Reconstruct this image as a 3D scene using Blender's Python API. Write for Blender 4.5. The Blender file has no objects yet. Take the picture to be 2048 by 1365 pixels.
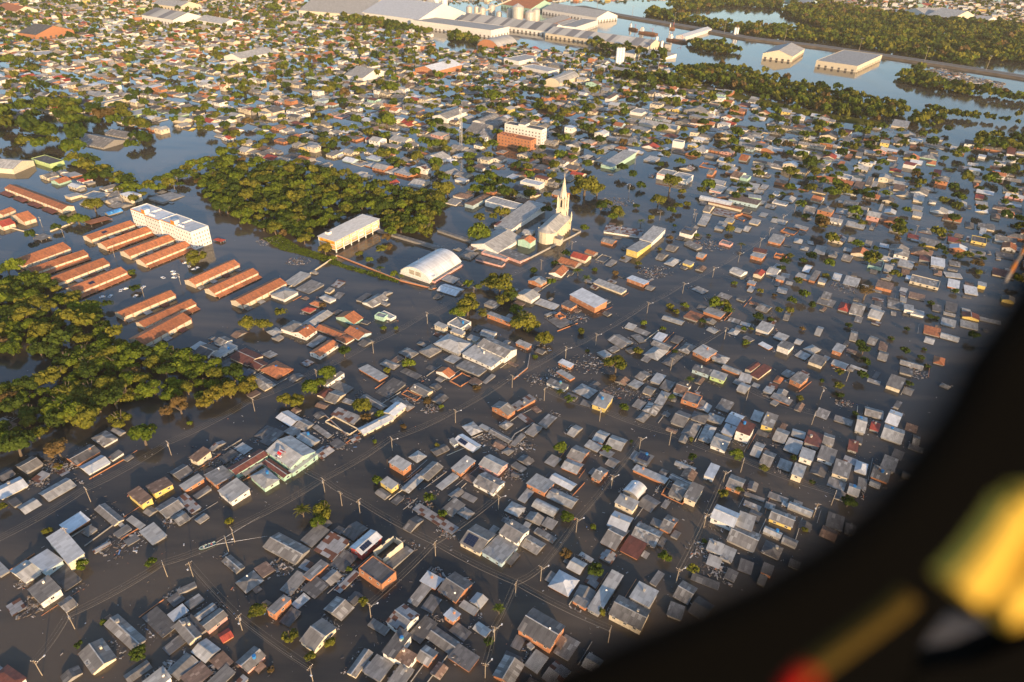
import bpy, bmesh, math, random
import numpy as np
from mathutils import Matrix, Vector
R = math.radians
scene = bpy.context.scene
col = scene.collection
# ---------------------------------------------------------------- camera (in a helicopter, 196 m above the flood)
CAM_ROT = [[0.9994068, -0.0344382, 0.0], [0.0184659, 0.5358857, -0.8440886], [0.0290689, 0.8435879, 0.5362037]]
CAM_HEIGHT = 196.0
SUN_AZ, SUN_EL = -64.0, 12.0          # direction towards the sun: math angle in the ground plane, elevation
cam_d = bpy.data.cameras.new('camera'); cam = bpy.data.objects.new('camera', cam_d); col.objects.link(cam)
cam_d.lens = 24.0; cam_d.sensor_width = 36.0; cam_d.clip_start = 0.02; cam_d.clip_end = 20000
m = Matrix([r + [0] for r in CAM_ROT] + [[0, 0, 0, 1]]); m.translation = (0, 0, CAM_HEIGHT); cam.matrix_world = m
cam_d.dof.use_dof = True; cam_d.dof.focus_distance = 300.0; cam_d.dof.aperture_fstop = 2.4
scene.camera = cam
# ---------------------------------------------------------------- sky and sun
w = bpy.data.worlds.new('World'); scene.world = w; w.use_nodes = True
nt = w.node_tree; sky = nt.nodes.new('ShaderNodeTexSky'); sky.sky_type = 'NISHITA'; sky.sun_disc = False
sky.sun_elevation = R(SUN_EL); sky.sun_rotation = R(90 - SUN_AZ); sky.air_density = 1.0; sky.dust_density = 0.9; sky.ozone_density = 2.2
bg = nt.nodes['Background']; bg.inputs['Strength'].default_value = 0.15
nt.links.new(sky.outputs[0], bg.inputs[0])
sd = bpy.data.lights.new('sun', 'SUN'); sd.energy = 4.3; sd.angle = R(0.5); sd.color = (1.0, 0.66, 0.34)
sun = bpy.data.objects.new('sun', sd); col.objects.link(sun)
tosun = Vector((math.cos(R(SUN_AZ)) * math.cos(R(SUN_EL)), math.sin(R(SUN_AZ)) * math.cos(R(SUN_EL)), math.sin(R(SUN_EL))))
sun.rotation_euler = tosun.to_track_quat('Z', 'Y').to_euler()
scene.view_settings.view_transform = 'Standard'; scene.view_settings.look = 'None'
scene.view_settings.exposure = 0.86; scene.view_settings.gamma = 1.0
scene.cycles.max_bounces = 4; scene.cycles.diffuse_bounces = 2; scene.cycles.glossy_bounces = 2
scene.cycles.transmission_bounces = 2; scene.cycles.volume_bounces = 0
rnd = random.Random(11)
nprs = np.random.RandomState(7)

# ---------------------------------------------------------------- materials
MATS = {}
def new_mat(name):
    m = bpy.data.materials.new(name); m.use_nodes = True; MATS[name] = m
    return m, m.node_tree, m.node_tree.nodes['Principled BSDF']
def nd(t, kind, **kw):
    n = t.nodes.new(kind)
    for k, v in kw.items():
        if k.startswith('i_'): n.inputs[int(k[2:])].default_value = v
        else: setattr(n, k, v)
    return n
def vary(t, amount):
    """value around 1 that changes from mesh island to island and from object to object"""
    g = nd(t, 'ShaderNodeNewGeometry'); o = nd(t, 'ShaderNodeObjectInfo')
    a = nd(t, 'ShaderNodeMath', operation='ADD'); t.links.new(g.outputs['Random Per Island'], a.inputs[0]); t.links.new(o.outputs['Random'], a.inputs[1])
    f = nd(t, 'ShaderNodeMath', operation='FRACT'); t.links.new(a.outputs[0], f.inputs[0])
    r = nd(t, 'ShaderNodeMapRange'); r.inputs[3].default_value = 1 - amount; r.inputs[4].default_value = 1 + amount
    t.links.new(f.outputs[0], r.inputs[0]); return r.outputs[0]
def mul(t, c, v):
    n = nd(t, 'ShaderNodeVectorMath', operation='SCALE'); t.links.new(c, n.inputs[0])
    if hasattr(v, 'node'): t.links.new(v, n.inputs[3])
    else: n.inputs[3].default_value = v
    return n.outputs[0]
def plain(name, c, rough=0.7, metal=0.0, var=0.0, noise=0.0, scale=1.0):
    m, t, b = new_mat(name)
    b.inputs['Roughness'].default_value = rough; b.inputs['Metallic'].default_value = metal
    rgb = nd(t, 'ShaderNodeRGB'); rgb.outputs[0].default_value = (*c, 1); o = rgb.outputs[0]
    if var: o = mul(t, o, vary(t, var))
    if noise:
        tc = nd(t, 'ShaderNodeTexCoord'); n = nd(t, 'ShaderNodeTexNoise'); n.inputs['Scale'].default_value = scale; n.inputs['Detail'].default_value = 4
        t.links.new(tc.outputs['Object'], n.inputs['Vector'])
        r = nd(t, 'ShaderNodeMapRange'); r.inputs[1].default_value = .3; r.inputs[2].default_value = .7; r.inputs[3].default_value = 1 - noise; r.inputs[4].default_value = 1 + noise * .6
        t.links.new(n.outputs[0], r.inputs[0]); o = mul(t, o, r.outputs[0])
    t.links.new(o, b.inputs['Base Color']); return m
def roof_mat(name, c, c2, rough=0.75, sheet=(1.1, 2.4), contrast=0.22, patch=0.91, stain=0.38, metal=0.0, edge=0.0):
    """sheets laid in rows (UV in metres), each a little different, with patches of a second colour and weather stains"""
    m, t, b = new_mat(name); b.inputs['Roughness'].default_value = rough; b.inputs['Metallic'].default_value = metal
    uv = nd(t, 'ShaderNodeUVMap'); s = nd(t, 'ShaderNodeVectorMath', operation='DIVIDE'); s.inputs[1].default_value = (sheet[0], sheet[1], 1)
    t.links.new(uv.outputs[0], s.inputs[0]); f = nd(t, 'ShaderNodeVectorMath', operation='FLOOR'); t.links.new(s.outputs[0], f.inputs[0])
    o = nd(t, 'ShaderNodeObjectInfo'); ad = nd(t, 'ShaderNodeVectorMath', operation='ADD'); t.links.new(f.outputs[0], ad.inputs[0])
    k = nd(t, 'ShaderNodeMath', operation='MULTIPLY'); k.inputs[1].default_value = 913.0; t.links.new(o.outputs['Random'], k.inputs[0]); t.links.new(k.outputs[0], ad.inputs[1])
    wn = nd(t, 'ShaderNodeTexWhiteNoise'); wn.noise_dimensions = '3D'; t.links.new(ad.outputs[0], wn.inputs['Vector'])
    rg = nd(t, 'ShaderNodeMapRange'); rg.inputs[3].default_value = 1 - contrast; rg.inputs[4].default_value = 1 + contrast; t.links.new(wn.outputs['Value'], rg.inputs[0])
    gt = nd(t, 'ShaderNodeMath', operation='GREATER_THAN'); gt.inputs[1].default_value = patch; t.links.new(wn.outputs['Value'], gt.inputs[0])
    mx = nd(t, 'ShaderNodeMix', data_type='RGBA'); mx.inputs[6].default_value = (*c, 1); mx.inputs[7].default_value = (*c2, 1); t.links.new(gt.outputs[0], mx.inputs[0])
    out = mul(t, mx.outputs[2], rg.outputs[0])
    out = mul(t, out, vary(t, .22))
    n = nd(t, 'ShaderNodeTexNoise'); n.inputs['Scale'].default_value = .45; n.inputs['Detail'].default_value = 6; n.inputs['Roughness'].default_value = .65
    st = nd(t, 'ShaderNodeVectorMath', operation='MULTIPLY'); st.inputs[1].default_value = (1.6, .45, 1); t.links.new(uv.outputs[0], st.inputs[0])
    a2 = nd(t, 'ShaderNodeVectorMath', operation='ADD'); t.links.new(st.outputs[0], a2.inputs[0]); t.links.new(k.outputs[0], a2.inputs[1]); t.links.new(a2.outputs[0], n.inputs['Vector'])
    r2 = nd(t, 'ShaderNodeMapRange'); r2.inputs[1].default_value = .3; r2.inputs[2].default_value = .72; r2.inputs[3].default_value = 1 - stain; r2.inputs[4].default_value = 1.12; t.links.new(n.outputs[0], r2.inputs[0])
    out = mul(t, out, r2.outputs[0]); t.links.new(out, b.inputs['Base Color'])
    # corrugation
    sx = nd(t, 'ShaderNodeSeparateXYZ'); t.links.new(uv.outputs[0], sx.inputs[0]); mm = nd(t, 'ShaderNodeMath', operation='MULTIPLY'); mm.inputs[1].default_value = 6.283 / .55; t.links.new(sx.outputs[0], mm.inputs[0])
    sn = nd(t, 'ShaderNodeMath', operation='SINE'); t.links.new(mm.outputs[0], sn.inputs[0])
    bp = nd(t, 'ShaderNodeBump'); bp.inputs['Strength'].default_value = .25; bp.inputs['Distance'].default_value = .05; t.links.new(sn.outputs[0], bp.inputs['Height']); t.links.new(bp.outputs[0], b.inputs['Normal'])
    return m
roof_mat('roof_G', (.25, .235, .22), (.36, .35, .33))
roof_mat('roof_L', (.40, .395, .38), (.27, .26, .25), patch=.95, stain=.22)
roof_mat('roof_W', (.60, .62, .64), (.45, .46, .47), rough=.5, patch=.97, stain=.15, contrast=.12)
roof_mat('roof_D', (.125, .12, .12), (.20, .19, .18), patch=.94)
roof_mat('roof_T', (.52, .19, .08), (.33, .13, .07), sheet=(.7, 1.0), contrast=.18, stain=.38, patch=.86)
roof_mat('roof_R', (.42, .07, .045), (.30, .07, .05), sheet=(.8, 1.2), contrast=.1, patch=.95)
roof_mat('roof_B', (.24, .15, .105), (.32, .22, .16), sheet=(.8, 1.2))
roof_mat('roof_M', (.21, .07, .05), (.15, .06, .045), sheet=(1, 2))
roof_mat('roof_P', (.33, .33, .34), (.13, .055, .035), sheet=(1.9, 1.5), patch=.66, contrast=.2, stain=.45)
roof_mat('roof_U', (.05, .25, .60), (.1, .35, .65), stain=.1)
roof_mat('roof_S', (.46, .45, .42), (.16, .16, .17), sheet=(9, 400), patch=.55, stain=.1)
roof_mat('ridge', (.46, .45, .43), (.3, .3, .3), stain=.3)
roof_mat('slab', (.23, .225, .215), (.3, .29, .28), sheet=(30, 30), stain=.45)
for k, c in dict(o=(.46, .20, .10), w=(.76, .74, .70), c=(.66, .58, .44), y=(.70, .54, .17), p=(.64, .36, .32), g=(.42, .56, .24), t=(.36, .56, .46), b=(.40, .54, .60), n=(.27, .26, .25), r=(.5, .06, .05)).items():
    plain('wall_' + k, c, .85, var=.10, noise=.22, scale=1.3)
plain('glass', (.03, .035, .04), .12)
plain('frame_white', (.7, .69, .66), .6)
plain('frame_dark', (.05, .045, .04), .6)
plain('solar', (.02, .03, .065), .25)
plain('solar_line', (.35, .38, .42), .4)
plain('concrete', (.36, .34, .31), .9, noise=.25, scale=.8)
plain('pole_concrete', (.30, .25, .19), .85)
plain('wood_old', (.20, .14, .09), .9, var=.3)
plain('steel', (.45, .45, .46), .45, .3)
plain('wire', (.20, .18, .155), .8)
plain('blue_plastic', (.03, .20, .50), .4)
plain('red_plastic', (.60, .03, .03), .5)
plain('white_plastic', (.75, .75, .75), .5)
plain('teal_metal', (.10, .24, .25), .5)
plain('skin', (.42, .25, .17), .6); plain('cloth_white', (.65, .63, .62), .9); plain('cloth_red', (.40, .05, .06), .9); plain('cloth_dark', (.03, .04, .06), .9); plain('hair', (.03, .02, .015), .8)
plain('orange_paint', (.72, .25, .03), .6, noise=.15, scale=.6)
plain('school_yellow', (.80, .42, .07), .7, noise=.12, scale=.5)
plain('asphalt', (.17, .16, .155), .9, noise=.15, scale=.2)
plain('paint_line', (.6, .6, .55), .8)
plain('silo_metal', (.50, .48, .44), .45, .15, noise=.12, scale=.3)
plain('rust_hull', (.20, .09, .05), .8, noise=.4, scale=.4)
plain('soil', (.13, .10, .07), .95, noise=.3, scale=.1)
for i, c in enumerate([(.20, .15, .11), (.34, .30, .27), (.55, .54, .53), (.10, .09, .09), (.42, .16, .08), (.10, .18, .35), (.26, .25, .24)]): plain('junk_%d' % i, c, .8, var=.35)

def leaf_mat(name, c, c2):
    m, t, b = new_mat(name)
    g = nd(t, 'ShaderNodeNewGeometry'); o = nd(t, 'ShaderNodeObjectInfo')
    n = nd(t, 'ShaderNodeTexNoise'); n.inputs['Scale'].default_value = .22; n.inputs['Detail'].default_value = 2; t.links.new(g.outputs['Position'], n.inputs['Vector'])
    a = nd(t, 'ShaderNodeMath', operation='MULTIPLY_ADD'); t.links.new(g.outputs['Random Per Island'], a.inputs[0]); a.inputs[1].default_value = .6; 
    b2 = nd(t, 'ShaderNodeMath', operation='MULTIPLY_ADD'); t.links.new(o.outputs['Random'], b2.inputs[0]); b2.inputs[1].default_value = .45; b2.inputs[2].default_value = -.42; t.links.new(b2.outputs[0], a.inputs[2])
    ad = nd(t, 'ShaderNodeMath', operation='ADD'); t.links.new(a.outputs[0], ad.inputs[0]); t.links.new(n.outputs[0], ad.inputs[1])
    mx = nd(t, 'ShaderNodeMix', data_type='RGBA'); mx.inputs[6].default_value = (*c, 1); mx.inputs[7].default_value = (*c2, 1); t.links.new(ad.outputs[0], mx.inputs[0])
    out = t.nodes['Material Output']; df = nd(t, 'ShaderNodeBsdfDiffuse'); tr = nd(t, 'ShaderNodeBsdfTranslucent'); ms = nd(t, 'ShaderNodeMixShader'); ms.inputs[0].default_value = .15
    t.links.new(mx.outputs[2], df.inputs[0]); t.links.new(mx.outputs[2], tr.inputs[0]); t.links.new(df.outputs[0], ms.inputs[1]); t.links.new(tr.outputs[0], ms.inputs[2]); t.links.new(ms.outputs[0], out.inputs[0])
    return m
leaf_mat('leaf_g', (.026, .056, .010), (.16, .20, .024))
leaf_mat('leaf_o', (.036, .058, .012), (.20, .19, .03))
leaf_mat('leaf_d', (.018, .040, .010), (.07, .10, .02))
leaf_mat('leaf_b', (.07, .05, .02), (.18, .12, .05))
leaf_mat('leaf_p', (.06, .085, .015), (.16, .14, .03))
leaf_mat('leaf_y', (.10, .11, .018), (.24, .19, .035))
leaf_mat('grass', (.05, .065, .015), (.13, .12, .03))
plain('bark', (.13, .10, .075), .95)

def water_mat():
    m, t, b = new_mat('flood_water')
    b.inputs['IOR'].default_value = 1.38
    g = nd(t, 'ShaderNodeNewGeometry')
    def noise(sc, det, v=None, rot=None):
        n = nd(t, 'ShaderNodeTexNoise'); n.inputs['Scale'].default_value = sc; n.inputs['Detail'].default_value = det
        if v:
            mp = nd(t, 'ShaderNodeMapping'); mp.inputs['Rotation'].default_value = (0, 0, R(31.5)); mp.inputs['Scale'].default_value = v; t.links.new(g.outputs['Position'], mp.inputs[0]); t.links.new(mp.outputs[0], n.inputs['Vector'])
        else: t.links.new(g.outputs['Position'], n.inputs['Vector'])
        return n.outputs[0]
    def rng(v, a, b_, c, d):
        r = nd(t, 'ShaderNodeMapRange'); t.links.new(v, r.inputs[0])
        for i, q in enumerate((a, b_, c, d)): r.inputs[i + 1].default_value = q
        return r.outputs[0]
    fine = noise(.62, 3); patch = noise(.022, 4, (1, .35, 1)); silt = noise(.05, 5, (.25, 1.3, 1)); big = noise(.006, 3)
    p = nd(t, 'ShaderNodeMath', operation='MULTIPLY'); t.links.new(fine, p.inputs[0]); t.links.new(rng(patch, .42, .62, .15, 1.3), p.inputs[1])
    bp = nd(t, 'ShaderNodeBump'); bp.inputs['Strength'].default_value = .085; bp.inputs['Distance'].default_value = .5
    t.links.new(p.outputs[0], bp.inputs['Height']); t.links.new(bp.outputs[0], b.inputs['Normal'])
    t.links.new(rng(patch, .4, .65, .03, .11), b.inputs['Roughness'])
    ad = nd(t, 'ShaderNodeMath', operation='ADD'); t.links.new(silt, ad.inputs[0]); t.links.new(big, ad.inputs[1])
    cr = nd(t, 'ShaderNodeMix', data_type='RGBA'); cr.inputs[6].default_value = (.034, .034, .034, 1); cr.inputs[7].default_value = (.095, .076, .058, 1)
    t.links.new(rng(ad.outputs[0], .85, 1.15, 0, 1), cr.inputs[0]); t.links.new(cr.outputs[2], b.inputs['Base Color'])
    return m
water_mat()

# ---------------------------------------------------------------- mesh helpers
class MB:
    def __init__(s): s.v = []; s.f = []; s.m = []; s.uv = []; s.M = None
    def face(s, pts, mat, uvs=None):
        n = len(s.v)
        if s.M is not None: pts = [s.M @ Vector(p) for p in pts]
        s.v.extend([tuple(p) for p in pts]); s.f.append(list(range(n, n + len(pts)))); s.m.append(mat); s.uv.append(uvs)
    def mesh(s, verts, faces, mat, uvs=None):
        n = len(s.v)
        if s.M is not None: verts = [s.M @ Vector(p) for p in verts]
        s.v.extend([tuple(p) for p in verts])
        for i, f in enumerate(faces):
            s.f.append([n + k for k in f]); s.m.append(mat if isinstance(mat, str) else mat[i]); s.uv.append(uvs[i] if uvs else None)
    def box(s, x0, x1, y0, y1, z0, z1, mat, top=None):
        v = [(x0, y0, z0), (x1, y0, z0), (x1, y1, z0), (x0, y1, z0), (x0, y0, z1), (x1, y0, z1), (x1, y1, z1), (x0, y1, z1)]
        f = [(0, 3, 2, 1), (4, 5, 6, 7), (0, 1, 5, 4), (1, 2, 6, 5), (2, 3, 7, 6), (3, 0, 4, 7)]
        uv = [[(v[i][0], v[i][1]) for i in q] for q in f[:2]] + [[(v[i][0] + v[i][1], v[i][2]) for i in q] for q in f[2:]]
        s.mesh(v, f, [mat, top or mat] + [mat] * 4, uv)
    def tube(s, pts, r, mat, n=6, r2=None, caps=True):
        pts = [Vector(p) for p in pts]; rings = []; N = len(pts)
        verts = []
        for i, p in enumerate(pts):
            d = (pts[min(i + 1, N - 1)] - pts[max(i - 1, 0)]).normalized()
            a = d.cross(Vector((0, 0, 1)) if abs(d.z) < .9 else Vector((1, 0, 0))).normalized(); b = d.cross(a)
            rr = r + ((r2 if r2 is not None else r) - r) * i / max(N - 1, 1)
            for k in range(n):
                q = 2 * math.pi * k / n; verts.append(p + (a * math.cos(q) + b * math.sin(q)) * rr)
        faces = [(i * n + k, i * n + (k + 1) % n, (i + 1) * n + (k + 1) % n, (i + 1) * n + k) for i in range(N - 1) for k in range(n)]
        if caps: faces += [tuple(range(n))[::-1], tuple(range((N - 1) * n, N * n))]
        s.mesh(verts, faces, mat)
    def build(s, name, parent=None, smooth=False, data=None):
        me = bpy.data.meshes.new(name); me.from_pydata(s.v, [], s.f)
        names = sorted(set(s.m)); idx = {k: i for i, k in enumerate(names)}
        for k in names: me.materials.append(MATS[k])
        me.polygons.foreach_set('material_index', [idx[k] for k in s.m])
        if any(u is not None for u in s.uv):
            l = me.uv_layers.new(name='UVMap'); buf = []
            for f, u in zip(s.f, s.uv):
                for k in range(len(f)): buf.extend(u[k] if u is not None else (0, 0))
            l.data.foreach_set('uv', buf)
        if smooth: me.polygons.foreach_set('use_smooth', [True] * len(me.polygons))
        me.update()
        o = bpy.data.objects.new(name, me); col.objects.link(o)
        if parent is not None: o.parent = parent
        return o
def root(name, loc=(0, 0, 0), rz=0.0, scale=1.0):
    o = bpy.data.objects.new(name, None); col.objects.link(o); o.location = loc; o.rotation_euler = (0, 0, rz); o.scale = (scale,) * 3
    o.empty_display_size = .5
    return o
def tag(o, label=None, cat=None, group=None, kind=None):
    if label: o['label'] = label
    if cat: o['category'] = cat
    if group: o['group'] = group
    if kind: o['kind'] = kind
    return o

# ---------------------------------------------------------------- DATA: everything the town holds, in metres
HOUSES = [ # x, y, width, depth, angle, roof shape, roof colour, wall colour, eave height, extras, kind, label
(12.5,134.5,12.2,9.7,-32.1,'ga','D','o',3.08,'','house',1,11),
(-90.0,212.4,16.3,12.8,-35.9,'ga','L','t',3.36,'tent','house',0,5),
(-152.7,159.3,17.8,5.7,-38.2,'m','W','c',4.2,'','house',0,4),
(41.5,141.5,11.4,8.9,-30.0,'ga','G','c',2.8,'','house',1,31),
(-43.3,154.0,11.2,6.7,-35.2,'p','D','o',3.92,'','house',0,7),
(-77.7,164.3,15.4,7.9,-27.5,'ga','G','n',1.12,'','house',1,8),
(-7.6,296.5,18.6,10.8,-36.3,'ga','G','w',3.64,'','house',0,15),
(34.5,149.7,4.5,18.4,-32.5,'m','L','n',1.68,'','house',1,11),
(-14.6,289.9,19.4,10.6,-35.6,'m','L','w',2.24,'','house',1,15),
(-9.9,170.9,9.1,10.7,-30.8,'ga','G','c',1.96,'solar','house',0,7),
(-1.7,166.4,9.2,10.5,-34.0,'m','L','b',1.68,'','house',0,7),
(-122.2,121.1,10.1,7.2,-39.0,'ga','G','c',1.12,'','house',2,6),
(-150.3,142.4,9.2,6.8,-34.6,'m','G','w',2.8,'green','house',1,4),
(-31.9,136.4,7.0,8.4,-34.9,'ga','P','w',2.8,'','house',0,7),
(-57.5,130.2,6.5,9.8,-31.3,'ga','G','c',2.1,'','house',1,8),
(43.9,352.4,20.6,10.9,-47.4,'m','W','o',3.64,'','house',0,16),
(-32.2,126.9,4.8,9.2,-28.8,'m','D','w',3.5,'tank','house',0,7),
(47.1,148.3,7.2,8.4,-32.4,'m','L','n',3.08,'','house',1,31),
(-30.7,301.4,16.9,12.7,-33.2,'ha','L','n',1.68,'','house',0,15),
(-118.1,129.5,15.9,4.8,-32.8,'ga','G','n',0.84,'','house',2,6),
(92.5,621.9,12.9,47.1,-33.2,'m','L','t',3.08,'','house',0,19),
(3.3,173.9,8.4,8.5,-34.8,'ga','G','w',3.08,'','house',1,33),
(-16.3,150.2,8.2,9.5,-34.2,'ga','D','o',1.4,'','house',1,7),
(-105.5,206.0,5.9,15.2,-36.7,'gb','M','t',2.8,'','house',0,5),
(88.6,176.5,10.3,9.9,-32.1,'ga','G','n',1.12,'','house',2,31),
(-156.6,153.9,9.6,6.3,-28.7,'m','W','b',2.8,'','house',0,4),
(-49.6,166.5,6.0,10.4,-34.5,'gb','W','r',3.08,'solar','house',0,7),
(83.5,185.4,9.2,8.3,-31.3,'ga','W','w',2.8,'','house',0,26),
(-105.5,190.0,9.4,8.5,-37.7,'m','L','w',2.52,'','house',1,5),
(2.4,120.9,6.9,7.9,-27.7,'gb','G','o',1.4,'','house',1,11),
(-41.4,164.6,5.1,9.5,-37.3,'r','N','c',3.36,'','house',0,7),
(52.5,176.2,9.6,8.4,-29.9,'ga','G','n',1.4,'','house',1,31),
(-61.9,166.0,9.1,9.3,-28.3,'m','P','c',0.7,'','house',1,8),
(96.8,449.5,9.8,25.6,-31.4,'m','L','w',3.64,'','house',1,34),
(-7.2,199.8,10.4,8.2,-33.3,'ga','G','w',1.82,'','house',1,9),
(77.6,459.2,27.3,11.9,-16.0,'m','P','w',1.4,'','house',0,34),
(-143.5,113.2,9.1,4.3,-25.5,'hb','M','w',1.68,'','house',0,6),
(-96.1,197.6,10.4,7.0,-39.6,'hb','L','t',2.24,'','house',0,5),
(-109.1,133.6,12.0,5.2,-35.1,'m','D','n',0.56,'','house',1,6),
(104.4,235.8,6.5,8.9,-31.8,'m','M','w',5.04,'','house',0,12),
(-98.6,130.2,9.7,4.5,-38.4,'ga','G','c',1.68,'','house',0,6),
(-5.9,210.2,9.7,7.9,-33.2,'ga','L','p',2.24,'','house',0,9),
(-114.3,198.2,8.8,8.1,-37.3,'m','G','o',2.1,'','house',0,5),
(-11.5,124.7,8.4,5.7,-32.6,'m','D','o',1.12,'','house',1,11),
(-101.0,113.6,5.5,7.3,-39.5,'m','L','w',1.4,'','house',1,6),
(40.6,175.0,6.4,11.7,-34.2,'ga','G','o',0.84,'','house',1,33),
(-148.6,149.6,12.5,5.5,-34.1,'m','D','n',0.42,'','house',1,4),
(-36.9,120.3,6.5,7.0,-27.2,'m','G','n',1.12,'','house',0,7),
(20.6,153.7,8.0,8.2,-31.5,'ha','W','o',0.7,'','house',0,11),
(13.4,200.1,9.0,7.9,-33.8,'m','L','o',1.96,'','house',1,9),
(-133.4,283.6,13.1,10.5,-30.2,'ga','M','c',1.12,'','house',0,17),
(84.4,428.8,8.6,23.2,-33.5,'m','L','y',3.08,'','house',0,34),
(-139.4,185.1,10.0,4.7,-35.4,'m','B','y',3.08,'','house',1,4),
(-115.2,273.9,12.9,10.3,-33.2,'ha','T','o',0.84,'','house',0,17),
(-174.6,208.6,8.3,10.3,-31.8,'gb','D','o',1.12,'','house',1,4),
(-26.6,181.1,20.1,3.9,-35.8,'m','P','n',0.42,'','house',1,10),
(-192.1,189.1,8.3,9.6,-36.9,'gb','W','c',0.7,'','house',2,4),
(43.2,181.9,7.7,8.5,-27.5,'ga','W','n',1.4,'','house',1,33),
(-162.2,150.6,9.6,5.6,-29.1,'gb','L','w',1.12,'','house',0,4),
(-75.8,121.6,5.7,6.8,-33.4,'gb','G','p',1.4,'','house',2,6),
(-18.5,130.6,10.0,5.2,-34.2,'ga','G','n',0.56,'','house',1,11),
(-174.0,189.2,7.6,10.6,-32.3,'gb','L','n',0.56,'','house',1,4),
(-91.8,134.1,4.8,7.3,-35.6,'gb','G','p',2.1,'','house',1,6),
(73.8,196.8,5.0,9.5,-32.7,'m','G','c',3.08,'','house',0,26),
(139.5,214.5,6.5,10.0,-30.1,'m','G','c',2.24,'','house',1,12),
(-58.9,234.3,5.1,16.3,-45.5,'gb','W','c',1.4,'','house',0,10),
(105.8,186.4,8.9,6.6,-29.6,'ga','G','y',1.68,'','house',0,26),
(-96.3,292.0,7.3,14.1,-28.6,'gb','T','w',2.24,'','house',1,17),
(172.9,240.3,8.5,11.7,-32.9,'ga','L','n',0.84,'','house',2,12),
(-268.1,495.8,16.1,20.3,-27.2,'m','L','n',0.28,'','house',0,3),
(-29.0,123.2,5.7,4.4,-28.6,'m','B','w',2.8,'','shed',0,7),
(46.6,190.7,8.0,5.8,-32.9,'m','L','c',2.8,'','house',0,33),
(-134.9,191.3,6.5,7.8,-38.2,'m','B','y',2.38,'','house',2,4),
(46.7,170.1,7.3,8.2,-33.6,'m','M','o',0.84,'','house',1,31),
(-93.4,203.6,14.1,3.7,-35.9,'ga','M','t',2.1,'','house',0,5),
(90.9,183.4,6.2,7.9,-27.5,'m','L','n',2.1,'','house',0,26),
(-29.7,118.0,5.0,7.0,-28.0,'m','G','n',1.12,'','shed',0,11),
(-53.6,140.7,8.0,6.1,-31.3,'gb','G','n',0.7,'','house',2,8),
(43.4,255.3,6.9,10.6,-27.9,'m','L','y',2.52,'','house',0,14),
(21.8,193.6,11.6,5.9,-30.5,'ga','L','n',0.84,'','house',1,33),
(-83.2,115.2,4.6,8.5,-32.9,'m','G','n',0.56,'','house',3,6),
(-30.4,507.7,8.3,26.1,-29.6,'ha','B','b',3.08,'','house',0,21),
(-72.6,139.8,3.5,7.3,-28.9,'m','G','o',2.8,'','shed',1,8),
(-25.2,133.9,5.2,8.5,-34.3,'m','D','n',0.7,'','house',1,11),
(50.8,198.3,7.0,7.4,-37.4,'v','W','n',2.1,'','house',0,33),
(-44.0,207.9,8.5,5.2,-35.3,'m','L','o',3.08,'','house',1,10),
(92.7,229.6,6.9,9.9,-29.6,'ga','L','w',1.82,'','house',1,12),
(-127.2,181.8,8.6,7.5,-35.9,'gb','G','n',0.56,'','house',1,4),
(-127.5,168.9,9.7,5.6,-37.7,'m','L','n',0.84,'','house',1,4),
(-19.7,281.0,14.3,7.9,-32.7,'m','G','n',0.7,'','house',1,15),
(-133.8,349.0,11.3,11.4,-28.6,'hb','L','w',1.96,'','house',0,17),
(136.8,223.6,6.6,9.4,-31.0,'m','G','w',1.96,'','house',1,12),
(135.0,234.2,6.6,11.2,-30.3,'m','M','n',1.4,'','house',0,12),
(-147.8,177.4,13.7,4.2,-34.1,'ga','G','c',0.7,'','house',1,4),
(-90.7,124.3,6.9,5.6,-30.9,'ga','L','n',0.7,'','house',1,6),
(58.7,208.5,14.4,4.4,-32.7,'m','L','o',1.12,'','house',1,33),
(-166.9,203.2,7.5,9.0,-33.7,'gb','W','w',0.84,'','house',1,4),
(-108.1,323.6,7.5,17.6,-26.7,'gb','L','n',0.84,'','house',1,17),
(68.9,199.9,5.7,10.1,-31.0,'ga','G','n',1.4,'','house',1,26),
(-18.2,209.3,5.5,9.6,-36.8,'m','L','o',1.96,'','house',1,9),
(101.3,301.0,9.1,9.8,-46.6,'m','L','o',2.38,'','house',1,13),
(20.5,129.7,5.4,8.1,-31.7,'m','G','n',0.28,'','house',1,11),
(-158.1,172.9,7.0,7.9,-33.7,'m','W','o',0.7,'','house',0,4),
(142.2,576.4,13.8,15.6,-33.2,'p','L','w',4.9,'','house',1,19),
(-57.1,262.2,8.4,12.8,-32.7,'m','D','n',0.14,'','house',1,17),
(-2.8,247.1,10.0,6.0,-38.4,'gb','G','o',2.52,'','house',1,9),
(62.0,151.6,5.6,8.3,-35.6,'ga','G','n',0.7,'','house',1,31),
(-86.0,149.9,6.5,7.0,-38.8,'ha','G','n',0.7,'','house',1,6),
(-74.1,233.6,15.0,5.1,-32.8,'r','N','c',0.84,'','house',1,5),
(-82.9,310.5,12.1,9.5,-38.1,'ga','T','b',0.98,'','house',0,35),
(-110.7,307.9,10.2,9.1,-26.5,'gb','T','w',2.1,'','house',2,17),
(29.8,219.2,6.9,9.0,-30.1,'ga','G','o',1.4,'','house',0,14),
(92.7,204.5,6.1,8.5,-30.7,'ga','G','o',1.68,'','house',1,26),
(-69.3,170.7,5.9,9.0,-31.3,'m','G','n',0.56,'','house',1,8),
(-73.4,239.4,13.1,5.6,-26.9,'m','P','n',1.12,'','house',0,10),
(118.1,244.3,5.3,10.0,-31.1,'m','G','y',2.8,'','house',0,12),
(59.0,373.3,20.9,6.5,-38.5,'m','L','c',1.4,'','house',1,16),
(-192.5,201.7,8.4,6.8,-30.2,'gb','G','n',1.12,'','house',1,4),
(-118.1,312.1,8.7,10.1,-24.8,'ha','G','w',2.38,'','house',1,17),
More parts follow.
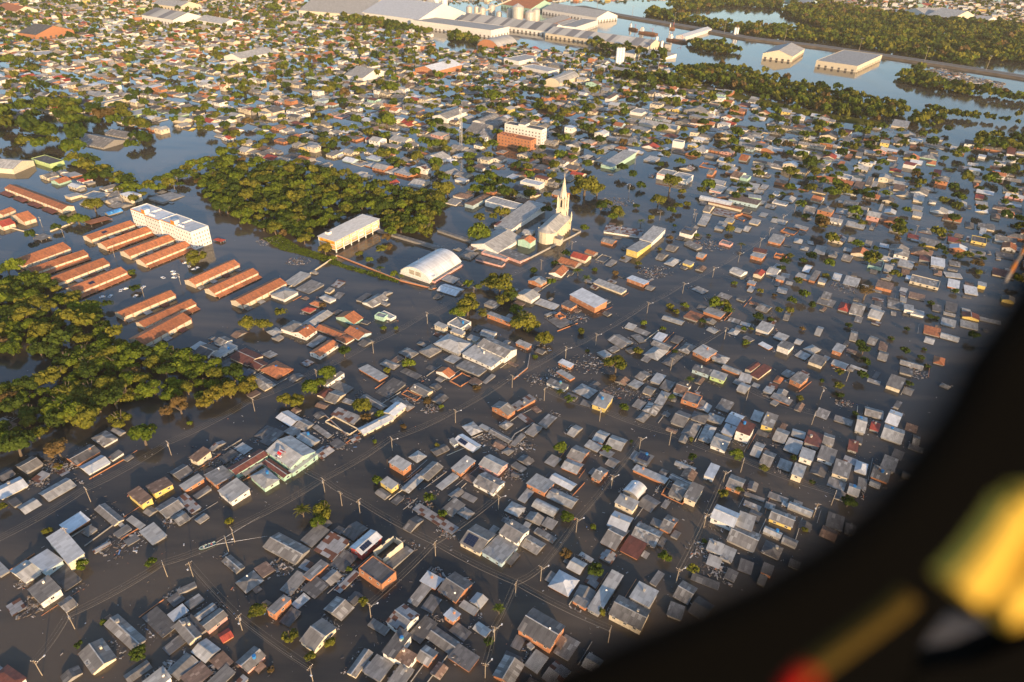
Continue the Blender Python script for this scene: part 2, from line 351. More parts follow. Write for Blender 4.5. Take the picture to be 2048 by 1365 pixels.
(-90.6,324.9,13.6,8.1,-29.5,'gb','T','t',1.4,'','house',1,35),
(-67.7,274.1,15.5,6.1,-38.3,'m','L','o',0.7,'','house',1,17),
(130.1,583.8,13.2,15.4,-28.1,'p','L','w',4.9,'redband','house',2,19),
(8.7,356.6,11.5,9.2,-36.8,'gb','L','w',2.52,'','house',1,16),
(191.4,279.0,6.8,10.9,-36.6,'m','G','c',2.1,'','house',2,24),
(-29.3,321.6,9.4,9.0,-34.6,'p','L','w',2.8,'','house',0,15),
(-42.8,122.0,3.4,9.1,-24.1,'gb','G','c',0.84,'','house',5,7),
(-22.8,124.7,5.0,5.5,-30.2,'ga','G','o',1.4,'','house',1,7),
(86.2,260.4,7.9,7.9,-28.6,'p','G','o',2.38,'','house',0,13),
(-171.2,219.0,9.5,6.5,-31.5,'ha','G','w',1.12,'','house',1,4),
(-97.5,310.9,17.1,6.1,-30.8,'ga','T','n',0.98,'','house',1,17),
(120.2,211.5,4.6,7.7,-30.2,'m','L','c',3.22,'','shed',1,12),
(-118.5,262.7,12.6,6.7,-37.0,'ha','G','c',0.84,'','house',1,17),
(-154.6,287.7,9.7,8.9,-28.0,'ga','D','w',1.4,'','house',0,17),
(-17.6,224.2,11.4,5.4,-39.8,'ga','W','w',1.12,'solar','house',0,9),
(-52.1,244.2,6.2,9.2,-29.4,'gb','W','c',2.1,'','house',0,10),
(-63.5,148.7,6.7,6.5,-33.7,'m','D','n',0.42,'','house',1,8),
(127.9,222.8,5.6,8.4,-29.6,'m','L','w',2.24,'','house',1,12),
(-126.2,209.0,5.1,7.3,-29.5,'m','B','c',2.8,'','shed',0,4),
(-122.0,360.4,10.8,13.3,-30.2,'m','G','n',0.42,'','house',1,2),
(-31.5,206.4,5.9,9.9,-32.3,'gb','G','n',0.84,'','house',1,10),
(78.6,245.8,6.5,10.7,-32.3,'ga','G','n',1.12,'','house',1,12),
(10.3,169.9,7.3,6.3,-34.5,'ga','G','n',0.7,'','house',2,11),
(10.9,124.4,4.9,6.5,-35.1,'m','L','n',0.7,'','shed',1,11),
(-71.0,150.1,4.9,8.7,-25.1,'m','G','n',0.42,'','house',2,8),
(-80.3,346.0,9.0,13.3,-33.7,'gb','G','w',0.98,'','house',1,35),
(-98.2,236.8,10.3,6.8,-35.4,'ga','W','n',0.7,'','house',1,5),
(-38.0,362.4,13.7,9.8,-28.9,'ga','W','n',0.7,'','house',1,1),
(-132.2,369.5,8.4,16.2,-23.7,'m','L','n',0.7,'','house',1,2),
(160.0,526.4,25.9,8.1,-28.5,'v','W','n',1.68,'','house',0,18),
(66.7,197.6,9.2,4.9,-34.2,'r','N','o',1.4,'','house',0,26),
(76.0,301.3,8.4,12.4,-38.4,'ha','L','n',0.42,'','house',1,13),
(204.4,356.0,7.4,16.5,-31.4,'ga','G','w',0.98,'','house',1,22),
(-146.3,288.2,6.7,11.9,-31.3,'m','L','w',1.4,'','house',1,17),
(-83.5,207.2,2.7,13.5,-34.0,'m','L','t',1.96,'','shed',0,5),
(15.2,188.3,9.9,5.1,-32.4,'v','L','n',0.7,'','house',0,33),
(155.5,213.2,6.7,8.0,-33.2,'m','G','o',1.12,'','house',2,12),
(178.5,251.7,5.4,12.3,-36.3,'ga','W','n',1.12,'','house',1,12),
(162.4,220.4,5.6,11.4,-35.3,'m','G','n',0.56,'','house',1,12),
(97.6,171.4,6.5,6.8,-33.3,'ha','D','n',0.7,'','house',0,32),
(143.3,279.0,6.1,9.1,-46.0,'m','G','o',2.8,'','house',1,13),
(81.9,239.4,6.0,11.6,-28.8,'ha','G','n',0.56,'','house',1,12),
(234.3,387.5,9.7,13.6,-30.8,'m','B','o',0.98,'','house',0,22),
(-121.2,184.3,11.7,4.1,-38.1,'m','P','n',0.56,'','house',1,4),
(-24.7,152.7,6.6,4.9,-29.4,'m','W','o',1.12,'','shed',1,7),
(58.4,311.2,10.6,9.5,-50.3,'ga','G','n',0.56,'','house',1,16),
(-123.8,194.4,4.5,8.3,-37.8,'m','L','o',1.68,'','shed',1,4),
(126.4,186.4,6.0,8.1,-28.2,'m','D','n',0.56,'','house',1,32),
(-321.6,494.7,16.2,11.5,-16.4,'p','L','c',1.4,'','house',0,3),
(160.7,245.9,4.3,13.1,-27.8,'ga','L','n',1.4,'','house',1,12),
(35.9,404.9,13.5,9.6,-34.4,'ga','T','n',1.4,'','house',1,0),
(83.4,268.6,6.1,10.2,-30.3,'ga','B','w',1.68,'','house',0,13),
(22.5,202.8,10.7,4.8,-35.5,'ga','W','n',0.7,'','house',0,33),
(-27.7,147.7,4.1,9.6,-30.2,'m','G','n',0.28,'','house',2,7),
(36.0,265.3,9.4,8.6,-37.8,'ha','L','n',0.42,'','house',1,14),
(88.5,236.4,5.1,12.5,-27.9,'ha','L','n',0.7,'','house',1,12),
(430.0,789.6,16.8,23.8,-31.6,'m','L','c',1.96,'','house',0,25),
(-80.4,545.0,12.3,17.5,-27.5,'ga','L','c',1.4,'','house',0,21),
(26.9,212.1,7.5,7.0,-29.5,'ga','L','o',0.84,'','house',1,33),
(165.8,518.1,27.1,6.9,-32.7,'m','T','c',1.4,'','house',0,18),
(323.5,411.3,12.8,11.1,-31.4,'m','M','c',0.84,'','house',1,24),
(61.7,181.9,4.6,8.4,-33.8,'ga','G','o',1.12,'','house',1,31),
(-42.1,260.7,9.9,6.4,-35.1,'ga','G','c',1.26,'','house',1,15),
(146.3,309.2,6.8,8.9,-38.2,'m','G','w',2.8,'','house',1,13),
(47.1,228.0,7.3,8.4,-27.6,'ga','L','n',0.56,'','house',1,14),
(159.3,297.2,7.2,9.3,-38.4,'m','G','c',1.96,'','house',1,22),
(161.2,502.3,17.4,11.2,-30.1,'m','P','n',0.84,'','house',0,18),
(-7.2,329.2,15.6,4.1,-32.7,'m','L','o',2.52,'','house',1,15),
(-97.3,132.7,8.9,2.5,-37.5,'m','D','n',1.26,'','shed',0,6),
(57.4,144.1,5.0,6.3,-24.2,'m','G','n',0.7,'','shed',1,31),
(28.3,391.6,9.2,12.6,-26.2,'gb','T','w',1.4,'','house',1,16),
(-84.5,120.9,5.9,4.4,-37.7,'m','B','n',0.7,'','shed',0,6),
(-65.0,155.4,3.7,8.7,-30.1,'m','G','o',0.84,'','shed',1,8),
(404.9,673.6,15.4,20.1,-30.6,'ha','G','t',1.12,'','house',0,25),
(57.4,218.3,6.5,8.2,-31.1,'m','G','n',0.7,'solar','house',0,33),
(116.8,345.2,10.9,8.7,-35.5,'m','L','o',1.26,'','house',2,13),
(-37.1,162.4,3.7,10.5,-35.3,'m','G','n',0.42,'','house',1,7),
(43.8,412.9,11.6,9.4,-32.5,'ga','R','c',2.24,'','house',0,0),
(124.2,459.5,9.5,12.2,-31.1,'m','D','w',3.08,'solar','house',0,29),
(-16.3,138.6,4.3,4.0,-35.3,'m','W','o',2.38,'','shed',1,11),
(-42.0,295.2,8.0,9.3,-38.5,'ha','G','n',1.12,'','house',1,15),
(103.3,246.8,6.2,9.1,-34.1,'ga','W','n',1.12,'','house',0,12),
(-131.0,200.9,7.5,6.3,-34.5,'gb','D','n',0.7,'','house',0,4),
(241.9,418.2,8.5,12.7,-29.8,'p','D','t',2.24,'','house',0,23),
(358.4,468.6,13.5,10.7,-28.6,'ga','G','w',1.68,'','house',1,30),
(124.3,229.3,6.2,8.8,-32.6,'m','L','n',0.7,'','house',1,12),
(76.6,171.1,5.5,5.4,-28.3,'m','L','n',1.4,'','shed',1,31),
(141.4,329.4,7.5,10.0,-36.6,'m','L','w',1.82,'','house',1,13),
(212.8,350.1,7.1,12.8,-35.6,'ga','L','c',1.26,'','house',0,22),
(84.6,211.2,3.9,9.9,-30.5,'m','W','w',1.4,'','house',0,26),
(-37.6,199.1,4.3,10.6,-31.4,'gb','L','n',0.56,'','house',1,10),
(186.4,453.7,9.0,14.6,-31.2,'m','L','o',1.68,'','house',1,18),
(-104.3,136.5,4.1,5.3,-38.3,'m','W','n',1.4,'','shed',0,6),
(110.8,220.9,4.8,10.1,-32.3,'ga','G','n',0.84,'','house',1,12),
(126.7,285.9,4.8,13.6,-45.8,'m','M','c',1.12,'','house',0,13),
(26.6,329.9,10.7,9.4,-52.2,'m','G','n',0.28,'','house',1,16),
(6.3,253.6,4.9,11.8,-48.2,'m','P','o',0.84,'','house',1,15),
(77.3,381.3,12.7,7.1,-38.7,'m','W','o',1.96,'','house',0,34),
(66.5,253.0,6.9,8.5,-32.2,'ha','G','n',0.84,'','house',1,14),
(121.4,236.6,5.5,10.0,-32.5,'ga','L','n',0.7,'','house',2,12),
(37.8,207.0,4.2,7.8,-35.9,'ga','G','o',1.82,'','house',1,33),
(286.2,423.9,8.5,13.5,-26.5,'m','W','n',1.68,'','house',0,23),
(80.7,168.3,4.4,6.6,-30.4,'m','L','n',1.26,'','shed',2,31),
(87.2,247.1,7.1,7.0,-28.1,'ha','D','n',1.4,'','house',0,12),
(-95.8,137.3,3.0,6.7,-39.1,'gb','G','n',1.4,'','house',1,6),
(-80.8,261.5,11.2,5.8,-31.2,'m','G','n',0.56,'','house',1,17),
(114.8,191.9,9.1,3.9,-30.6,'ga','L','n',1.12,'','house',2,26),
(-86.0,223.3,9.7,5.2,-34.7,'ga','L','n',0.7,'','house',1,5),
(-24.1,271.3,7.2,9.2,-37.1,'r','N','o',0.7,'','house',1,15),
(-63.2,251.0,14.6,4.2,-37.3,'ga','G','n',0.42,'','house',1,10),
(96.2,284.3,9.1,5.4,-31.8,'m','D','b',2.24,'','house',0,13),
(103.5,279.7,7.5,6.4,-31.4,'m','L','g',2.24,'','house',0,13),
(-294.1,445.8,8.4,15.7,-29.5,'m','T','n',1.12,'kiosk','pavilion',0,3),
(25.6,161.2,5.5,5.7,-32.2,'ga','L','n',0.7,'','house',1,11),
(-94.2,157.0,8.6,3.7,-35.9,'ga','G','n',0.56,'','house',1,6),
(170.9,255.6,8.0,7.3,-24.9,'ga','G','n',0.7,'','house',3,12),
(-81.7,253.7,6.5,9.0,-23.7,'ga','G','c',0.7,'','house',1,17),
(-126.1,278.0,9.1,6.8,-34.0,'ga','M','n',0.98,'','house',0,17),
(168.7,555.4,9.6,17.3,-31.7,'p','L','w',2.1,'redband','house',1,18),
(-49.7,250.3,11.7,4.9,-37.2,'ha','G','o',0.56,'','house',1,10),
(-46.6,197.1,6.6,3.9,-38.2,'m','L','y',2.24,'','shed',1,10),
(22.8,268.5,10.5,4.5,-31.4,'m','G','w',1.68,'tank','house',0,14),
(215.6,392.6,8.8,13.1,-31.0,'m','L','n',0.42,'','house',1,22),
(3.4,187.2,6.4,5.9,-30.6,'ha','L','n',0.56,'','house',2,9),
(83.6,295.5,5.6,13.1,-38.9,'ha','D','n',0.42,'','house',0,13),
(-101.7,224.0,5.4,9.5,-28.3,'m','D','n',0.28,'','house',1,5),
(-68.4,136.9,4.3,5.9,-24.9,'m','D','n',0.56,'','shed',1,8),
(165.5,425.6,8.2,12.5,-33.8,'m','L','o',1.68,'','house',1,29),
(19.8,348.9,13.2,6.9,-32.6,'m','L','n',0.56,'','house',1,16),
(103.9,341.1,8.5,10.7,-35.7,'m','T','n',0.42,'','house',1,13),
(70.0,156.8,9.6,3.4,-25.7,'m','D','n',0.28,'','shed',1,31),
(-16.3,234.1,7.8,6.1,-53.4,'ha','L','n',0.7,'','house',1,9),
(14.6,376.1,9.8,7.9,-35.6,'gb','L','o',1.96,'','house',0,16),
(-42.6,519.9,13.8,11.0,-27.8,'ha','B','w',1.4,'','house',0,21),
(-8.1,145.3,4.8,4.6,-33.7,'gb','L','n',1.12,'','house',1,11),
(141.5,234.2,4.6,8.3,-27.3,'ga','G','n',1.4,'','house',1,12),
(-30.6,411.9,9.3,11.0,-26.0,'ha','G','n',1.12,'','house',1,1),
(-85.1,266.1,2.9,11.4,-33.2,'m','G','w',2.24,'','shed',0,17),
(101.3,257.0,6.2,8.3,-33.9,'m','G','n',0.7,'','house',1,12),
(263.3,420.6,9.1,11.2,-33.0,'m','L','n',1.12,'','house',1,23),
(-23.7,143.9,4.5,6.0,-27.6,'m','D','n',0.28,'','shed',1,7),
(236.9,332.8,8.4,8.9,-28.7,'m','T','n',0.7,'','house',1,24),
(108.1,226.6,4.0,10.3,-32.3,'ga','L','n',0.7,'','house',1,12),
(231.6,514.4,8.6,16.4,-28.6,'ga','G','n',1.12,'','house',1,23),
(175.2,309.8,4.9,10.6,-35.9,'m','L','o',1.68,'','house',1,22),
(230.2,362.4,9.5,9.4,-24.8,'m','G','n',0.42,'','house',1,22),
(-32.3,275.7,9.1,5.1,-33.9,'gb','T','w',1.26,'','house',0,15),
(175.5,619.9,14.6,12.6,-29.8,'r','N','o',1.4,'','house',0,19),
(40.6,231.5,5.0,8.2,-30.6,'ga','L','o',0.7,'','house',1,14),
(72.4,260.9,4.5,10.5,-28.7,'m','L','n',0.84,'','house',1,14),
(79.8,307.9,10.0,5.7,-38.5,'ga','G','n',1.12,'','house',1,13),
(134.9,207.1,6.6,5.8,-31.7,'m','G','n',0.42,'','house',1,32),
(-53.2,151.4,2.6,9.6,-32.8,'m','P','n',0.42,'','shed',1,8),
(98.6,238.7,5.2,7.3,-31.1,'m','W','n',1.12,'','house',0,12),
(149.2,217.4,4.7,7.9,-29.7,'ha','W','n',0.7,'','house',0,12),
(262.8,341.7,9.1,8.3,-28.0,'m','L','n',0.56,'','house',1,24),
(-59.0,153.0,4.9,5.3,-34.3,'gb','G','n',0.42,'','house',1,8),
(-39.4,134.5,7.2,2.9,-29.7,'m','G','n',0.56,'','shed',2,7),
(195.9,594.5,8.8,18.5,-35.2,'ga','B','w',1.4,'','house',0,18),
(17.3,241.4,4.7,9.7,-31.3,'m','G','n',0.42,'','house',1,14),
(-53.1,292.9,8.7,6.5,-36.9,'ha','G','n',0.7,'','house',1,35),
(11.0,182.8,6.6,4.6,-29.9,'gb','G','n',0.56,'','house',2,33),
(268.9,351.6,9.2,7.2,-26.0,'gb','M','y',1.26,'','house',0,24),
(100.1,179.2,6.5,3.3,-32.8,'ga','L','n',1.4,'','house',1,31),
(-150.0,296.8,6.7,7.1,-30.3,'ga','G','w',1.4,'','house',0,17),
(130.2,264.0,9.4,4.9,-37.9,'m','G','o',0.7,'','house',3,12),
(188.6,363.6,9.7,8.4,-34.3,'m','G','n',0.42,'','house',2,22),
(208.9,298.2,11.0,5.3,-29.4,'ga','G','n',0.56,'','house',1,24),
(101.5,257.4,5.9,7.9,-32.1,'m','G','n',0.56,'','house',1,13),
(-90.3,232.7,6.4,6.1,-33.0,'ga','G','n',0.7,'','house',1,5),
(94.3,246.6,7.1,5.3,-31.6,'m','L','n',1.12,'','shed',1,12),
(180.9,554.1,7.6,16.8,-30.7,'m','L','c',1.82,'','house',1,18),
(358.1,492.2,11.5,10.2,-29.6,'m','G','c',1.12,'','house',1,30),
(85.9,163.5,4.7,5.6,-25.9,'m','D','n',0.42,'','shed',1,32),
(109.0,297.0,7.2,7.5,-34.7,'ha','L','c',0.84,'','house',1,13),
(93.4,306.5,6.0,9.7,-38.0,'ha','G','n',0.7,'','house',1,13),
(168.4,401.8,6.8,10.7,-36.7,'ga','L','w',1.68,'','house',1,22),
(202.2,472.6,9.8,11.0,-39.2,'r','N','o',1.12,'','house',0,18),
(197.1,357.6,5.9,11.2,-31.8,'ha','R','n',1.12,'','house',0,22),
(73.1,277.2,5.0,9.8,-30.1,'m','L','n',0.7,'','house',1,13),
(-363.8,521.3,11.0,10.6,-24.4,'gb','T','t',1.68,'','house',1,3),
(-24.0,201.0,3.6,9.9,-38.8,'m','L','n',0.28,'','shed',1,9),
(498.7,696.0,7.5,24.4,-31.6,'m','M','w',1.96,'','house',0,30),
(-88.3,303.8,8.2,6.5,-32.5,'ha','T','w',0.98,'','house',0,17),
(145.0,399.8,9.0,8.2,-47.7,'ga','L','w',1.54,'','house',1,29),
(40.7,231.7,4.8,7.8,-29.5,'ha','L','n',0.7,'','house',1,14),
(140.5,203.7,4.3,6.9,-30.5,'ga','L','n',0.84,'','house',1,32),
(150.8,230.4,4.1,7.2,-26.5,'m','M','n',1.4,'','shed',0,12),
(26.0,145.9,5.1,2.9,-34.4,'m','G','o',1.4,'','shed',1,11),
(70.7,206.0,9.1,3.4,-35.7,'ga','G','n',0.7,'','house',1,26),
(341.9,440.9,10.9,9.7,-28.0,'m','D','n',0.42,'','house',1,24),
(92.9,161.9,3.7,4.8,-30.5,'m','D','o',1.4,'','shed',0,32),
(14.7,174.8,8.6,3.0,-34.9,'m','G','n',0.56,'','shed',1,33),
(369.5,639.8,9.9,14.6,-36.2,'m','R','w',2.52,'','house',0,25),
(32.5,347.1,7.5,6.5,-39.6,'m','D','o',2.1,'','house',1,16),
(116.9,217.3,5.2,6.4,-30.7,'m','L','n',0.7,'','shed',1,26),
(-3.6,230.2,11.8,3.2,-37.4,'ga','G','n',0.42,'','house',1,9),
(287.5,385.2,7.4,10.6,-23.2,'m','W','n',0.7,'','house',0,24),
(319.4,464.9,8.5,12.8,-29.9,'m','R','n',0.56,'','house',0,30),
(36.7,225.1,6.7,4.8,-33.8,'m','L','n',0.84,'','shed',3,14),
(-107.6,142.1,4.7,4.1,-38.2,'m','D','n',0.56,'','shed',1,6),
(125.9,231.2,5.6,5.8,-26.3,'m','W','n',0.84,'','shed',1,12),
(-38.8,317.3,7.3,4.0,-33.9,'m','L','c',3.08,'','shed',1,35),
(-101.3,141.5,3.6,5.1,-37.4,'m','G','n',0.56,'','shed',2,6),
(-11.2,142.7,6.4,2.8,-33.1,'m','L','n',0.56,'','shed',2,11),
(-136.2,173.9,8.6,2.4,-31.5,'m','L','n',0.7,'','shed',1,4),
(6.2,303.4,8.3,4.1,-35.5,'m','L','o',1.82,'','shed',1,15),
(-29.3,312.2,7.7,3.8,-29.4,'m','L','c',2.52,'','shed',2,15),
(108.1,198.1,7.5,3.4,-29.7,'m','G','n',0.56,'','shed',3,26),
(27.2,277.8,9.5,3.9,-45.3,'m','L','o',0.84,'','shed',2,14),
(27.8,286.6,7.6,4.0,-37.4,'m','W','o',1.68,'','shed',1,14),
(154.0,249.0,7.8,4.4,-30.9,'m','G','n',0.56,'','shed',4,12),
(-94.2,228.5,5.6,5.4,-29.1,'m','G','n',0.56,'','shed',1,5),
(-128.1,269.0,4.8,7.4,-27.7,'m','D','n',0.7,'solar','shed',0,17),
(-315.5,415.5,8.8,7.4,-26.0,'m','G','n',1.12,'kiosk','pavilion',0,3),
(-111.6,216.4,6.6,4.5,-33.0,'m','L','n',0.28,'','shed',1,5),
(61.4,272.0,5.3,6.8,-37.6,'m','L','n',0.7,'','shed',1,14),
(-81.5,229.0,11.1,2.6,-39.3,'m','G','n',0.42,'','shed',2,5),
(7.6,194.5,3.4,7.1,-31.5,'m','L','n',0.42,'','shed',2,9),
(3.6,125.7,5.5,2.4,-24.5,'m','D','n',0.56,'','shed',1,11),
(-105.8,146.4,2.4,5.8,-50.0,'m','G','n',0.7,'','shed',1,6),
(166.7,244.7,3.9,6.2,-31.2,'m','R','n',1.12,'','shed',0,12),
(79.7,159.6,3.7,4.8,-33.2,'m','D','n',0.42,'','shed',2,31),
(-139.1,169.8,3.5,5.3,-35.3,'m','G','n',0.42,'','shed',1,4),
(48.4,297.4,5.7,5.8,-52.1,'m','L','n',1.12,'','shed',1,14),
(-20.6,306.8,6.0,4.0,-30.6,'m','L','c',2.24,'','shed',1,15),
(-223.2,257.7,5.7,5.5,-29.1,'m','L','n',0.42,'','shed',4,4),
(4.6,210.6,6.0,3.5,-39.7,'m','G','n',0.7,'','shed',1,9),
(7.5,242.5,8.4,3.5,-47.9,'m','P','n',0.28,'','shed',1,9),
(96.4,193.2,6.5,2.8,-31.5,'m','G','n',0.56,'','shed',2,26),
(-161.6,209.1,3.6,5.2,-30.2,'m','G','w',0.7,'','shed',2,4),
(-151.0,169.4,4.0,3.9,-26.6,'m','G','n',0.42,'','shed',3,4),
(4.1,227.7,2.6,8.6,-33.4,'m','G','n',0.42,'','shed',2,9),
(89.4,314.8,4.9,7.0,-34.9,'m','D','n',0.56,'','shed',1,13),
(-14.6,192.7,6.0,3.1,-31.9,'m','G','n',0.28,'','shed',1,10),
(126.1,270.8,4.1,6.2,-34.7,'m','L','n',0.7,'','shed',1,12),
(71.6,322.4,8.7,4.3,-39.4,'m','G','n',0.28,'','shed',1,16),
(98.8,198.3,7.9,2.1,-27.2,'m','G','n',0.42,'','shed',1,26),
(-221.3,228.3,4.6,4.5,-23.5,'m','L','n',0.42,'','shed',3,4),
(114.4,409.4,6.3,5.4,-38.7,'m','L','y',1.68,'','shed',1,29),
(149.1,384.0,4.9,5.9,-32.0,'m','L','o',1.68,'','shed',1,29),
(65.8,326.6,5.2,5.7,-31.9,'m','L','n',0.7,'','shed',1,16),
(169.5,391.4,5.3,5.5,-26.9,'m','L','o',1.82,'','shed',1,22),
(-23.5,223.9,4.4,2.1,-53.7,'m','L','w',1.68,'','shed',0,9),
(136.6,311.7,6.8,3.8,-52.0,'m','W','o',0.56,'','shed',1,13),
(29.3,165.4,5.4,2.0,-37.6,'m','L','n',0.42,'','shed',1,33),
(-199.4,421.3,7.3,4.5,-27.8,'ha','R','n',1.26,'kiosk','pavilion',0,27),
(113.1,276.5,5.1,4.0,-39.6,'m','G','n',0.42,'','shed',1,13),
(9.1,129.2,2.2,1.7,-47.3,'m','L','n',1.4,'','shed',1,11),
(-109.2,356.1,4.1,5.4,-22.0,'m','G','c',1.12,'','shed',0,35),
(179.1,293.0,8.2,2.4,-38.4,'m','L','n',0.42,'','shed',2,22),
(131.9,334.3,5.6,4.4,-29.4,'m','L','n',0.28,'','shed',2,13),
(238.0,369.9,3.7,6.0,-28.0,'m','L','n',0.7,'','shed',1,22),
(144.0,358.6,5.8,3.8,-33.5,'m','T','n',0.56,'','shed',0,13),
]
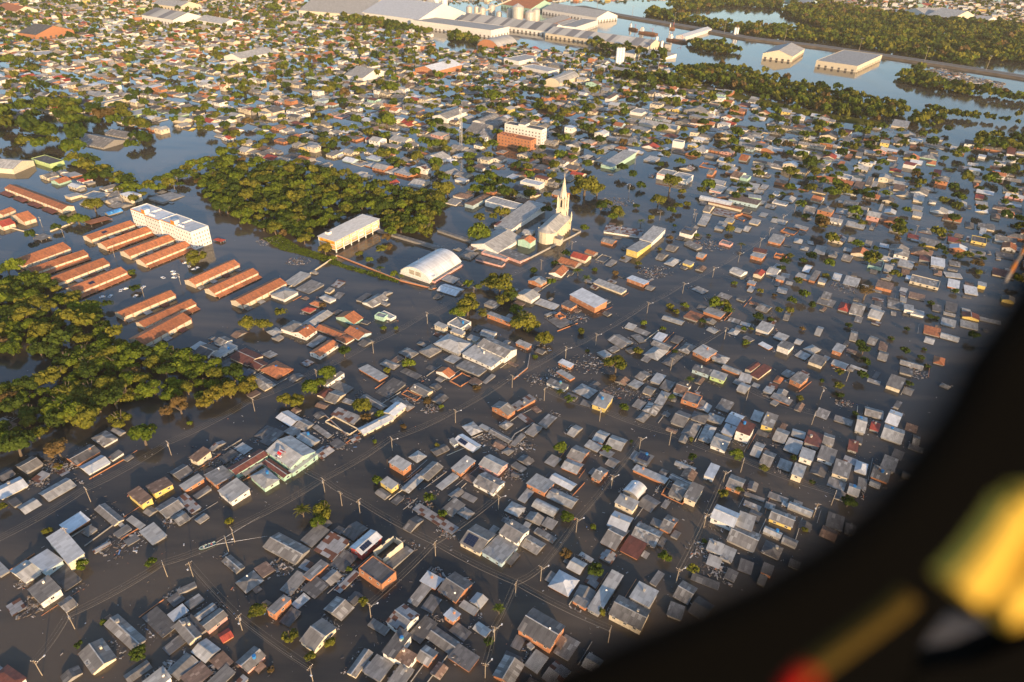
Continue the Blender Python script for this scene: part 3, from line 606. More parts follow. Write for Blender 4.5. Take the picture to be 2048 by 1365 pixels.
SMALL_HOUSES = [
(-171.6,151.4,6.9,3.1,-32.9,'m','L','n',0.7,''),
(-86.6,129.6,4.0,3.6,-46.0,'gb','R','o',0.7,''),
(-37.9,215.0,5.5,5.7,-39.1,'ha','L','n',0.42,''),
(-6.4,134.9,5.4,3.3,-34.5,'ga','L','n',0.56,''),
(-15.3,184.3,5.4,4.4,-35.3,'ha','G','n',0.56,''),
(74.3,214.6,8.8,2.9,-29.0,'ga','L','n',0.56,''),
(105.3,175.4,5.3,3.9,-32.5,'ga','G','n',1.12,''),
(61.4,246.7,4.3,7.2,-36.0,'ha','G','n',0.56,''),
(129.7,238.2,5.7,5.4,-26.2,'ga','L','n',0.7,''),
(-127.0,308.5,6.8,6.2,-39.0,'ha','L','n',0.84,''),
(-123.7,302.7,5.6,4.3,-28.6,'gb','G','n',0.84,''),
(-102.5,300.3,4.8,10.3,-28.9,'m','G','n',0.56,''),
(-115.4,333.2,6.7,5.6,-26.3,'ha','R','n',0.98,''),
(-112.8,340.1,6.6,5.1,-25.5,'ha','T','n',1.12,''),
(-73.3,327.2,6.1,4.2,-24.6,'p','L','t',2.52,''),
(-70.2,329.0,9.4,4.2,-36.1,'p','L','w',1.68,''),
(-60.9,281.9,9.2,5.1,-29.0,'ha','G','n',0.56,''),
(-49.3,275.1,11.0,4.1,-34.8,'m','D','n',0.14,''),
(-46.5,257.4,9.2,3.8,-32.1,'r','N','o',0.56,''),
(-106.1,227.4,4.8,8.2,-23.0,'ha','D','n',0.28,''),
(-87.0,256.1,5.0,6.7,-27.5,'gb','M','c',0.98,''),
(-12.8,313.8,8.3,5.3,-22.8,'ga','L','w',1.4,''),
(-1.4,237.5,4.4,5.3,-38.9,'ha','G','n',0.84,''),
(29.3,235.1,3.8,8.0,-34.9,'ga','L','n',0.56,''),
(-0.1,220.3,3.7,3.9,-38.7,'ha','G','n',0.56,''),
(69.3,323.8,13.5,4.6,-37.8,'m','G','n',0.28,''),
(99.1,420.3,5.2,12.2,-33.2,'ga','G','n',0.56,''),
(104.6,412.5,6.9,12.2,-36.2,'ha','L','n',0.56,''),
(157.6,397.3,5.7,8.6,-34.3,'gb','R','c',2.1,''),
(166.3,377.0,5.9,7.2,-27.4,'m','L','n',0.42,''),
(128.2,367.1,7.4,6.0,-36.8,'m','G','n',0.28,''),
(114.6,373.9,8.3,6.3,-47.8,'m','G','n',0.28,''),
(91.2,335.9,12.2,5.1,-31.5,'ga','L','n',0.56,''),
(80.6,316.7,5.5,8.4,-33.1,'m','W','o',0.7,''),
(68.9,315.2,8.3,5.5,-63.8,'m','G','n',0.14,''),
(111.7,326.4,5.6,5.4,-45.5,'ga','L','n',0.28,''),
(123.2,325.4,4.9,6.8,-37.3,'ha','L','n',0.28,''),
(156.4,317.0,3.5,6.1,-36.4,'ga','L','n',0.56,''),
(160.8,309.1,5.8,8.1,-55.5,'ha','L','n',1.12,''),
(153.9,303.4,6.0,6.8,-45.6,'m','L','n',0.56,''),
(170.3,295.4,7.4,6.1,-38.9,'ga','L','o',1.12,''),
(158.6,344.3,3.3,8.7,-26.9,'ga','G','n',0.56,''),
(148.1,353.7,6.9,9.5,-39.1,'ga','G','n',0.56,''),
(186.4,396.7,9.2,6.6,-37.3,'m','L','o',0.84,''),
(112.1,287.1,9.6,4.2,-37.0,'ga','L','o',1.12,''),
(123.3,289.2,3.3,10.1,-45.2,'gb','M','c',1.96,''),
(114.0,271.6,4.8,7.8,-35.2,'ga','L','n',0.98,''),
(117.5,280.8,5.9,6.9,-25.8,'m','L','n',0.42,''),
(134.1,280.6,3.6,6.5,-36.3,'ha','T','n',0.42,''),
(66.2,279.5,4.9,8.2,-45.6,'ga','G','n',0.56,''),
(67.2,266.9,4.8,6.8,-32.0,'ga','G','c',0.84,''),
(76.7,271.8,5.3,8.0,-32.1,'m','G','n',0.7,''),
(190.8,369.9,5.0,8.7,-31.5,'m','G','c',1.4,''),
(193.0,396.1,3.8,14.5,-34.1,'m','G','o',1.4,''),
(196.3,391.2,4.8,8.7,-29.6,'m','L','c',1.12,''),
(208.8,398.9,4.9,11.1,-29.3,'ga','W','n',0.56,''),
(193.3,409.3,4.3,12.5,-33.0,'ga','W','n',0.56,''),
(212.8,440.1,7.0,11.4,-32.6,'m','L','n',0.28,''),
(219.5,433.5,5.8,10.3,-29.9,'ha','G','n',0.84,''),
(227.0,428.2,6.1,11.1,-34.6,'ga','G','n',0.84,''),
(189.5,325.1,3.7,11.4,-27.1,'ga','G','n',0.7,''),
(198.4,320.8,4.4,9.6,-36.2,'ga','G','n',0.7,''),
(201.5,314.9,4.3,9.3,-29.9,'m','B','n',0.7,''),
(197.2,305.5,4.6,9.7,-31.3,'ga','G','n',0.7,''),
(172.0,329.4,3.3,11.2,-31.7,'ga','L','n',0.42,''),
(225.7,302.8,5.3,8.2,-30.7,'ha','T','n',0.7,''),
(217.0,279.8,4.4,3.5,-46.9,'ha','G','n',0.56,''),
(244.1,327.4,9.3,6.7,-31.8,'ga','L','n',0.56,''),
(251.6,343.3,7.5,8.1,-31.2,'m','L','n',0.7,''),
(278.5,347.9,10.9,4.5,-26.1,'m','L','n',0.42,''),
(304.3,374.1,7.1,7.5,-29.8,'gb','G','y',1.68,''),
(298.4,392.4,4.8,8.1,-31.9,'m','L','y',1.82,''),
(280.8,393.0,6.7,11.0,-29.9,'m','W','o',0.84,''),
(287.8,406.7,10.2,6.8,-13.3,'m','L','n',0.56,''),
(280.5,430.3,6.5,10.3,-29.2,'m','M','n',1.12,''),
(298.6,425.0,6.9,7.5,-25.2,'m','G','n',0.56,''),
(248.3,413.7,5.2,13.7,-28.1,'ga','L','n',0.98,''),
(257.7,409.3,4.8,11.4,-27.1,'ga','B','n',0.84,''),
(235.4,358.1,5.4,9.2,-24.4,'m','L','w',1.68,''),
(238.8,354.0,7.4,8.3,-27.0,'m','L','w',0.7,''),
(248.8,375.2,8.9,8.1,-30.2,'m','B','n',0.56,''),
(253.9,360.9,5.0,8.6,-26.0,'m','D','n',0.56,''),
(263.2,362.2,6.3,11.6,-29.3,'m','D','n',0.42,''),
(279.5,410.0,5.1,8.2,-27.2,'ha','B','n',0.56,''),
(291.2,468.7,7.5,10.0,-28.0,'m','R','n',0.7,''),
(349.2,481.4,4.2,15.8,-32.9,'m','L','n',0.56,''),
(262.2,450.8,6.1,6.9,-26.8,'m','W','n',0.56,''),
(252.6,454.6,4.4,11.1,-29.6,'ga','G','n',0.84,''),
(242.7,460.2,4.0,9.5,-28.5,'ga','G','n',0.84,''),
(65.3,440.7,9.3,8.5,-32.7,'ga','G','o',1.68,''),
(150.2,508.5,5.7,15.0,-29.4,'ga','G','c',1.82,''),
(146.3,497.2,6.3,7.7,-27.5,'m','L','n',0.98,''),
(143.1,488.7,6.4,8.3,-25.2,'m','L','n',0.98,''),
(139.5,480.9,6.5,8.0,-24.7,'m','L','n',0.98,''),
(154.4,480.7,6.5,7.0,-25.8,'m','L','n',0.98,''),
(150.1,472.5,6.4,8.0,-25.6,'m','L','n',0.98,''),
(161.2,487.0,6.4,8.4,-29.3,'m','L','y',1.26,''),
(173.6,495.8,8.9,10.5,-52.1,'r','N','o',1.68,''),
(180.1,486.3,7.0,8.6,-32.8,'m','L','c',1.12,''),
(163.9,470.6,4.6,8.2,-30.0,'ga','L','n',0.56,''),
(171.2,473.8,4.0,11.1,-29.5,'ga','L','n',0.56,''),
(191.5,502.7,5.5,8.0,-30.2,'m','L','n',0.42,''),
(212.6,479.1,9.9,5.8,-37.7,'m','L','o',0.7,''),
(148.1,444.8,7.9,6.2,-35.9,'p','G','p',1.68,''),
(108.4,434.6,6.6,10.3,-30.2,'ga','G','n',0.7,''),
(123.7,439.1,12.1,6.5,-53.1,'m','G','n',1.26,''),
(126.0,422.6,5.1,8.7,-34.1,'ga','L','o',1.4,''),
(167.7,431.1,9.0,6.1,-24.9,'m','M','w',2.24,''),
(181.0,427.4,7.5,6.8,-31.2,'r','N','o',1.4,''),
(202.4,454.7,5.8,8.4,-27.5,'ha','L','n',0.56,''),
(202.5,442.0,5.1,6.4,-28.7,'ha','L','n',0.42,''),
(210.3,452.4,4.2,6.7,-14.0,'ha','L','n',0.42,''),
(246.9,540.5,8.1,13.5,-36.7,'ga','T','c',1.12,''),
(212.9,440.0,7.0,14.3,-26.7,'m','L','n',0.28,''),
(202.8,521.3,7.1,9.0,-33.2,'ga','G','n',0.56,''),
(197.5,530.2,5.9,9.9,-26.0,'m','L','n',0.42,''),
(195.6,541.7,10.4,10.0,-15.8,'m','L','t',0.7,''),
(203.1,555.1,7.2,10.4,-27.1,'ga','L','n',0.56,''),
(210.6,566.5,5.7,11.3,-31.3,'m','L','n',0.56,''),
(216.1,550.1,4.8,9.3,-28.7,'p','L','w',1.4,''),
(200.8,564.8,9.0,14.1,-26.2,'m','L','c',1.4,''),
(228.5,578.3,9.4,11.9,-30.6,'m','B','o',1.68,''),
(124.7,631.3,10.8,14.4,-34.3,'m','L','n',1.4,''),
(172.9,597.5,5.4,15.0,-29.3,'ga','G','o',1.82,''),
(192.4,604.1,5.6,15.3,-38.2,'m','L','o',1.82,''),
(199.9,586.5,6.7,9.9,-34.3,'p','L','t',2.52,''),
(192.1,636.5,7.4,13.4,-29.2,'p','W','c',2.1,''),
(185.2,649.0,11.4,11.8,-32.3,'m','G','n',1.4,''),
(215.1,644.7,7.8,17.6,-28.7,'ga','T','n',1.4,''),
(220.8,619.7,10.0,16.0,-28.1,'ga','G','n',0.98,''),
(351.1,744.7,8.1,19.2,-34.3,'m','M','w',2.24,''),
(341.6,718.9,6.4,21.7,-29.6,'m','G','w',1.4,''),
(327.6,701.6,4.5,21.2,-32.2,'p','L','c',1.96,''),
(289.8,638.7,7.3,12.6,-37.5,'m','L','c',1.12,''),
(304.8,639.2,4.5,13.2,-34.8,'m','T','o',0.98,''),
(355.3,640.7,5.2,18.0,-34.4,'ha','G','n',0.7,''),
(385.2,619.5,6.6,16.5,-31.6,'m','R','n',1.4,''),
(390.9,614.7,8.4,13.6,-30.7,'m','L','c',1.68,''),
(396.1,652.0,8.4,12.9,-28.4,'ha','T','t',1.12,''),
(386.0,679.5,5.5,11.1,-31.4,'m','L','w',1.68,''),
(296.0,577.6,7.4,18.5,-29.6,'m','B','o',1.12,''),
(311.3,590.5,4.5,25.3,-31.9,'ga','D','c',1.12,''),
(311.5,581.7,4.4,14.1,-31.9,'m','L','c',0.7,''),
(333.8,548.8,8.1,13.8,-28.2,'m','L','c',1.82,''),
(344.5,546.4,5.8,12.5,-28.8,'m','L','w',1.68,'greenband'),
(274.8,517.9,7.1,13.7,-33.2,'ga','G','w',1.96,''),
(315.2,512.4,6.9,10.0,-29.7,'m','L','c',1.68,''),
(323.0,527.9,7.9,13.2,-31.0,'m','L','n',0.7,''),
(246.3,539.1,8.9,10.2,-35.7,'ga','G','c',1.12,''),
(232.6,517.0,7.5,14.8,-32.3,'ga','L','n',0.98,''),
(294.1,528.2,2.1,16.5,-30.8,'ga','L','n',0.7,''),
(269.4,486.9,3.1,14.2,-31.6,'ga','G','n',0.84,''),
(378.4,515.0,6.0,14.2,-28.8,'ha','B','c',1.12,''),
(347.7,496.0,6.3,13.3,-27.9,'ha','D','n',0.56,''),
(390.5,559.3,6.4,9.7,-31.3,'m','R','n',1.12,''),
(383.4,543.4,8.9,8.2,-26.0,'m','L','o',1.12,''),
(460.2,678.9,6.8,13.3,-34.0,'m','W','w',1.12,''),
(447.3,736.5,6.6,20.1,-34.3,'m','L','c',1.12,''),
(404.1,704.7,6.1,11.4,-29.5,'m','T','o',1.4,''),
(417.9,638.5,5.0,18.1,-31.4,'ha','B','n',0.7,''),
(415.5,608.1,6.7,16.7,-26.8,'m','G','n',0.7,''),
(405.3,590.7,4.3,12.3,-28.0,'ha','T','n',0.84,''),
(355.3,576.0,8.0,9.7,-22.3,'m','L','n',0.56,''),
(334.1,669.2,6.0,14.6,-28.5,'m','G','c',1.4,''),
(320.4,661.6,6.0,14.8,-29.8,'m','T','o',1.12,''),
(-39.3,376.4,9.6,7.3,-32.8,'m','L','n',0.7,''),
(51.4,421.3,7.9,6.0,-39.1,'ga','T','n',1.4,''),
(58.9,414.8,6.8,10.0,-33.3,'r','N','n',0.7,''),
(63.4,407.0,4.4,9.1,-33.8,'m','G','n',0.42,''),
(-12.2,345.8,7.7,7.0,-31.2,'m','G','n',1.4,''),
(26.9,335.2,4.5,4.7,-46.5,'r','N','o',1.96,''),
(9.1,451.9,7.3,8.8,-24.8,'ga','L','w',1.4,''),
(-46.6,556.6,9.7,9.0,-26.4,'m','W','w',1.4,''),
(-108.0,346.4,9.4,5.2,-34.0,'ha','L','w',1.12,''),
(-87.6,349.9,4.2,11.3,-22.3,'m','D','n',0.42,''),
(-336.7,490.7,8.0,9.8,-29.9,'m','L','c',1.68,''),
(-292.2,463.1,6.0,10.9,-34.2,'v','U','n',0.84,''),
]
ROWS = [
(-276.3, 427.2, 10.3, 31.8, -30.5, 'gb', 'T', 'c', 2.66, 'row,porch0', 'terracotta-roofed townhouse row farthest back beside the white apartment block'),
(-260.7, 417.1, 10.8, 32.8, -30.8, 'gb', 'T', 'c', 2.66, 'row,porch', 'second townhouse row from the white apartment block, with a tiled porch'),
(-240.1, 405.3, 11.6, 31.9, -31.3, 'gb', 'T', 'c', 2.66, 'row,porch0', 'third townhouse row in front of the white apartment block'),
(-225.0, 396.1, 10.5, 34.1, -29.6, 'gb', 'T', 'c', 2.66, 'row,porch', 'fourth townhouse row in front of the white block, nearest the parked cars'),
(-298.8, 387.3, 14.1, 30.5, -27.5, 'gb', 'T', 'c', 2.66, 'row,porch0', "rearmost townhouse row of the group at the wood's edge"),
(-283.0, 378.2, 9.7, 33.4, -32.4, 'gb', 'T', 'c', 2.66, 'row,porch', "second townhouse row of the group at the wood's edge, with tiled porch"),
(-263.7, 366.9, 11.6, 32.9, -29.6, 'gb', 'T', 'c', 2.66, 'row,porch0', "third townhouse row of the group at the wood's edge"),
(-246.8, 355.9, 11.5, 32.2, -28.7, 'gb', 'T', 'c', 2.66, 'row,porch', "front townhouse row of the group at the wood's edge, with two solar panels"),
(-205.9, 330.5, 9.0, 31.8, -32.8, 'gb', 'T', 'c', 2.66, 'row,porch0', 'long townhouse row behind the one with a dark tiled porch, beside the wood'),
(-190.1, 321.2, 6.9, 31.7, -32.4, 'gb', 'T', 'c', 2.66, 'row,porch', 'townhouse row with a long dark tiled porch touching the wood'),
(-185.7, 304.7, 12.0, 30.3, -25.4, 'gb', 'T', 'c', 2.66, 'row,porch0', 'shadowed townhouse row closest to the round hedge trees and small grey houses'),
(-184.2, 371.1, 10.3, 33.3, -29.9, 'gb', 'T', 'c', 2.66, 'row,porch0', 'rearmost townhouse row of the three nearest the open water'),
(-168.7, 361.0, 9.5, 32.6, -30.5, 'gb', 'T', 'c', 2.66, 'row,porch', 'middle townhouse row of the three nearest the open water, with porch'),
(-148.3, 348.6, 10.5, 33.2, -29.9, 'gb', 'T', 'c', 2.66, 'row,porch0', 'front townhouse row of the three nearest the open water, beside the white hipped house'),
(-357.5, 481.9, 77.5, 9.2, -30.2, 'ga', 'T', 'c', 3.08, 'row,porcha', 'longest townhouse row with bright orange roof and tiled carports'),
(-363.8, 452.7, 7.6, 10.6, -16.9, 'gb', 'T', 'c', 2.8, 'row', "small townhouse block at the picture's edge below the longest row"),
(-345.5, 444.1, 18.6, 8.7, -31.2, 'gb', 'T', 'c', 2.8, 'row', 'short gabled townhouse block with maroon-shaded roof below the longest row'),
(-351.4, 432.7, 12.4, 8.7, -29.8, 'gb', 'R', 'c', 2.8, 'row', "reddest-roofed short townhouse block at the picture's edge"),
]
LANDMARKS = [
(-53.0, 391.1, 23.7, 33.1, -31.3, 'v', 'W', 'w', 1.96, 'gym', 'gymnasium', 'gymnasium', 'white barrel-vaulted gymnasium with gridded windows in its arched end, standing in floodwater'),
(27.4, 452.4, 13.6, 29.5, -23.6, 'gb', 'L', 'c', 8.4, 'church', 'church', 'church', 'cream church with buttressed nave, rounded apse and tall spire topped by a cross'),
(3.2, 476.9, 15.1, 52.0, -29.4, 'm', 'L', 'w', 3.08, '', 'parish_building', 'building', 'long white school wing with pale sheet roof and rusty end beside the church'),
(-9.8, 500.0, 27.3, 11.8, -31.8, 'p', 'L', 'w', 4.48, '', 'parish_building', 'building', 'two-storey white flat-roofed building behind the long wing near the church'),
(-12.9, 431.9, 22.7, 30.2, -32.2, 'gb', 'L', 'w', 2.52, '', 'hall', 'hall', 'low wide white hall with pale gabled roof between gymnasium and church'),
(-15.9, 402.9, 20.3, 5.4, -27.1, 'm', 'D', 'p', 1.4, '', 'classroom_block', 'building', 'narrow pink classroom strip with dark roof before the wide hall'),
(-12.5, 412.7, 19.1, 6.7, -30.4, 'p', 'L', 'p', 1.82, '', 'classroom_block', 'building', 'pink flat-roofed classroom block with recessed roof panels before the wide hall'),
(-0.1, 412.0, 18.1, 11.4, -37.7, 'm', 'G', 'p', 1.4, '', 'classroom_block', 'building', 'low pink annex under a wide grey slab ending at the church wall'),
(7.8, 432.4, 10.1, 8.8, -29.6, 'gb', 'T', 't', 4.2, '', 'parish_house', 'house', 'pale green two-storey house with terracotta roof and balcony beside the church apse'),
(-41.4, 441.3, 32.7, 3.6, -34.5, 'm', 'G', 'n', 1.26, '', 'covered_walkway', 'walkway', 'wide grey covered walkway leading to the low white hall'),
(12.4, 549.4, 18.0, 9.4, -30.0, 'p', 'W', 'w', 4.2, '', 'warehouse', 'warehouse', 'plain white box warehouse with blue-grey roof beyond the church tower'),
(-73.4, 433.2, 53.8, 4.4, -30.0, 'm', 'G', 'n', 1.4, '', 'covered_walkway', 'walkway', 'narrow covered walkway running from the raised school to the gymnasium'),
(-113.5, 432.5, 15.9, 45.4, -29.3, 'm', 'W', 'o', 8.4, 'school', 'school_building', 'school', 'two-storey orange school raised on white columns at the edge of the wood'),
(-234.6, 429.3, 66.0, 12.6, -31.2, 'p', 'W', 'w', 13.16, 'block', 'apartment_block', 'apartment block', 'long white four-storey apartment block with stepped blue-grey roofs behind the townhouse rows'),
(-420.0, 549.3, 21.8, 23.6, -7.7, 'ga', 'L', 'c', 4.2, '', 'hall', 'hall', 'big cream gabled hall with green glass front at the picture edge'),
(-400.1, 565.3, 27.2, 12.0, -29.2, 'p', 'D', 'g', 3.64, '', 'office_building', 'building', 'lime green office building with dark blue roof beside the cream hall'),
(-389.6, 629.0, 41.9, 27.3, -23.1, 'ga', 'G', 'n', 1.4, '', 'school_roof', 'building', 'grey low school roof among the tall park trees, the larger of two'),
(-381.1, 653.8, 28.2, 17.1, -22.4, 'ga', 'G', 'n', 1.4, '', 'school_roof', 'building', 'grey low school roof among the tall park trees, the smaller of two'),
(-447.3, 766.4, 7.7, 37.5, -25.2, 'p', 'L', 'c', 4.2, '', 'apartment_block', 'building', 'yellowish two-storey apartment building beyond the park trees'),
(-400.4, 730.4, 19.3, 25.6, -31.6, 'p', 'L', 'g', 2.8, '', 'building', 'building', 'mint green flat-roofed building beyond the flooded pond'),
(-346.2, 706.5, 15.7, 12.3, -25.7, 'ga', 'L', 'c', 2.8, '', 'house', 'house', 'cream gabled house on the far shore of the pond'),
(6.1, 680.1, 41.5, 10.5, -28.8, 'p', 'D', 'w', 15.4, 'hosp', 'hospital_block', 'building', 'tall white block with rows of small windows behind the brick tenement'),
(-2.3, 659.6, 37.5, 10.5, -29.7, 'p', 'T', 'o', 10.5, 'hosp', 'tenement', 'building', 'unfinished orange brick tenement with rows of window holes'),
(-75.6, 756.9, 19.8, 40.2, -29.0, 'gb', 'G', 'w', 4.9, '', 'warehouse', 'warehouse', 'white warehouse with grey roof behind the lattice mast'),
(-36.1, 744.1, 14.8, 36.7, -27.5, 'v', 'G', 'w', 2.8, '', 'vaulted_hall', 'hall', 'small vaulted hall with white arched front right behind the mast'),
(-25.2, 736.1, 11.3, 38.2, -22.9, 'v', 'G', 'n', 2.1, '', 'vaulted_hall', 'hall', 'low grey vaulted roof between the mast and the white block'),
(-38.8, 709.3, 18.9, 41.0, -28.2, 'ga', 'G', 'n', 1.96, '', 'shed', 'shed', 'broad grey shed roof at the foot of the lattice mast'),
(-28.6, 693.3, 17.3, 29.2, -25.3, 'ga', 'G', 'n', 1.96, '', 'shed', 'shed', 'broad grey shed roof touching the brick tenement'),
(151.3, 750.7, 42.3, 17.4, -31.3, 'ga', 'L', 'c', 2.52, '', 'sports_shed', 'shed', 'long open shed with cream roof among houses beyond the car park'),
(136.9, 805.6, 14.6, 21.3, -30.4, 'p', 'L', 'w', 3.36, '', 'building', 'building', 'white cubic building with grey roof beyond the long open shed'),
(157.9, 677.6, 10.2, 7.8, -26.1, 'p', 'L', 'w', 6.3, '', 'apartment_tower', 'building', 'slim white tower house standing alone at the flooded avenue'),
(202.2, 766.0, 26.0, 14.2, -29.5, 'ga', 'T', 'w', 1.96, '', 'townhouse_row', 'house', 'white row house with terracotta roof beside clump of round trees'),
(256.4, 827.7, 16.9, 15.9, -31.0, 'p', 'T', 'o', 3.08, '', 'building', 'building', 'salmon two-storey building near the river wood'),
(231.6, 888.1, 12.4, 20.0, -27.7, 'm', 'G', 'c', 3.08, '', 'house', 'house', 'cream two-storey house at the grassy dyke'),
(112.6, 868.6, 6.5, 30.3, -30.0, 'm', 'B', 'w', 4.2, '', 'apartment_block', 'building', 'pale two-storey building with tan roof left of the flooded lots'),
(-217.7, 1501.0, 145.8, 147.0, -32.4, 'ga', 'W', 'w', 12.6, '', 'warehouse', 'warehouse', 'largest white warehouse with white ribbed roof'),
(-117.4, 1375.5, 182.0, 59.4, -31.5, 'p', 'L', 'w', 12.6, '', 'warehouse', 'warehouse', 'long white box warehouse in front of the largest white warehouse'),
(-22.1, 1431.7, 210.5, 64.1, -32.8, 'ga', 'S', 'w', 7.0, '', 'warehouse', 'warehouse', 'long low warehouse with striped roof and loading bays'),
(139.8, 1297.5, 203.7, 55.9, -35.1, 'ga', 'S', 'c', 7.0, '', 'warehouse', 'warehouse', 'weathered riverside warehouse with striped roof'),
(-361.0, 1559.0, 147.2, 148.3, -16.9, 'ga', 'L', 'c', 8.4, '', 'warehouse', 'warehouse', 'wide beige warehouse next to the largest white warehouse'),
(120.9, 1631.8, 158.9, 67.4, -45.5, 'ga', 'L', 'w', 8.4, '', 'market_hall', 'hall', 'white-gabled market hall near the highway'),
(11.8, 1738.2, 98.7, 84.5, -45.1, 'ga', 'T', 't', 7.0, '', 'market_hall', 'hall', 'hall with green-edged striped roof behind the silos'),
(58.6, 1496.2, 33.1, 126.9, -23.6, 'gb', 'L', 'o', 7.0, '', 'hall', 'hall', 'brick-gabled hall beside the twin silos, the larger one'),
(82.7, 1473.5, 32.4, 84.3, -24.9, 'gb', 'L', 'o', 5.6, '', 'hall', 'hall', 'small brick-gabled hall beside the white elevator block'),
(108.4, 1437.0, 33.0, 122.4, -24.8, 'p', 'L', 'w', 12.6, '', 'grain_elevator', 'building', 'white grain elevator block near the river'),
(-41.4, 1224.4, 40.3, 61.7, -29.5, 'v', 'L', 'o', 4.2, '', 'hangar', 'hall', 'orange arched brick hangar by the pond'),
(-647.7, 1376.1, 96.1, 64.3, -32.3, 'ga', 'S', 'w', 8.4, '', 'warehouse', 'warehouse', 'white warehouse with striped roof and red corner band'),
(-555.1, 1354.8, 76.5, 40.9, -31.2, 'ga', 'L', 'w', 5.6, '', 'warehouse', 'warehouse', 'beige hall beside the white warehouse with red band'),
(-761.7, 1173.1, 42.5, 65.2, -23.1, 'ga', 'D', 'o', 7.0, '', 'warehouse', 'warehouse', 'orange brick warehouse with grey roof at the far left'),
(-955.6, 1403.5, 71.4, 40.1, -28.9, 'ga', 'T', 'c', 7.0, '', 'warehouse', 'warehouse', 'tan gabled warehouse at the far left corner'),
(-715.9, 1547.5, 84.6, 54.2, -27.4, 'ga', 'L', 'c', 7.0, '', 'warehouse', 'warehouse', 'cream hall behind the striped warehouse'),
(-673.2, 1012.9, 33.2, 27.3, -45.9, 'p', 'L', 'c', 4.2, '', 'building', 'building', 'cream flat-roofed building among the dense far houses'),
(326.6, 1417.0, 19.5, 138.7, -32.7, 'gb', 'W', 'w', 5.6, '', 'boat_shed', 'shed', 'white boat shed with blue-white roof beside the barges'),
(433.8, 1218.9, 47.4, 94.3, -30.1, 'gb', 'L', 'c', 8.4, '', 'warehouse', 'warehouse', 'weathered riverside warehouse with steep hipped grey roof'),
(524.9, 1173.8, 61.4, 139.9, -37.9, 'p', 'L', 'c', 9.1, '', 'warehouse', 'warehouse', 'large square cream warehouse on the river bank with green door'),
(239.3, 1257.7, 35.7, 14.1, -68.9, 'm', 'G', 'n', 8.4, '', 'loading_shelter', 'shed', 'open loading shelter at the end of the riverside warehouse'),
(216.9, 1176.2, 49.7, 37.0, -48.7, 'm', 'L', 'w', 2.8, '', 'building', 'building', 'long white office block by the three white tanks'),
(179.3, 1179.1, 21.2, 35.2, -34.9, 'p', 'L', 'w', 5.6, '', 'building', 'building', 'white cubic office by the three white tanks'),
(-395.3, 1054.2, 33.7, 68.3, -24.8, 'gb', 'L', 'w', 4.9, '', 'warehouse', 'warehouse', 'long white hall in the dense far housing'),
(-204.4, 951.4, 32.6, 51.4, -31.9, 'ga', 'L', 'w', 4.2, '', 'market_hall', 'hall', 'low hall with wide pale roof beside round yellow tree'),
(-115.1, 1006.9, 35.1, 63.5, -30.6, 'gb', 'W', 'o', 5.6, '', 'hall', 'hall', 'hall with blue-white roof and orange front by the round trees'),
(27.1, 1030.2, 48.3, 25.4, -38.8, 'p', 'L', 'w', 4.2, '', 'building', 'building', 'long white institutional building on the far side'),
(54.5, 955.5, 23.2, 61.0, -27.9, 'v', 'L', 'c', 5.6, '', 'vaulted_hall', 'hall', 'cream vaulted sports hall with framed arched end'),
(0.5, 1094.0, 28.4, 51.9, -37.4, 'p', 'L', 'w', 5.6, '', 'building', 'building', 'tall white narrow building near the far pond'),
(186.5, 1294.8, 24.5, 59.0, -31.3, 'm', 'T', 'w', 4.2, '', 'building', 'building', 'small tiled building behind the silos by the river'),
(995.6, 1869.1, 71.9, 97.4, -67.1, 'gb', 'L', 'w', 7.0, '', 'hall', 'hall', 'pale hall at the edge of the far wood'),
(1016.9, 1797.9, 64.0, 96.9, -61.6, 'ga', 'L', 'c', 8.4, '', 'hall', 'hall', 'cream hall with pale roof beyond the far wood'),
(1076.4, 1764.8, 34.3, 60.7, -58.0, 'ga', 'L', 'w', 5.6, '', 'hall', 'hall', 'wide low hall beyond the far wood'),
(743.1, 1988.0, 49.0, 51.1, -80.3, 'ga', 'L', 'b', 8.4, '', 'warehouse', 'warehouse', 'blue-roofed warehouse beyond the lake'),
]
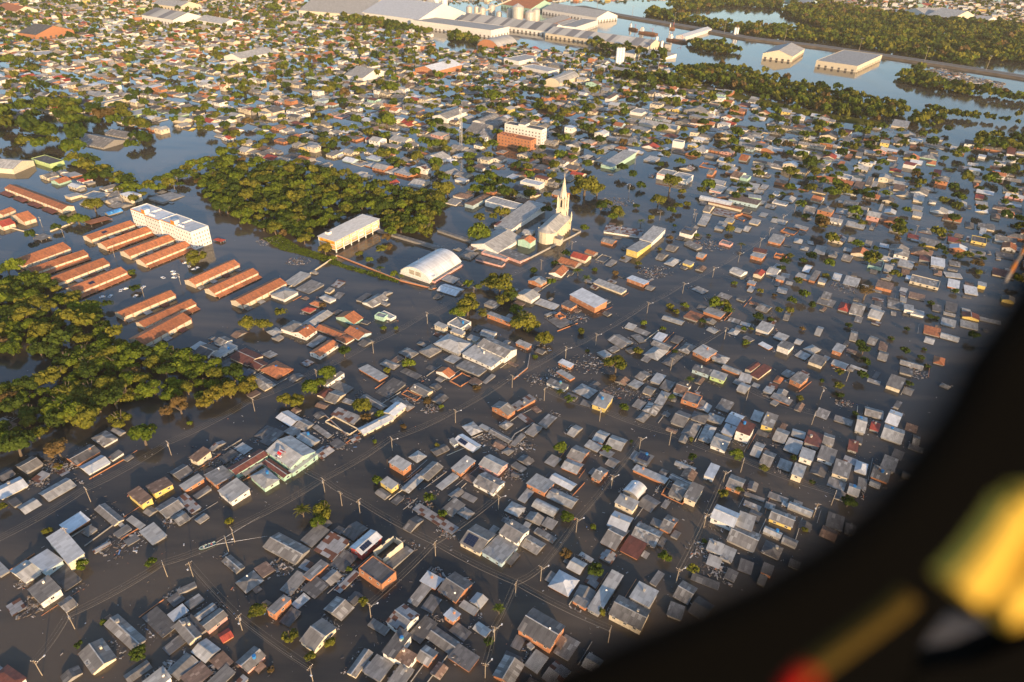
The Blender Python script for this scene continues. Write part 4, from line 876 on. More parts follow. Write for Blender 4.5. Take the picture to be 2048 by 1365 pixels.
TREES = [ # x, y, crown radius, kind, category, label
(-199.7,207.8,7.8,'d','tree','huge',4,4),
(-152.7,217,7.6,'g','tree','huge',1,4),
(-182.9,227.4,7.8,'o','tree','huge',2,4),
(-8.2,358.7,10.2,'o','tree','huge',2,1),
(54.9,532.9,13.8,'o','tree','huge',1,0),
(-222.3,238.1,7.2,'b','tree','huge',3,4),
(6.2,321.6,8.8,'o','tree','huge',1,15),
(-205.6,211.8,6.6,'g','tree','huge',8,4),
(-176.9,240.4,6.8,'d','tree','huge',2,4),
(-202.9,247,6.9,'o','tree','huge',7,4),
(-194.7,234,6.6,'g','tree','huge',5,4),
(-221.7,249.1,6.8,'d','tree','huge',12,4),
(-188.8,228.7,6.3,'g','tree','huge',2,4),
(-200.9,239.6,6.4,'g','tree','huge',7,4),
(-191.6,244.1,6.5,'o','tree','huge',4,4),
(-183.9,208,5.8,'b','tree','huge',1,4),
(-169.2,229.5,6.1,'o','tree','huge',1,4),
(-25.7,334.2,7.9,'o','tree','huge',1,1),
(-62.1,493.7,10.7,'o','tree','huge',1,21),
(-24.9,441.1,9.8,'g','tree','huge',1,1),
(-32.1,814.1,16.3,'g','tree','huge',1,20),
(-218.9,233.3,6.1,'d','tree','huge',10,4),
(-205.2,269,6.7,'o','tree','huge',1,27),
(-185.5,251.4,6.3,'o','tree','huge',6,4),
(-178.7,256.7,6.4,'g','tree','huge',6,4),
(-217.6,271.3,6.7,'d','tree','huge',5,3),
(-167.8,279.2,6.8,'d','tree','huge',1,27),
(-164.5,251.3,6.3,'g','tree','huge',4,4),
(-160.8,277,6.7,'g','tree','huge',1,27),
(-132.4,263.9,6.5,'d','tree','huge',1,17),
(-193.1,272.4,6.5,'d','tree','huge',2,3),
(-214.4,259.7,6.3,'o','tree','huge',5,3),
(-224.2,242.7,6,'o','tree','huge',11,4),
(-176.8,247.4,6.1,'o','tree','huge',3,4),
(-182.6,244.2,6,'g','tree','huge',3,4),
(-238.3,295.2,6.8,'o','tree','huge',1,3),
(-69,181.4,4.9,'o','tree','huge',1,28),
(-146.8,238.1,5.8,'b','tree','huge',1,5),
(-193.4,250.2,6,'o','tree','huge',5,4),
(52.4,282.6,6.5,'o','tree','huge',1,14),
(-204.6,282.7,6.5,'g','tree','huge',2,3),
(-154.3,274.6,6.3,'g','tree','huge',1,17),
(-195.6,226.6,5.5,'d','tree','huge',3,4),
(-165.1,264.9,6.1,'d','tree','huge',2,5),
(-232.9,278,6.3,'d','tree','huge',7,3),
(-182.8,237.4,5.7,'d','tree','huge',1,4),
(-211.1,231.9,5.6,'d','tree','huge',6,4),
(-199.7,260.7,6,'d','tree','huge',7,4),
(-266.8,302.7,6.6,'g','tree','huge',6,3),
(-201.2,389.1,7.9,'o','tree','large',1,27),
(-136.4,709.9,12.9,'g','tree','large',1,21),
(-185.4,272.8,6.1,'g','tree','large',8,4),
(-154.9,248.3,5.6,'g','tree','large',2,4),
(-197.9,268.9,5.9,'g','tree','large',10,4),
(-149.3,268.3,5.9,'g','tree','large',4,17),
(-228.7,308.7,6.5,'g','tree','large',5,3),
(-191.6,280.4,6,'g','tree','large',9,27),
(-135.1,248.2,5.5,'y','tree','large',2,5),
(-93.3,256.4,5.7,'g','tree','large',2,17),
(-305.2,441.7,8.4,'g','tree','large',1,3),
(-64.5,466.6,8.8,'o','tree','large',2,1),
(-63.5,444.2,8.4,'o','tree','large',1,1),
(-275.1,327.3,6.7,'d','tree','large',2,3),
(-260,309.9,6.4,'o','tree','large',11,3),
(-217.2,239.7,5.4,'g','tree','large',9,4),
(-213.4,278.4,5.9,'g','tree','large',15,4),
(-174.3,282.3,5.9,'g','tree','large',2,27),
(-234,324.1,6.5,'g','tree','large',2,3),
(-235.6,317.5,6.3,'g','tree','large',3,3),
(213.4,369.2,7,'r','tree','large',0,22),
(-198.7,218.6,4.9,'o','tree','large',1,4),
(-270,311.5,6.2,'d','tree','large',5,3),
(-283.5,349.3,6.7,'g','tree','large',9,3),
(-198.1,279.3,5.7,'o','tree','large',8,27),
(-175.2,272,5.6,'o','tree','large',4,4),
(-269.1,329.7,6.4,'g','tree','large',11,3),
(-228.9,246.2,5.2,'g','tree','large',14,4),
(-206.3,276.3,5.6,'d','tree','large',3,3),
(-155.8,267.7,5.4,'g','tree','large',5,17),
(-291.3,338.7,6.4,'g','tree','large',20,3),
(-109.1,121.2,3.3,'d','tree','large',1,6),
(-79,137.6,3.6,'o','tree','large',1,6),
(31.5,157.8,3.8,'d','tree','large',1,31),
(-167.5,248.7,5.1,'g','tree','large',1,4),
(-129.3,250.9,5.1,'y','tree','large',1,5),
(-141.8,310.6,5.9,'o','tree','large',3,17),
(-133.9,311.1,5.9,'o','tree','large',1,17),
(-66.8,244.3,5,'o','tree','large',1,10),
(-306.6,464.9,8,'o','tree','large',2,3),
(-14.5,367,6.7,'o','tree','large',3,1),
(-2.2,355.4,6.5,'d','tree','large',1,15),
(64.9,533.4,9,'o','tree','large',2,0),
(126.7,548.7,9.2,'o','tree','large',1,19),
(-159.1,857.8,13.4,'g','tree','large',2,21),
(-198.3,251.7,5.1,'o','tree','large',2,4),
(-248.4,279.1,5.4,'g','tree','large',21,4),
(-215.5,284.2,5.5,'g','tree','large',14,3),
(-214,298.7,5.5,'g','tree','large',6,3),
(-122.9,256.9,5,'o','tree','large',3,5),
(-252.7,289.8,5.4,'g','tree','large',23,3),
(16.9,307.1,5.6,'o','tree','large',2,15),
(-133.2,257.6,4.9,'d','tree','large',1,17),
(-252.9,302.2,5.5,'g','tree','large',22,3),
(-140.8,264.5,4.9,'o','tree','large',4,5),
(-216.3,304.2,5.4,'d','tree','large',1,3),
(-188,267.7,4.9,'g','tree','large',5,4),
(-69.6,176.2,3.7,'g','tree','large',1,28),
(-66.2,129.1,3.1,'o','tree','large',1,7),
(21.7,220.6,4.3,'g','tree','large',1,9),
(134.5,195.2,4,'d','tree','large',1,12),
(-137.9,243.3,4.5,'y','tree','large',1,4),
(-88.2,266.7,4.8,'g','tree','large',1,17),
(-97.9,247.4,4.6,'o','tree','large',1,5),
(-30.9,329.2,5.6,'g','tree','large',1,15),
(10.9,320.2,5.5,'o','tree','large',1,15),
(-55.6,523.2,8,'o','tree','large',1,21),
(-62.6,525.9,8,'o','tree','large',2,21),
(-11.4,478.4,7.5,'o','tree','large',1,0),
(241,592.9,8.9,'o','tree','large',2,18),
(261.9,608.5,9.1,'d','tree','large',1,25),
(-669,938.7,13.1,'g','tree','large',33,3),
(-504.4,1509.5,20.2,'g','tree','large',4,21),
(-226.1,276.8,4.9,'d','tree','large',5,4),
(-198.7,288.3,5,'o','tree','large',5,3),
(-215.8,221.4,4.2,'d','tree','large',3,4),
(-143.8,271,4.8,'g','tree','large',3,17),
(-252.4,319.2,5.4,'o','tree','large',6,3),
(-261.1,321.6,5.4,'o','tree','large',7,3),
(-219.4,290,5,'o','tree','large',8,3),
(-274.5,351.4,5.7,'g','tree','large',4,3),
(-205.5,254.9,4.6,'g','tree','large',3,4),
(-209.4,293.2,5,'g','tree','large',7,3),
(-151.3,262.7,4.6,'d','tree','large',2,17),
(-293.5,349.9,5.6,'g','tree','large',12,3),
(-51.6,281.9,4.8,'g','tree','',1,35),
(111.5,515.7,7.5,'o','tree','',1,19),
(-284.2,339.8,5.5,'d','tree','',11,4),
(-247.4,332.9,5.3,'o','tree','',12,3),
(-232.9,291.2,4.8,'o','tree','',9,4),
(-229.6,301.4,4.9,'d','tree','',4,4),
(-155.5,443.9,6.6,'g','tree','',8,27),
(-303.5,362.4,5.6,'d','tree','',12,4),
(-162.3,442.9,6.6,'d','tree','',6,27),
(-207.3,225.9,4,'o','tree','',4,4),
(-197.5,454.2,6.6,'g','tree','',1,27),
(-139.9,257.1,4.3,'g','tree','',3,5),
(-162.3,455.2,6.6,'d','tree','',7,27),
(-221.5,250.2,4.2,'c','tree','',0,4),
(-153.5,237.4,4,'b','tree','',1,4),
(-124.2,255.8,4.2,'y','tree','',1,5),
(-102.6,246.4,4.1,'o','tree','',1,5),
(1,339.3,5.2,'g','tree','',1,15),
(119.1,353.3,5.3,'g','tree','',1,13),
(-124,405.7,5.9,'y','tree','',1,2),
(-6.3,347.5,5.3,'o','tree','',1,15),
(46.8,534.6,7.3,'o','tree','',2,0),
(10.3,520.9,7.2,'d','tree','',1,0),
(-152.4,466.6,6.6,'d','tree','',6,2),
(-165.5,434.1,6.2,'o','tree','',2,27),
(-263.5,315.1,4.8,'d','tree','',8,4),
(-133.1,251.6,4.1,'g','tree','',2,5),
(-193.4,459.6,6.4,'g','tree','',2,27),
(-254.7,313,4.8,'d','tree','',6,4),
(-174.6,448.2,6.3,'d','tree','',4,27),
(-99.2,478,6.6,'d','tree','',3,2),
(-107,481.7,6.6,'g','tree','',5,1),
(-174.2,261.4,4.2,'o','tree','',3,4),
(-207.2,246.1,4,'g','tree','',7,4),
(-167.7,439.3,6.1,'g','tree','',5,27),
(-208.1,240.1,3.9,'g','tree','',6,4),
(-248.7,307.2,4.7,'g','tree','',16,4),
(-211.4,469,6.4,'d','tree','',1,27),
(-76.1,452.2,6.2,'d','tree','',1,1),
(-86.2,456.7,6.2,'o','tree','',2,2),
(-147.3,471.6,6.4,'d','tree','',4,2),
(-268.7,319.1,4.7,'d','tree','',9,4),
(-189.6,256,4,'o','tree','',2,4),
(-85.5,482.7,6.5,'g','tree','',3,21),
(-149.5,252.2,4,'o','tree','',1,4),
(-169.8,492.7,6.5,'o','tree','',8,27),
(-170.2,247.9,3.9,'d','tree','',1,4),
(-277.9,345.2,5,'d','tree','',10,4),
(-166.5,497.4,6.6,'o','tree','',8,2),
(-91.8,464.5,6.2,'g','tree','',3,1),
(-76.2,180.1,3.2,'p','palm','',0,28),
(57.2,165.2,3,'g','tree','',1,31),
(96.9,221.1,3.6,'g','tree','',1,26),
(-85.2,288.4,4.3,'d','tree','',1,17),
(449.9,619.8,7.8,'d','tree','',2,30),
(-85,450.1,6,'g','tree','',1,1),
(-59.5,495,6.5,'d','tree','',1,21),
(-62.5,501.7,6.5,'o','tree','',3,21),
(-190.5,288.1,4.3,'g','tree','',7,5),
(-158.3,477.6,6.2,'d','tree','',7,2),
(-151.9,450.9,6,'o','tree','',4,2),
(-218.4,471.6,6.2,'d','tree','',1,3),
(-214.2,248.1,3.8,'g','tree','',8,4),
(-279,335.3,4.7,'g','tree','',20,4),
(-107.2,509.5,6.5,'o','tree','',5,21),
(-134.6,454.1,6,'g','tree','',1,2),
(-194.1,506.4,6.5,'g','tree','',7,3),
(-214.9,485.4,6.3,'g','tree','',3,3),
(-251.7,327.5,4.6,'g','tree','',18,3),
(-127.9,523.6,6.6,'g','tree','',7,21),
(-179.3,479.2,6.2,'g','tree','',6,27),
(-135.6,447.7,5.8,'g','tree','',2,2),
(-206,490.8,6.3,'o','tree','',1,3),
(-225.1,521.1,6.6,'d','tree','',3,3),
(-206.8,261.7,3.9,'g','tree','',9,4),
(-142,421.6,5.5,'o','tree','',1,2),
(-275.6,317.3,4.5,'g','tree','',19,4),
(-126.3,477.2,6,'g','tree','',3,2),
(-146.2,258.8,3.9,'g','tree','',4,5),
(-170.4,522.4,6.5,'g','tree','',15,3),
(-205,533.7,6.6,'o','tree','',7,3),
(-209,219.3,3.4,'o','tree','',5,4),
(-241.8,309.8,4.3,'o','tree','',10,4),
(-221.9,480.9,6,'g','tree','',1,3),
(-208.8,521,6.4,'o','tree','',4,3),
(-143.2,446,5.7,'g','tree','',8,2),
(-190,516.7,6.4,'g','tree','',9,3),
(-150,458.4,5.8,'d','tree','',5,2),
(-170.5,268.5,3.9,'d','tree','',2,17),
(-144.3,152.9,2.7,'g','tree','',1,4),
(23.1,183.3,3,'g','tree','',1,33),
(-122.3,260.3,3.8,'y','tree','',1,17),
(-90.7,262.1,3.8,'g','tree','',1,17),
(124.5,353.2,4.7,'o','tree','',1,13),
(187.1,307.5,4.3,'d','tree','',1,22),
(35.5,465.1,5.8,'o','tree','',1,0),
(64.5,496.6,6.1,'d','tree','',1,34),
(76.3,488.7,6.1,'o','tree','',1,34),
(-25.2,346.8,4.7,'o','tree','',2,1),
(264.6,597.4,7.1,'o','tree','',1,25),
(338.5,502.2,6.2,'d','tree','',1,30),
(50.3,782.7,9,'o','tree','',1,20),
(-231.1,847.3,9.6,'o','tree','',13,21),
(-204.2,821,9.4,'b','tree','',1,21),
(-89.3,595.4,7.1,'o','tree','',1,21),
(-123,490,6.1,'d','tree','',2,2),
(-117.5,520,6.4,'g','tree','',4,21),
(-228.4,318.8,4.4,'g','tree','',13,3),
(-238.8,282.5,4,'o','tree','',8,4),
(-67.1,515,6.3,'o','tree','',2,21),
(-125.5,484,6,'g','tree','',6,2),
(-130.3,507.8,6.2,'g','tree','',14,2),
(-220.2,278.3,3.9,'o','tree','',7,4),
(-290.3,344.9,4.6,'g','tree','',21,4),
(-155.9,507.6,6.1,'d','tree','',9,2),
(-138,471.3,5.8,'g','tree','',4,2),
(-142.7,550.7,6.5,'o','tree','',8,21),
(-160.1,259.1,3.7,'g','tree','',2,4),
(-158.1,449.8,5.5,'g','tree','',7,27),
(-195.2,473.9,5.8,'o','tree','',1,27),
(-256.2,334.1,4.4,'g','tree','',16,3),
(-143.2,466.2,5.7,'g','tree','',9,2),
(-158.5,548.7,6.5,'d','tree','',9,21),
(-201.7,227.6,3.4,'d','tree','',2,4),
(-80.9,446,5.5,'o','tree','',1,1),
(-86.8,516,6.2,'g','tree','',1,21),
(-251.3,538.6,6.4,'g','tree','',5,3),
(-210,286.7,4,'g','tree','',9,5),
(-153.9,473,5.7,'o','tree','',5,2),
(-118.7,472,5.7,'d','tree','',1,2),
(-136,532.1,6.3,'d','tree','',6,21),
(-229.6,553.7,6.5,'o','tree','',6,3),
(-168.2,503.9,6,'d','tree','',14,2),
(-255.8,297,4,'d','tree','',5,4),
(-115.5,482.2,5.8,'g','tree','',5,2),
(-78.9,477,5.7,'d','tree','',2,1),
(-219.4,296.3,4,'g','tree','',12,4),
(-189.3,532.8,6.2,'d','tree','',11,3),
(-175.9,441,5.3,'d','tree','',3,27),
(-216.3,521.4,6.1,'o','tree','',3,3),
(-177,493.5,5.8,'g','tree','',10,27),
(-97.7,496.3,5.8,'o','tree','',6,2),
(-158.3,540.4,6.2,'g','tree','',17,21),
(-93.7,458.9,5.5,'g','tree','',2,1),
(-243.4,288,3.9,'g','tree','',14,4),
(-191.6,557.6,6.4,'o','tree','',13,27),
(-184.1,492.6,5.8,'d','tree','',8,27),
(-95,520.4,6,'g','tree','',2,21),
(-134.2,543.5,6.2,'g','tree','',5,21),
(-189.6,498.9,5.8,'d','tree','',7,3),
(-169.4,445.7,5.3,'d','tree','',5,27),
(-160.9,534.3,6.1,'o','tree','',11,2),
(-120.6,505.4,5.9,'g','tree','',9,21),
(-153.5,536.1,6.1,'g','tree','',15,21),
(-53.3,127.9,2.3,'o','tree','',1,8),
(21.7,165.6,2.7,'b','tree','',1,33),
(-1.2,141.2,2.1,'q','palm','',1,11),
(-165.8,168.5,2,'o','shrub','',3,4),
(32.6,142.6,1.8,'o','shrub','',1,11),
(106.9,214,2.3,'o','shrub','',2,26),
(-58.4,241.1,2.5,'g','shrub','',2,10),
(-38.4,253.3,2.6,'b','shrub','',2,10),
(66.5,301.9,2.9,'o','shrub','',3,14),
(101,352.3,3.2,'g','shrub','',3,34),
(66.1,300.9,2.9,'o','shrub','',2,14),
(305.8,434.3,3.8,'o','shrub','',2,24),
(287.6,483.8,4.1,'d','shrub','',4,23),
(-233.8,369.7,3.4,'g','shrub','',1,3),
(-84.5,418,3.7,'b','shrub','',1,2),
(-101.9,406.5,3.6,'o','shrub','',1,2),
(-93.9,397.4,3.5,'g','shrub','',2,2),
(155.9,466.9,4,'o','shrub','',4,18),
(279.5,596.1,4.9,'d','shrub','',7,19),
(305.6,565.8,4.7,'d','shrub','',7,25),
(383.3,584.6,4.8,'d','shrub','',2,30),
(304.3,530,4.5,'d','shrub','',5,30),
(233.5,496.5,4.2,'o','shrub','',5,23),
(262.8,490.3,4.2,'o','shrub','',2,23),
(406.5,726.6,5.8,'d','shrub','',4,25),
(345.3,764.9,6.1,'d','shrub','',12,18),
(337.2,690.5,5.5,'o','shrub','',4,25),
(-102.6,176,1.9,'o','shrub','',1,6),
(92.8,200.3,2,'p','palm','',1,26),
(-180.6,201.6,2,'o','shrub','',2,4),
(-16.1,264.9,2.4,'b','shrub','',1,15),
(-108.4,337.3,2.9,'b','shrub','',1,17),
(37.8,318.7,2.7,'o','shrub','',1,16),
(73.7,330.1,2.8,'g','shrub','',2,16),
(50.3,275.9,2.5,'b','shrub','',1,14),
(92.1,350.1,2.9,'o','shrub','',5,34),
(107.2,334.5,2.8,'d','shrub','',2,13),
(126.6,313.7,2.7,'g','shrub','',1,13),
(162.6,351.4,2.9,'o','shrub','',3,22),
(147.3,339.5,2.9,'d','shrub','',3,13),
(177.8,357.8,3,'d','shrub','',2,22),
(193.4,420.2,3.4,'d','shrub','',9,22),
(175.5,408.3,3.3,'d','shrub','',5,29),
(190.9,335.2,2.8,'d','shrub','',1,22),
(160,268.6,2.4,'d','shrub','',3,12),
(286.6,442.7,3.5,'d','shrub','',5,23),
(253.2,366.1,3,'d','shrub','',4,24),
(306.4,411,3.3,'o','shrub','',1,24),
(199.1,279.9,2.5,'d','shrub','',10,12),
(-74.4,378.6,3.1,'g','shrub','',1,1),
(-118.1,400.2,3.2,'g','shrub','',1,2),
(-22,366,3,'g','shrub','',2,1),
(-17.2,333.2,2.8,'p','palm','',1,15),
(12.4,390,3.2,'d','shrub','',2,0),
(40.2,388.4,3.2,'q','palm','',1,0),
(26.3,403.4,3.3,'d','shrub','',1,0),
(33.3,558.7,4.2,'o','shrub','',1,0),
(129.1,615.2,4.6,'d','shrub','',1,19),
(109.5,450,3.6,'b','shrub','',1,29),
(189.3,564.5,4.3,'g','shrub','',1,18),
(298.1,616.3,4.6,'d','shrub','',12,25),
(412.7,661,4.9,'d','shrub','',5,25),
(401.2,578.1,4.3,'d','shrub','',11,30),
(88.1,763.4,5.5,'o','shrub','',2,20),
(-140.8,681.1,5,'d','shrub','',1,21),
(-599.2,1061.1,7.3,'o','shrub','',2,3),
(-687.9,1044,7.2,'d','shrub','',2,3),
(-600,1440.1,9.7,'o','shrub','',3,3),
(-528.8,1458.3,9.8,'g','shrub','',10,3),
(-497.4,1021.2,7.1,'g','shrub','',4,3),
(101.4,786.4,5.6,'o','shrub','',3,20),
(-444.7,1315.2,8.9,'g','shrub','',8,21),
(-181.8,201.9,1.8,'b','shrub','',1,4),
(-53.8,156.6,1.6,'g','shrub','',1,8),
(-69.2,119.2,1.4,'b','shrub','',1,6),
(33,179.7,1.7,'g','shrub','',1,33),
(122.4,222.3,1.9,'d','shrub','',1,12),
(-61,275.8,2.2,'o','shrub','',1,17),
(23.6,261.2,2.1,'p','palm','',1,14),
(94.4,344.6,2.6,'o','shrub','',6,13),
(162.8,330.3,2.5,'b','shrub','',2,22),
(187.2,427,3.1,'o','shrub','',4,22),
(139.3,264.8,2.2,'o','shrub','',3,12),
(88.3,275.1,2.2,'q','palm','',1,13),
(275.6,382,2.8,'d','shrub','',1,24),
(209.7,323.3,2.5,'d','shrub','',6,22),
(216.8,304.9,2.4,'d','shrub','',8,24),
(216.3,296.9,2.3,'d','shrub','',10,24),
(243.5,349,2.6,'d','shrub','',3,24),
(200.6,397.5,2.9,'o','shrub','',1,22),
(346.4,472,3.3,'d','shrub','',14,24),
(314.3,472,3.3,'d','shrub','',8,30),
(322.7,440.2,3.1,'d','shrub','',9,24),
(-83.9,382.3,2.8,'q','palm','',1,2),
(30.8,511.7,3.5,'g','shrub','',1,0),
(44.8,377.8,2.8,'q','palm','',1,16),
(51.4,396.1,2.9,'g','shrub','',1,16),
(135.5,518.3,3.6,'o','shrub','',1,18),
(101.6,486.5,3.4,'o','shrub','',3,29),
(93.2,508,3.5,'d','shrub','',1,34),
(136.1,544.2,3.7,'o','shrub','',1,19),
(224.2,501.4,3.5,'d','shrub','',6,18),
(326.5,646,4.3,'o','shrub','',3,25),
(369.7,713,4.7,'d','shrub','',6,25),
(283.9,556.2,3.8,'d','shrub','',11,25),
(346.5,597.4,4,'d','shrub','',2,25),
(339.3,570,3.9,'d','shrub','',1,30),
(474.7,648.6,4.3,'d','shrub','',21,25),
(228.9,481.3,3.4,'o','shrub','',4,23),
(286,484.4,3.4,'d','shrub','',3,23),
(295.7,493.9,3.4,'d','shrub','',6,30),
(366.1,584.8,3.9,'q','palm','',1,30),
(223.4,500.4,3.5,'g','shrub','',1,23),
(-126.9,133.1,1.3,'g','shrub','',2,6),
(113,181.7,1.5,'o','shrub','',1,32),
(125.1,208,1.6,'d','shrub','',2,12),
(-139.9,230.7,1.8,'g','shrub','',1,4),
(-46.7,233.6,1.8,'b','shrub','',1,10),
(-70.3,315.6,2.2,'g','shrub','',1,35),
(-31.7,248.8,1.8,'g','shrub','',1,9),
(83.6,325.2,2.2,'g','shrub','',3,16),
(138.3,383.5,2.5,'g','shrub','',3,29),
(151.8,373.9,2.5,'o','shrub','',8,22),
(76.5,259.8,1.9,'q','palm','',1,14),
(86,303.1,2.1,'d','shrub','',1,13),
(161.2,253.5,1.9,'d','shrub','',4,12),
(322.4,433.3,2.8,'d','shrub','',7,24),
(256.5,424.2,2.7,'o','shrub','',1,23),
(300.2,440.3,2.8,'d','shrub','',7,23),
(223.3,333.9,2.3,'d','shrub','',5,22),
(247.3,348.3,2.3,'d','shrub','',2,24),
(252.5,443.8,2.8,'d','shrub','',1,23),
(279,465.8,2.9,'b','shrub','',1,23),
(317.3,454.7,2.9,'q','palm','',1,23),
(34.8,531.3,3.2,'g','shrub','',2,0),
(64.1,391,2.6,'b','shrub','',1,16),
(156.8,438.2,2.8,'p','palm','',1,29),
(228.1,550.1,3.3,'b','shrub','',2,18),
(186.6,575.2,3.5,'o','shrub','',2,18),
(81.2,406.7,2.6,'o','shrub','',2,34),
(64.4,391,2.6,'b','shrub','',2,34),
(336.3,647.7,3.8,'o','shrub','',2,25),
(411.6,706.3,4.1,'b','shrub','',1,25),
(415.1,624,3.7,'d','shrub','',10,25),
(394.6,620.9,3.7,'q','palm','',2,25),
(53.4,228.6,1.5,'c','shrub','',0,14),
(73.5,174.7,1.3,'g','shrub','',1,31),
(80.2,231.6,1.5,'o','shrub','',1,26),
(-57.3,223.2,1.5,'g','shrub','',1,10),
(-30.6,222.6,1.5,'o','shrub','',1,10),
(-63.3,315.7,1.9,'g','shrub','',2,35),
(12.1,293.5,1.8,'g','shrub','',1,15),
(129.2,328.4,2,'g','shrub','',2,13),
(155.5,279.9,1.8,'g','shrub','',1,12),
(269.2,419.3,2.4,'b','shrub','',2,23),
(223.2,313.4,1.9,'d','shrub','',5,24),
(323.6,479,2.6,'d','shrub','',7,30),
(129.9,457.1,2.5,'g','shrub','',1,29),
(197.5,494.8,2.7,'d','shrub','',2,18),
(233.3,601.5,3.1,'d','shrub','',3,18),
(92.1,473.9,2.6,'q','palm','',1,34),
(367.7,614.1,3.2,'d','shrub','',1,25),
(362.8,668.3,3.4,'o','shrub','',1,25),
(442.4,666.1,3.4,'g','shrub','',1,25),
(39.8,300.6,1.6,'o','shrub','',1,14),
(133.4,328.3,1.7,'o','shrub','',1,13),
(159.3,369.8,1.8,'b','shrub','',4,22),
(244.1,447.1,2.1,'d','shrub','',2,23),
(-69.6,374.4,1.9,'q','palm','',1,1),
(99,431.2,2.1,'o','shrub','',1,34),
(138.8,458.2,2.2,'d','shrub','',1,29),
(245.7,565.9,2.6,'g','shrub','',2,25),
]
MORE_TREES = "-122,156,2.4,g -129,124,1.8,d -188,178,2.6,o -58,123,2.1,o -46,143,2.3,o -52,199,2.8,g -30,190,2.7,g -24,183,2.3,g -4,130,2.0,d 42,222,2.6,g 66,160,2.6,o 86,198,2.6,o 78,219,2.5,d -129,326,3.9,o -64,238,2.9,b -17,332,3.4,p 28,257,3.3,g 53,252,3.3,g 125,347,3.5,g 141,341,4.0,d 154,347,3.5,o 175,366,4.2,g 167,362,3.6,g 179,387,4.1,o 201,425,4.8,d 179,414,4.0,d 184,297,3.7,d 166,286,3.0,o 176,283,3.8,d 161,274,3.0,o 297,443,4.6,d 312,435,4.5,o 255,325,4.2,d 210,309,3.5,d 187,312,3.8,d 295,480,1.9,d -308,505,5.8,o -315,441,4.5,d -314,429,4.1,d -323,415,4.7,d -221,349,3.8,d -226,328,3.4,d -88,410,5.0,o -89,432,4.5,b -81,455,5.4,g -27,472,5.5,o -17,473,4.4,o -28,369,4.0,g 49,460,4.7,g 23,485,5.3,d 23,370,4.0,g 34,415,4.0,d -22,537,4.9,d 102,552,6.3,d 99,574,5.6,d 91,586,6.6,d 76,490,5.3,o 70,507,5.5,o 72,481,4.5,g 119,497,4.6,g 126,507,4.7,o 152,545,5.0,o 164,566,6.0,g 238,554,2.5,d 230,490,4.9,d 214,578,2.2,d 72,415,2.0,b 116,470,2.2,d 275,570,5.2,d 313,627,2.8,o 285,548,5.8,d 291,547,5.0,b 349,540,5.3,o 369,521,5.6,o 425,572,6.0,d 391,507,5.1,d 429,607,6.8,d 308,517,4.8,g 392,729,2.6,d 380,707,3.1,d 384,698,3.1,d 470,766,6.6,d 480,666,6.4,d 312,705,3.1,g 300,690,2.5,b -189,941,7.9,y -13,847,8.4,o -17,802,6.9,d 79,792,8.5,o 64,737,6.4,o -102,673,6.9,g -191,842,7.2,o -248,809,6.9,g -600,1101,10.6,o -586,844,8.4,o -374,954,9.3,o -347,942,9.2,b -430,1013,9.9,o -46,644,6.7,g -32,642,6.2,o 4,637,6.6,o -41,575,6.1,g -87,564,6.0,d -66,560,5.9,o 50,620,6.4,g 76,630,6.5,o 139,933,7.8,g 130,864,7.3,o -104,1017,9.9,o -139,1105,10.6,o -161,1043,10.1,o -239,1092,9.0,o -321,1229,11.7,g -327,1140,9.4,o"
WOODS = {
'B': (7.2, [(-332, 368), (-291, 361), (-258, 342), (-234, 325), (-213, 302), (-188, 288), (-156, 277), (-131, 267), (-119, 256), (-135, 245), (-159, 248), (-167, 251), (-178, 239), (-187, 228), (-198, 224), (-199, 211), (-217, 202)]),
'A': (7.0, [(-260, 529), (-256, 571), (-243, 582), (-189, 578), (-121, 541), (-85, 521), (-53, 513), (-64, 444), (-87, 433), (-98, 468), (-112, 481), (-138, 444), (-142, 421), (-162, 431), (-188, 446), (-222, 471)]),
'C': (9, [(217, 1078), (309, 1102), (384, 989), (474, 884), (455, 831), (401, 802), (358, 842), (297, 923), (229, 1003)]),
'C2': (9, [(469, 845), (513, 870), (482, 798), (447, 767), (448, 802)]),
'D': (12, [(801, 2061), (900, 1808), (992, 1755), (1256, 1700), (877, 1145), (840, 1228), (729, 1252), (660, 1326), (607, 1473), (617, 1554), (612, 1662), (622, 1836), (754, 2082)]),
'E': (11, [(298, 1777), (361, 1680), (438, 1547), (572, 1543), (607, 1473), (664, 1317), (718, 1232), (803, 1294), (713, 1176), (654, 1275), (553, 1379), (429, 1434), (351, 1577), (271, 1674)]),
'G': (12, [(447, 2049), (682, 2027), (638, 1888), (507, 1913), (381, 1781), (345, 1847)]),
'H': (9, [(294, 1315), (355, 1327), (367, 1230), (325, 1204), (295, 1254)]),
'I': (9, [(548, 1062), (628, 1149), (604, 1078), (631, 988), (722, 919), (703, 891), (582, 971), (539, 1027)]),
'J': (15, [(-546, 679), (-499, 735), (-455, 731), (-378, 692), (-344, 627), (-369, 572), (-423, 576), (-488, 595)]),
'K': (8, [(-385, 564), (-386, 580), (-329, 541), (-292, 510), (-282, 541), (-270, 583), (-258, 621), (-252, 595), (-259, 557), (-270, 514), (-282, 489), (-321, 521)]),
'L': (9, [(509, 850), (548, 839), (646, 808), (638, 796), (539, 822), (502, 835)]),
'M': (10, [(495, 743), (605, 747), (585, 718), (506, 692), (468, 705)]),
'N': (9, [(-365, 1533), (-298, 1476), (-197, 1356), (-159, 1341), (-172, 1303), (-265, 1377), (-356, 1448)]),
'O': (9, [(-130, 1324), (-74, 1281), (-79, 1229), (-123, 1250)]),
'P': (12, [(123, 992), (204, 983), (238, 948), (170, 938)]),
'Q': (12, [(126, 1281), (167, 1253), (227, 1160), (219, 1109), (158, 1182), (115, 1243)]),
}
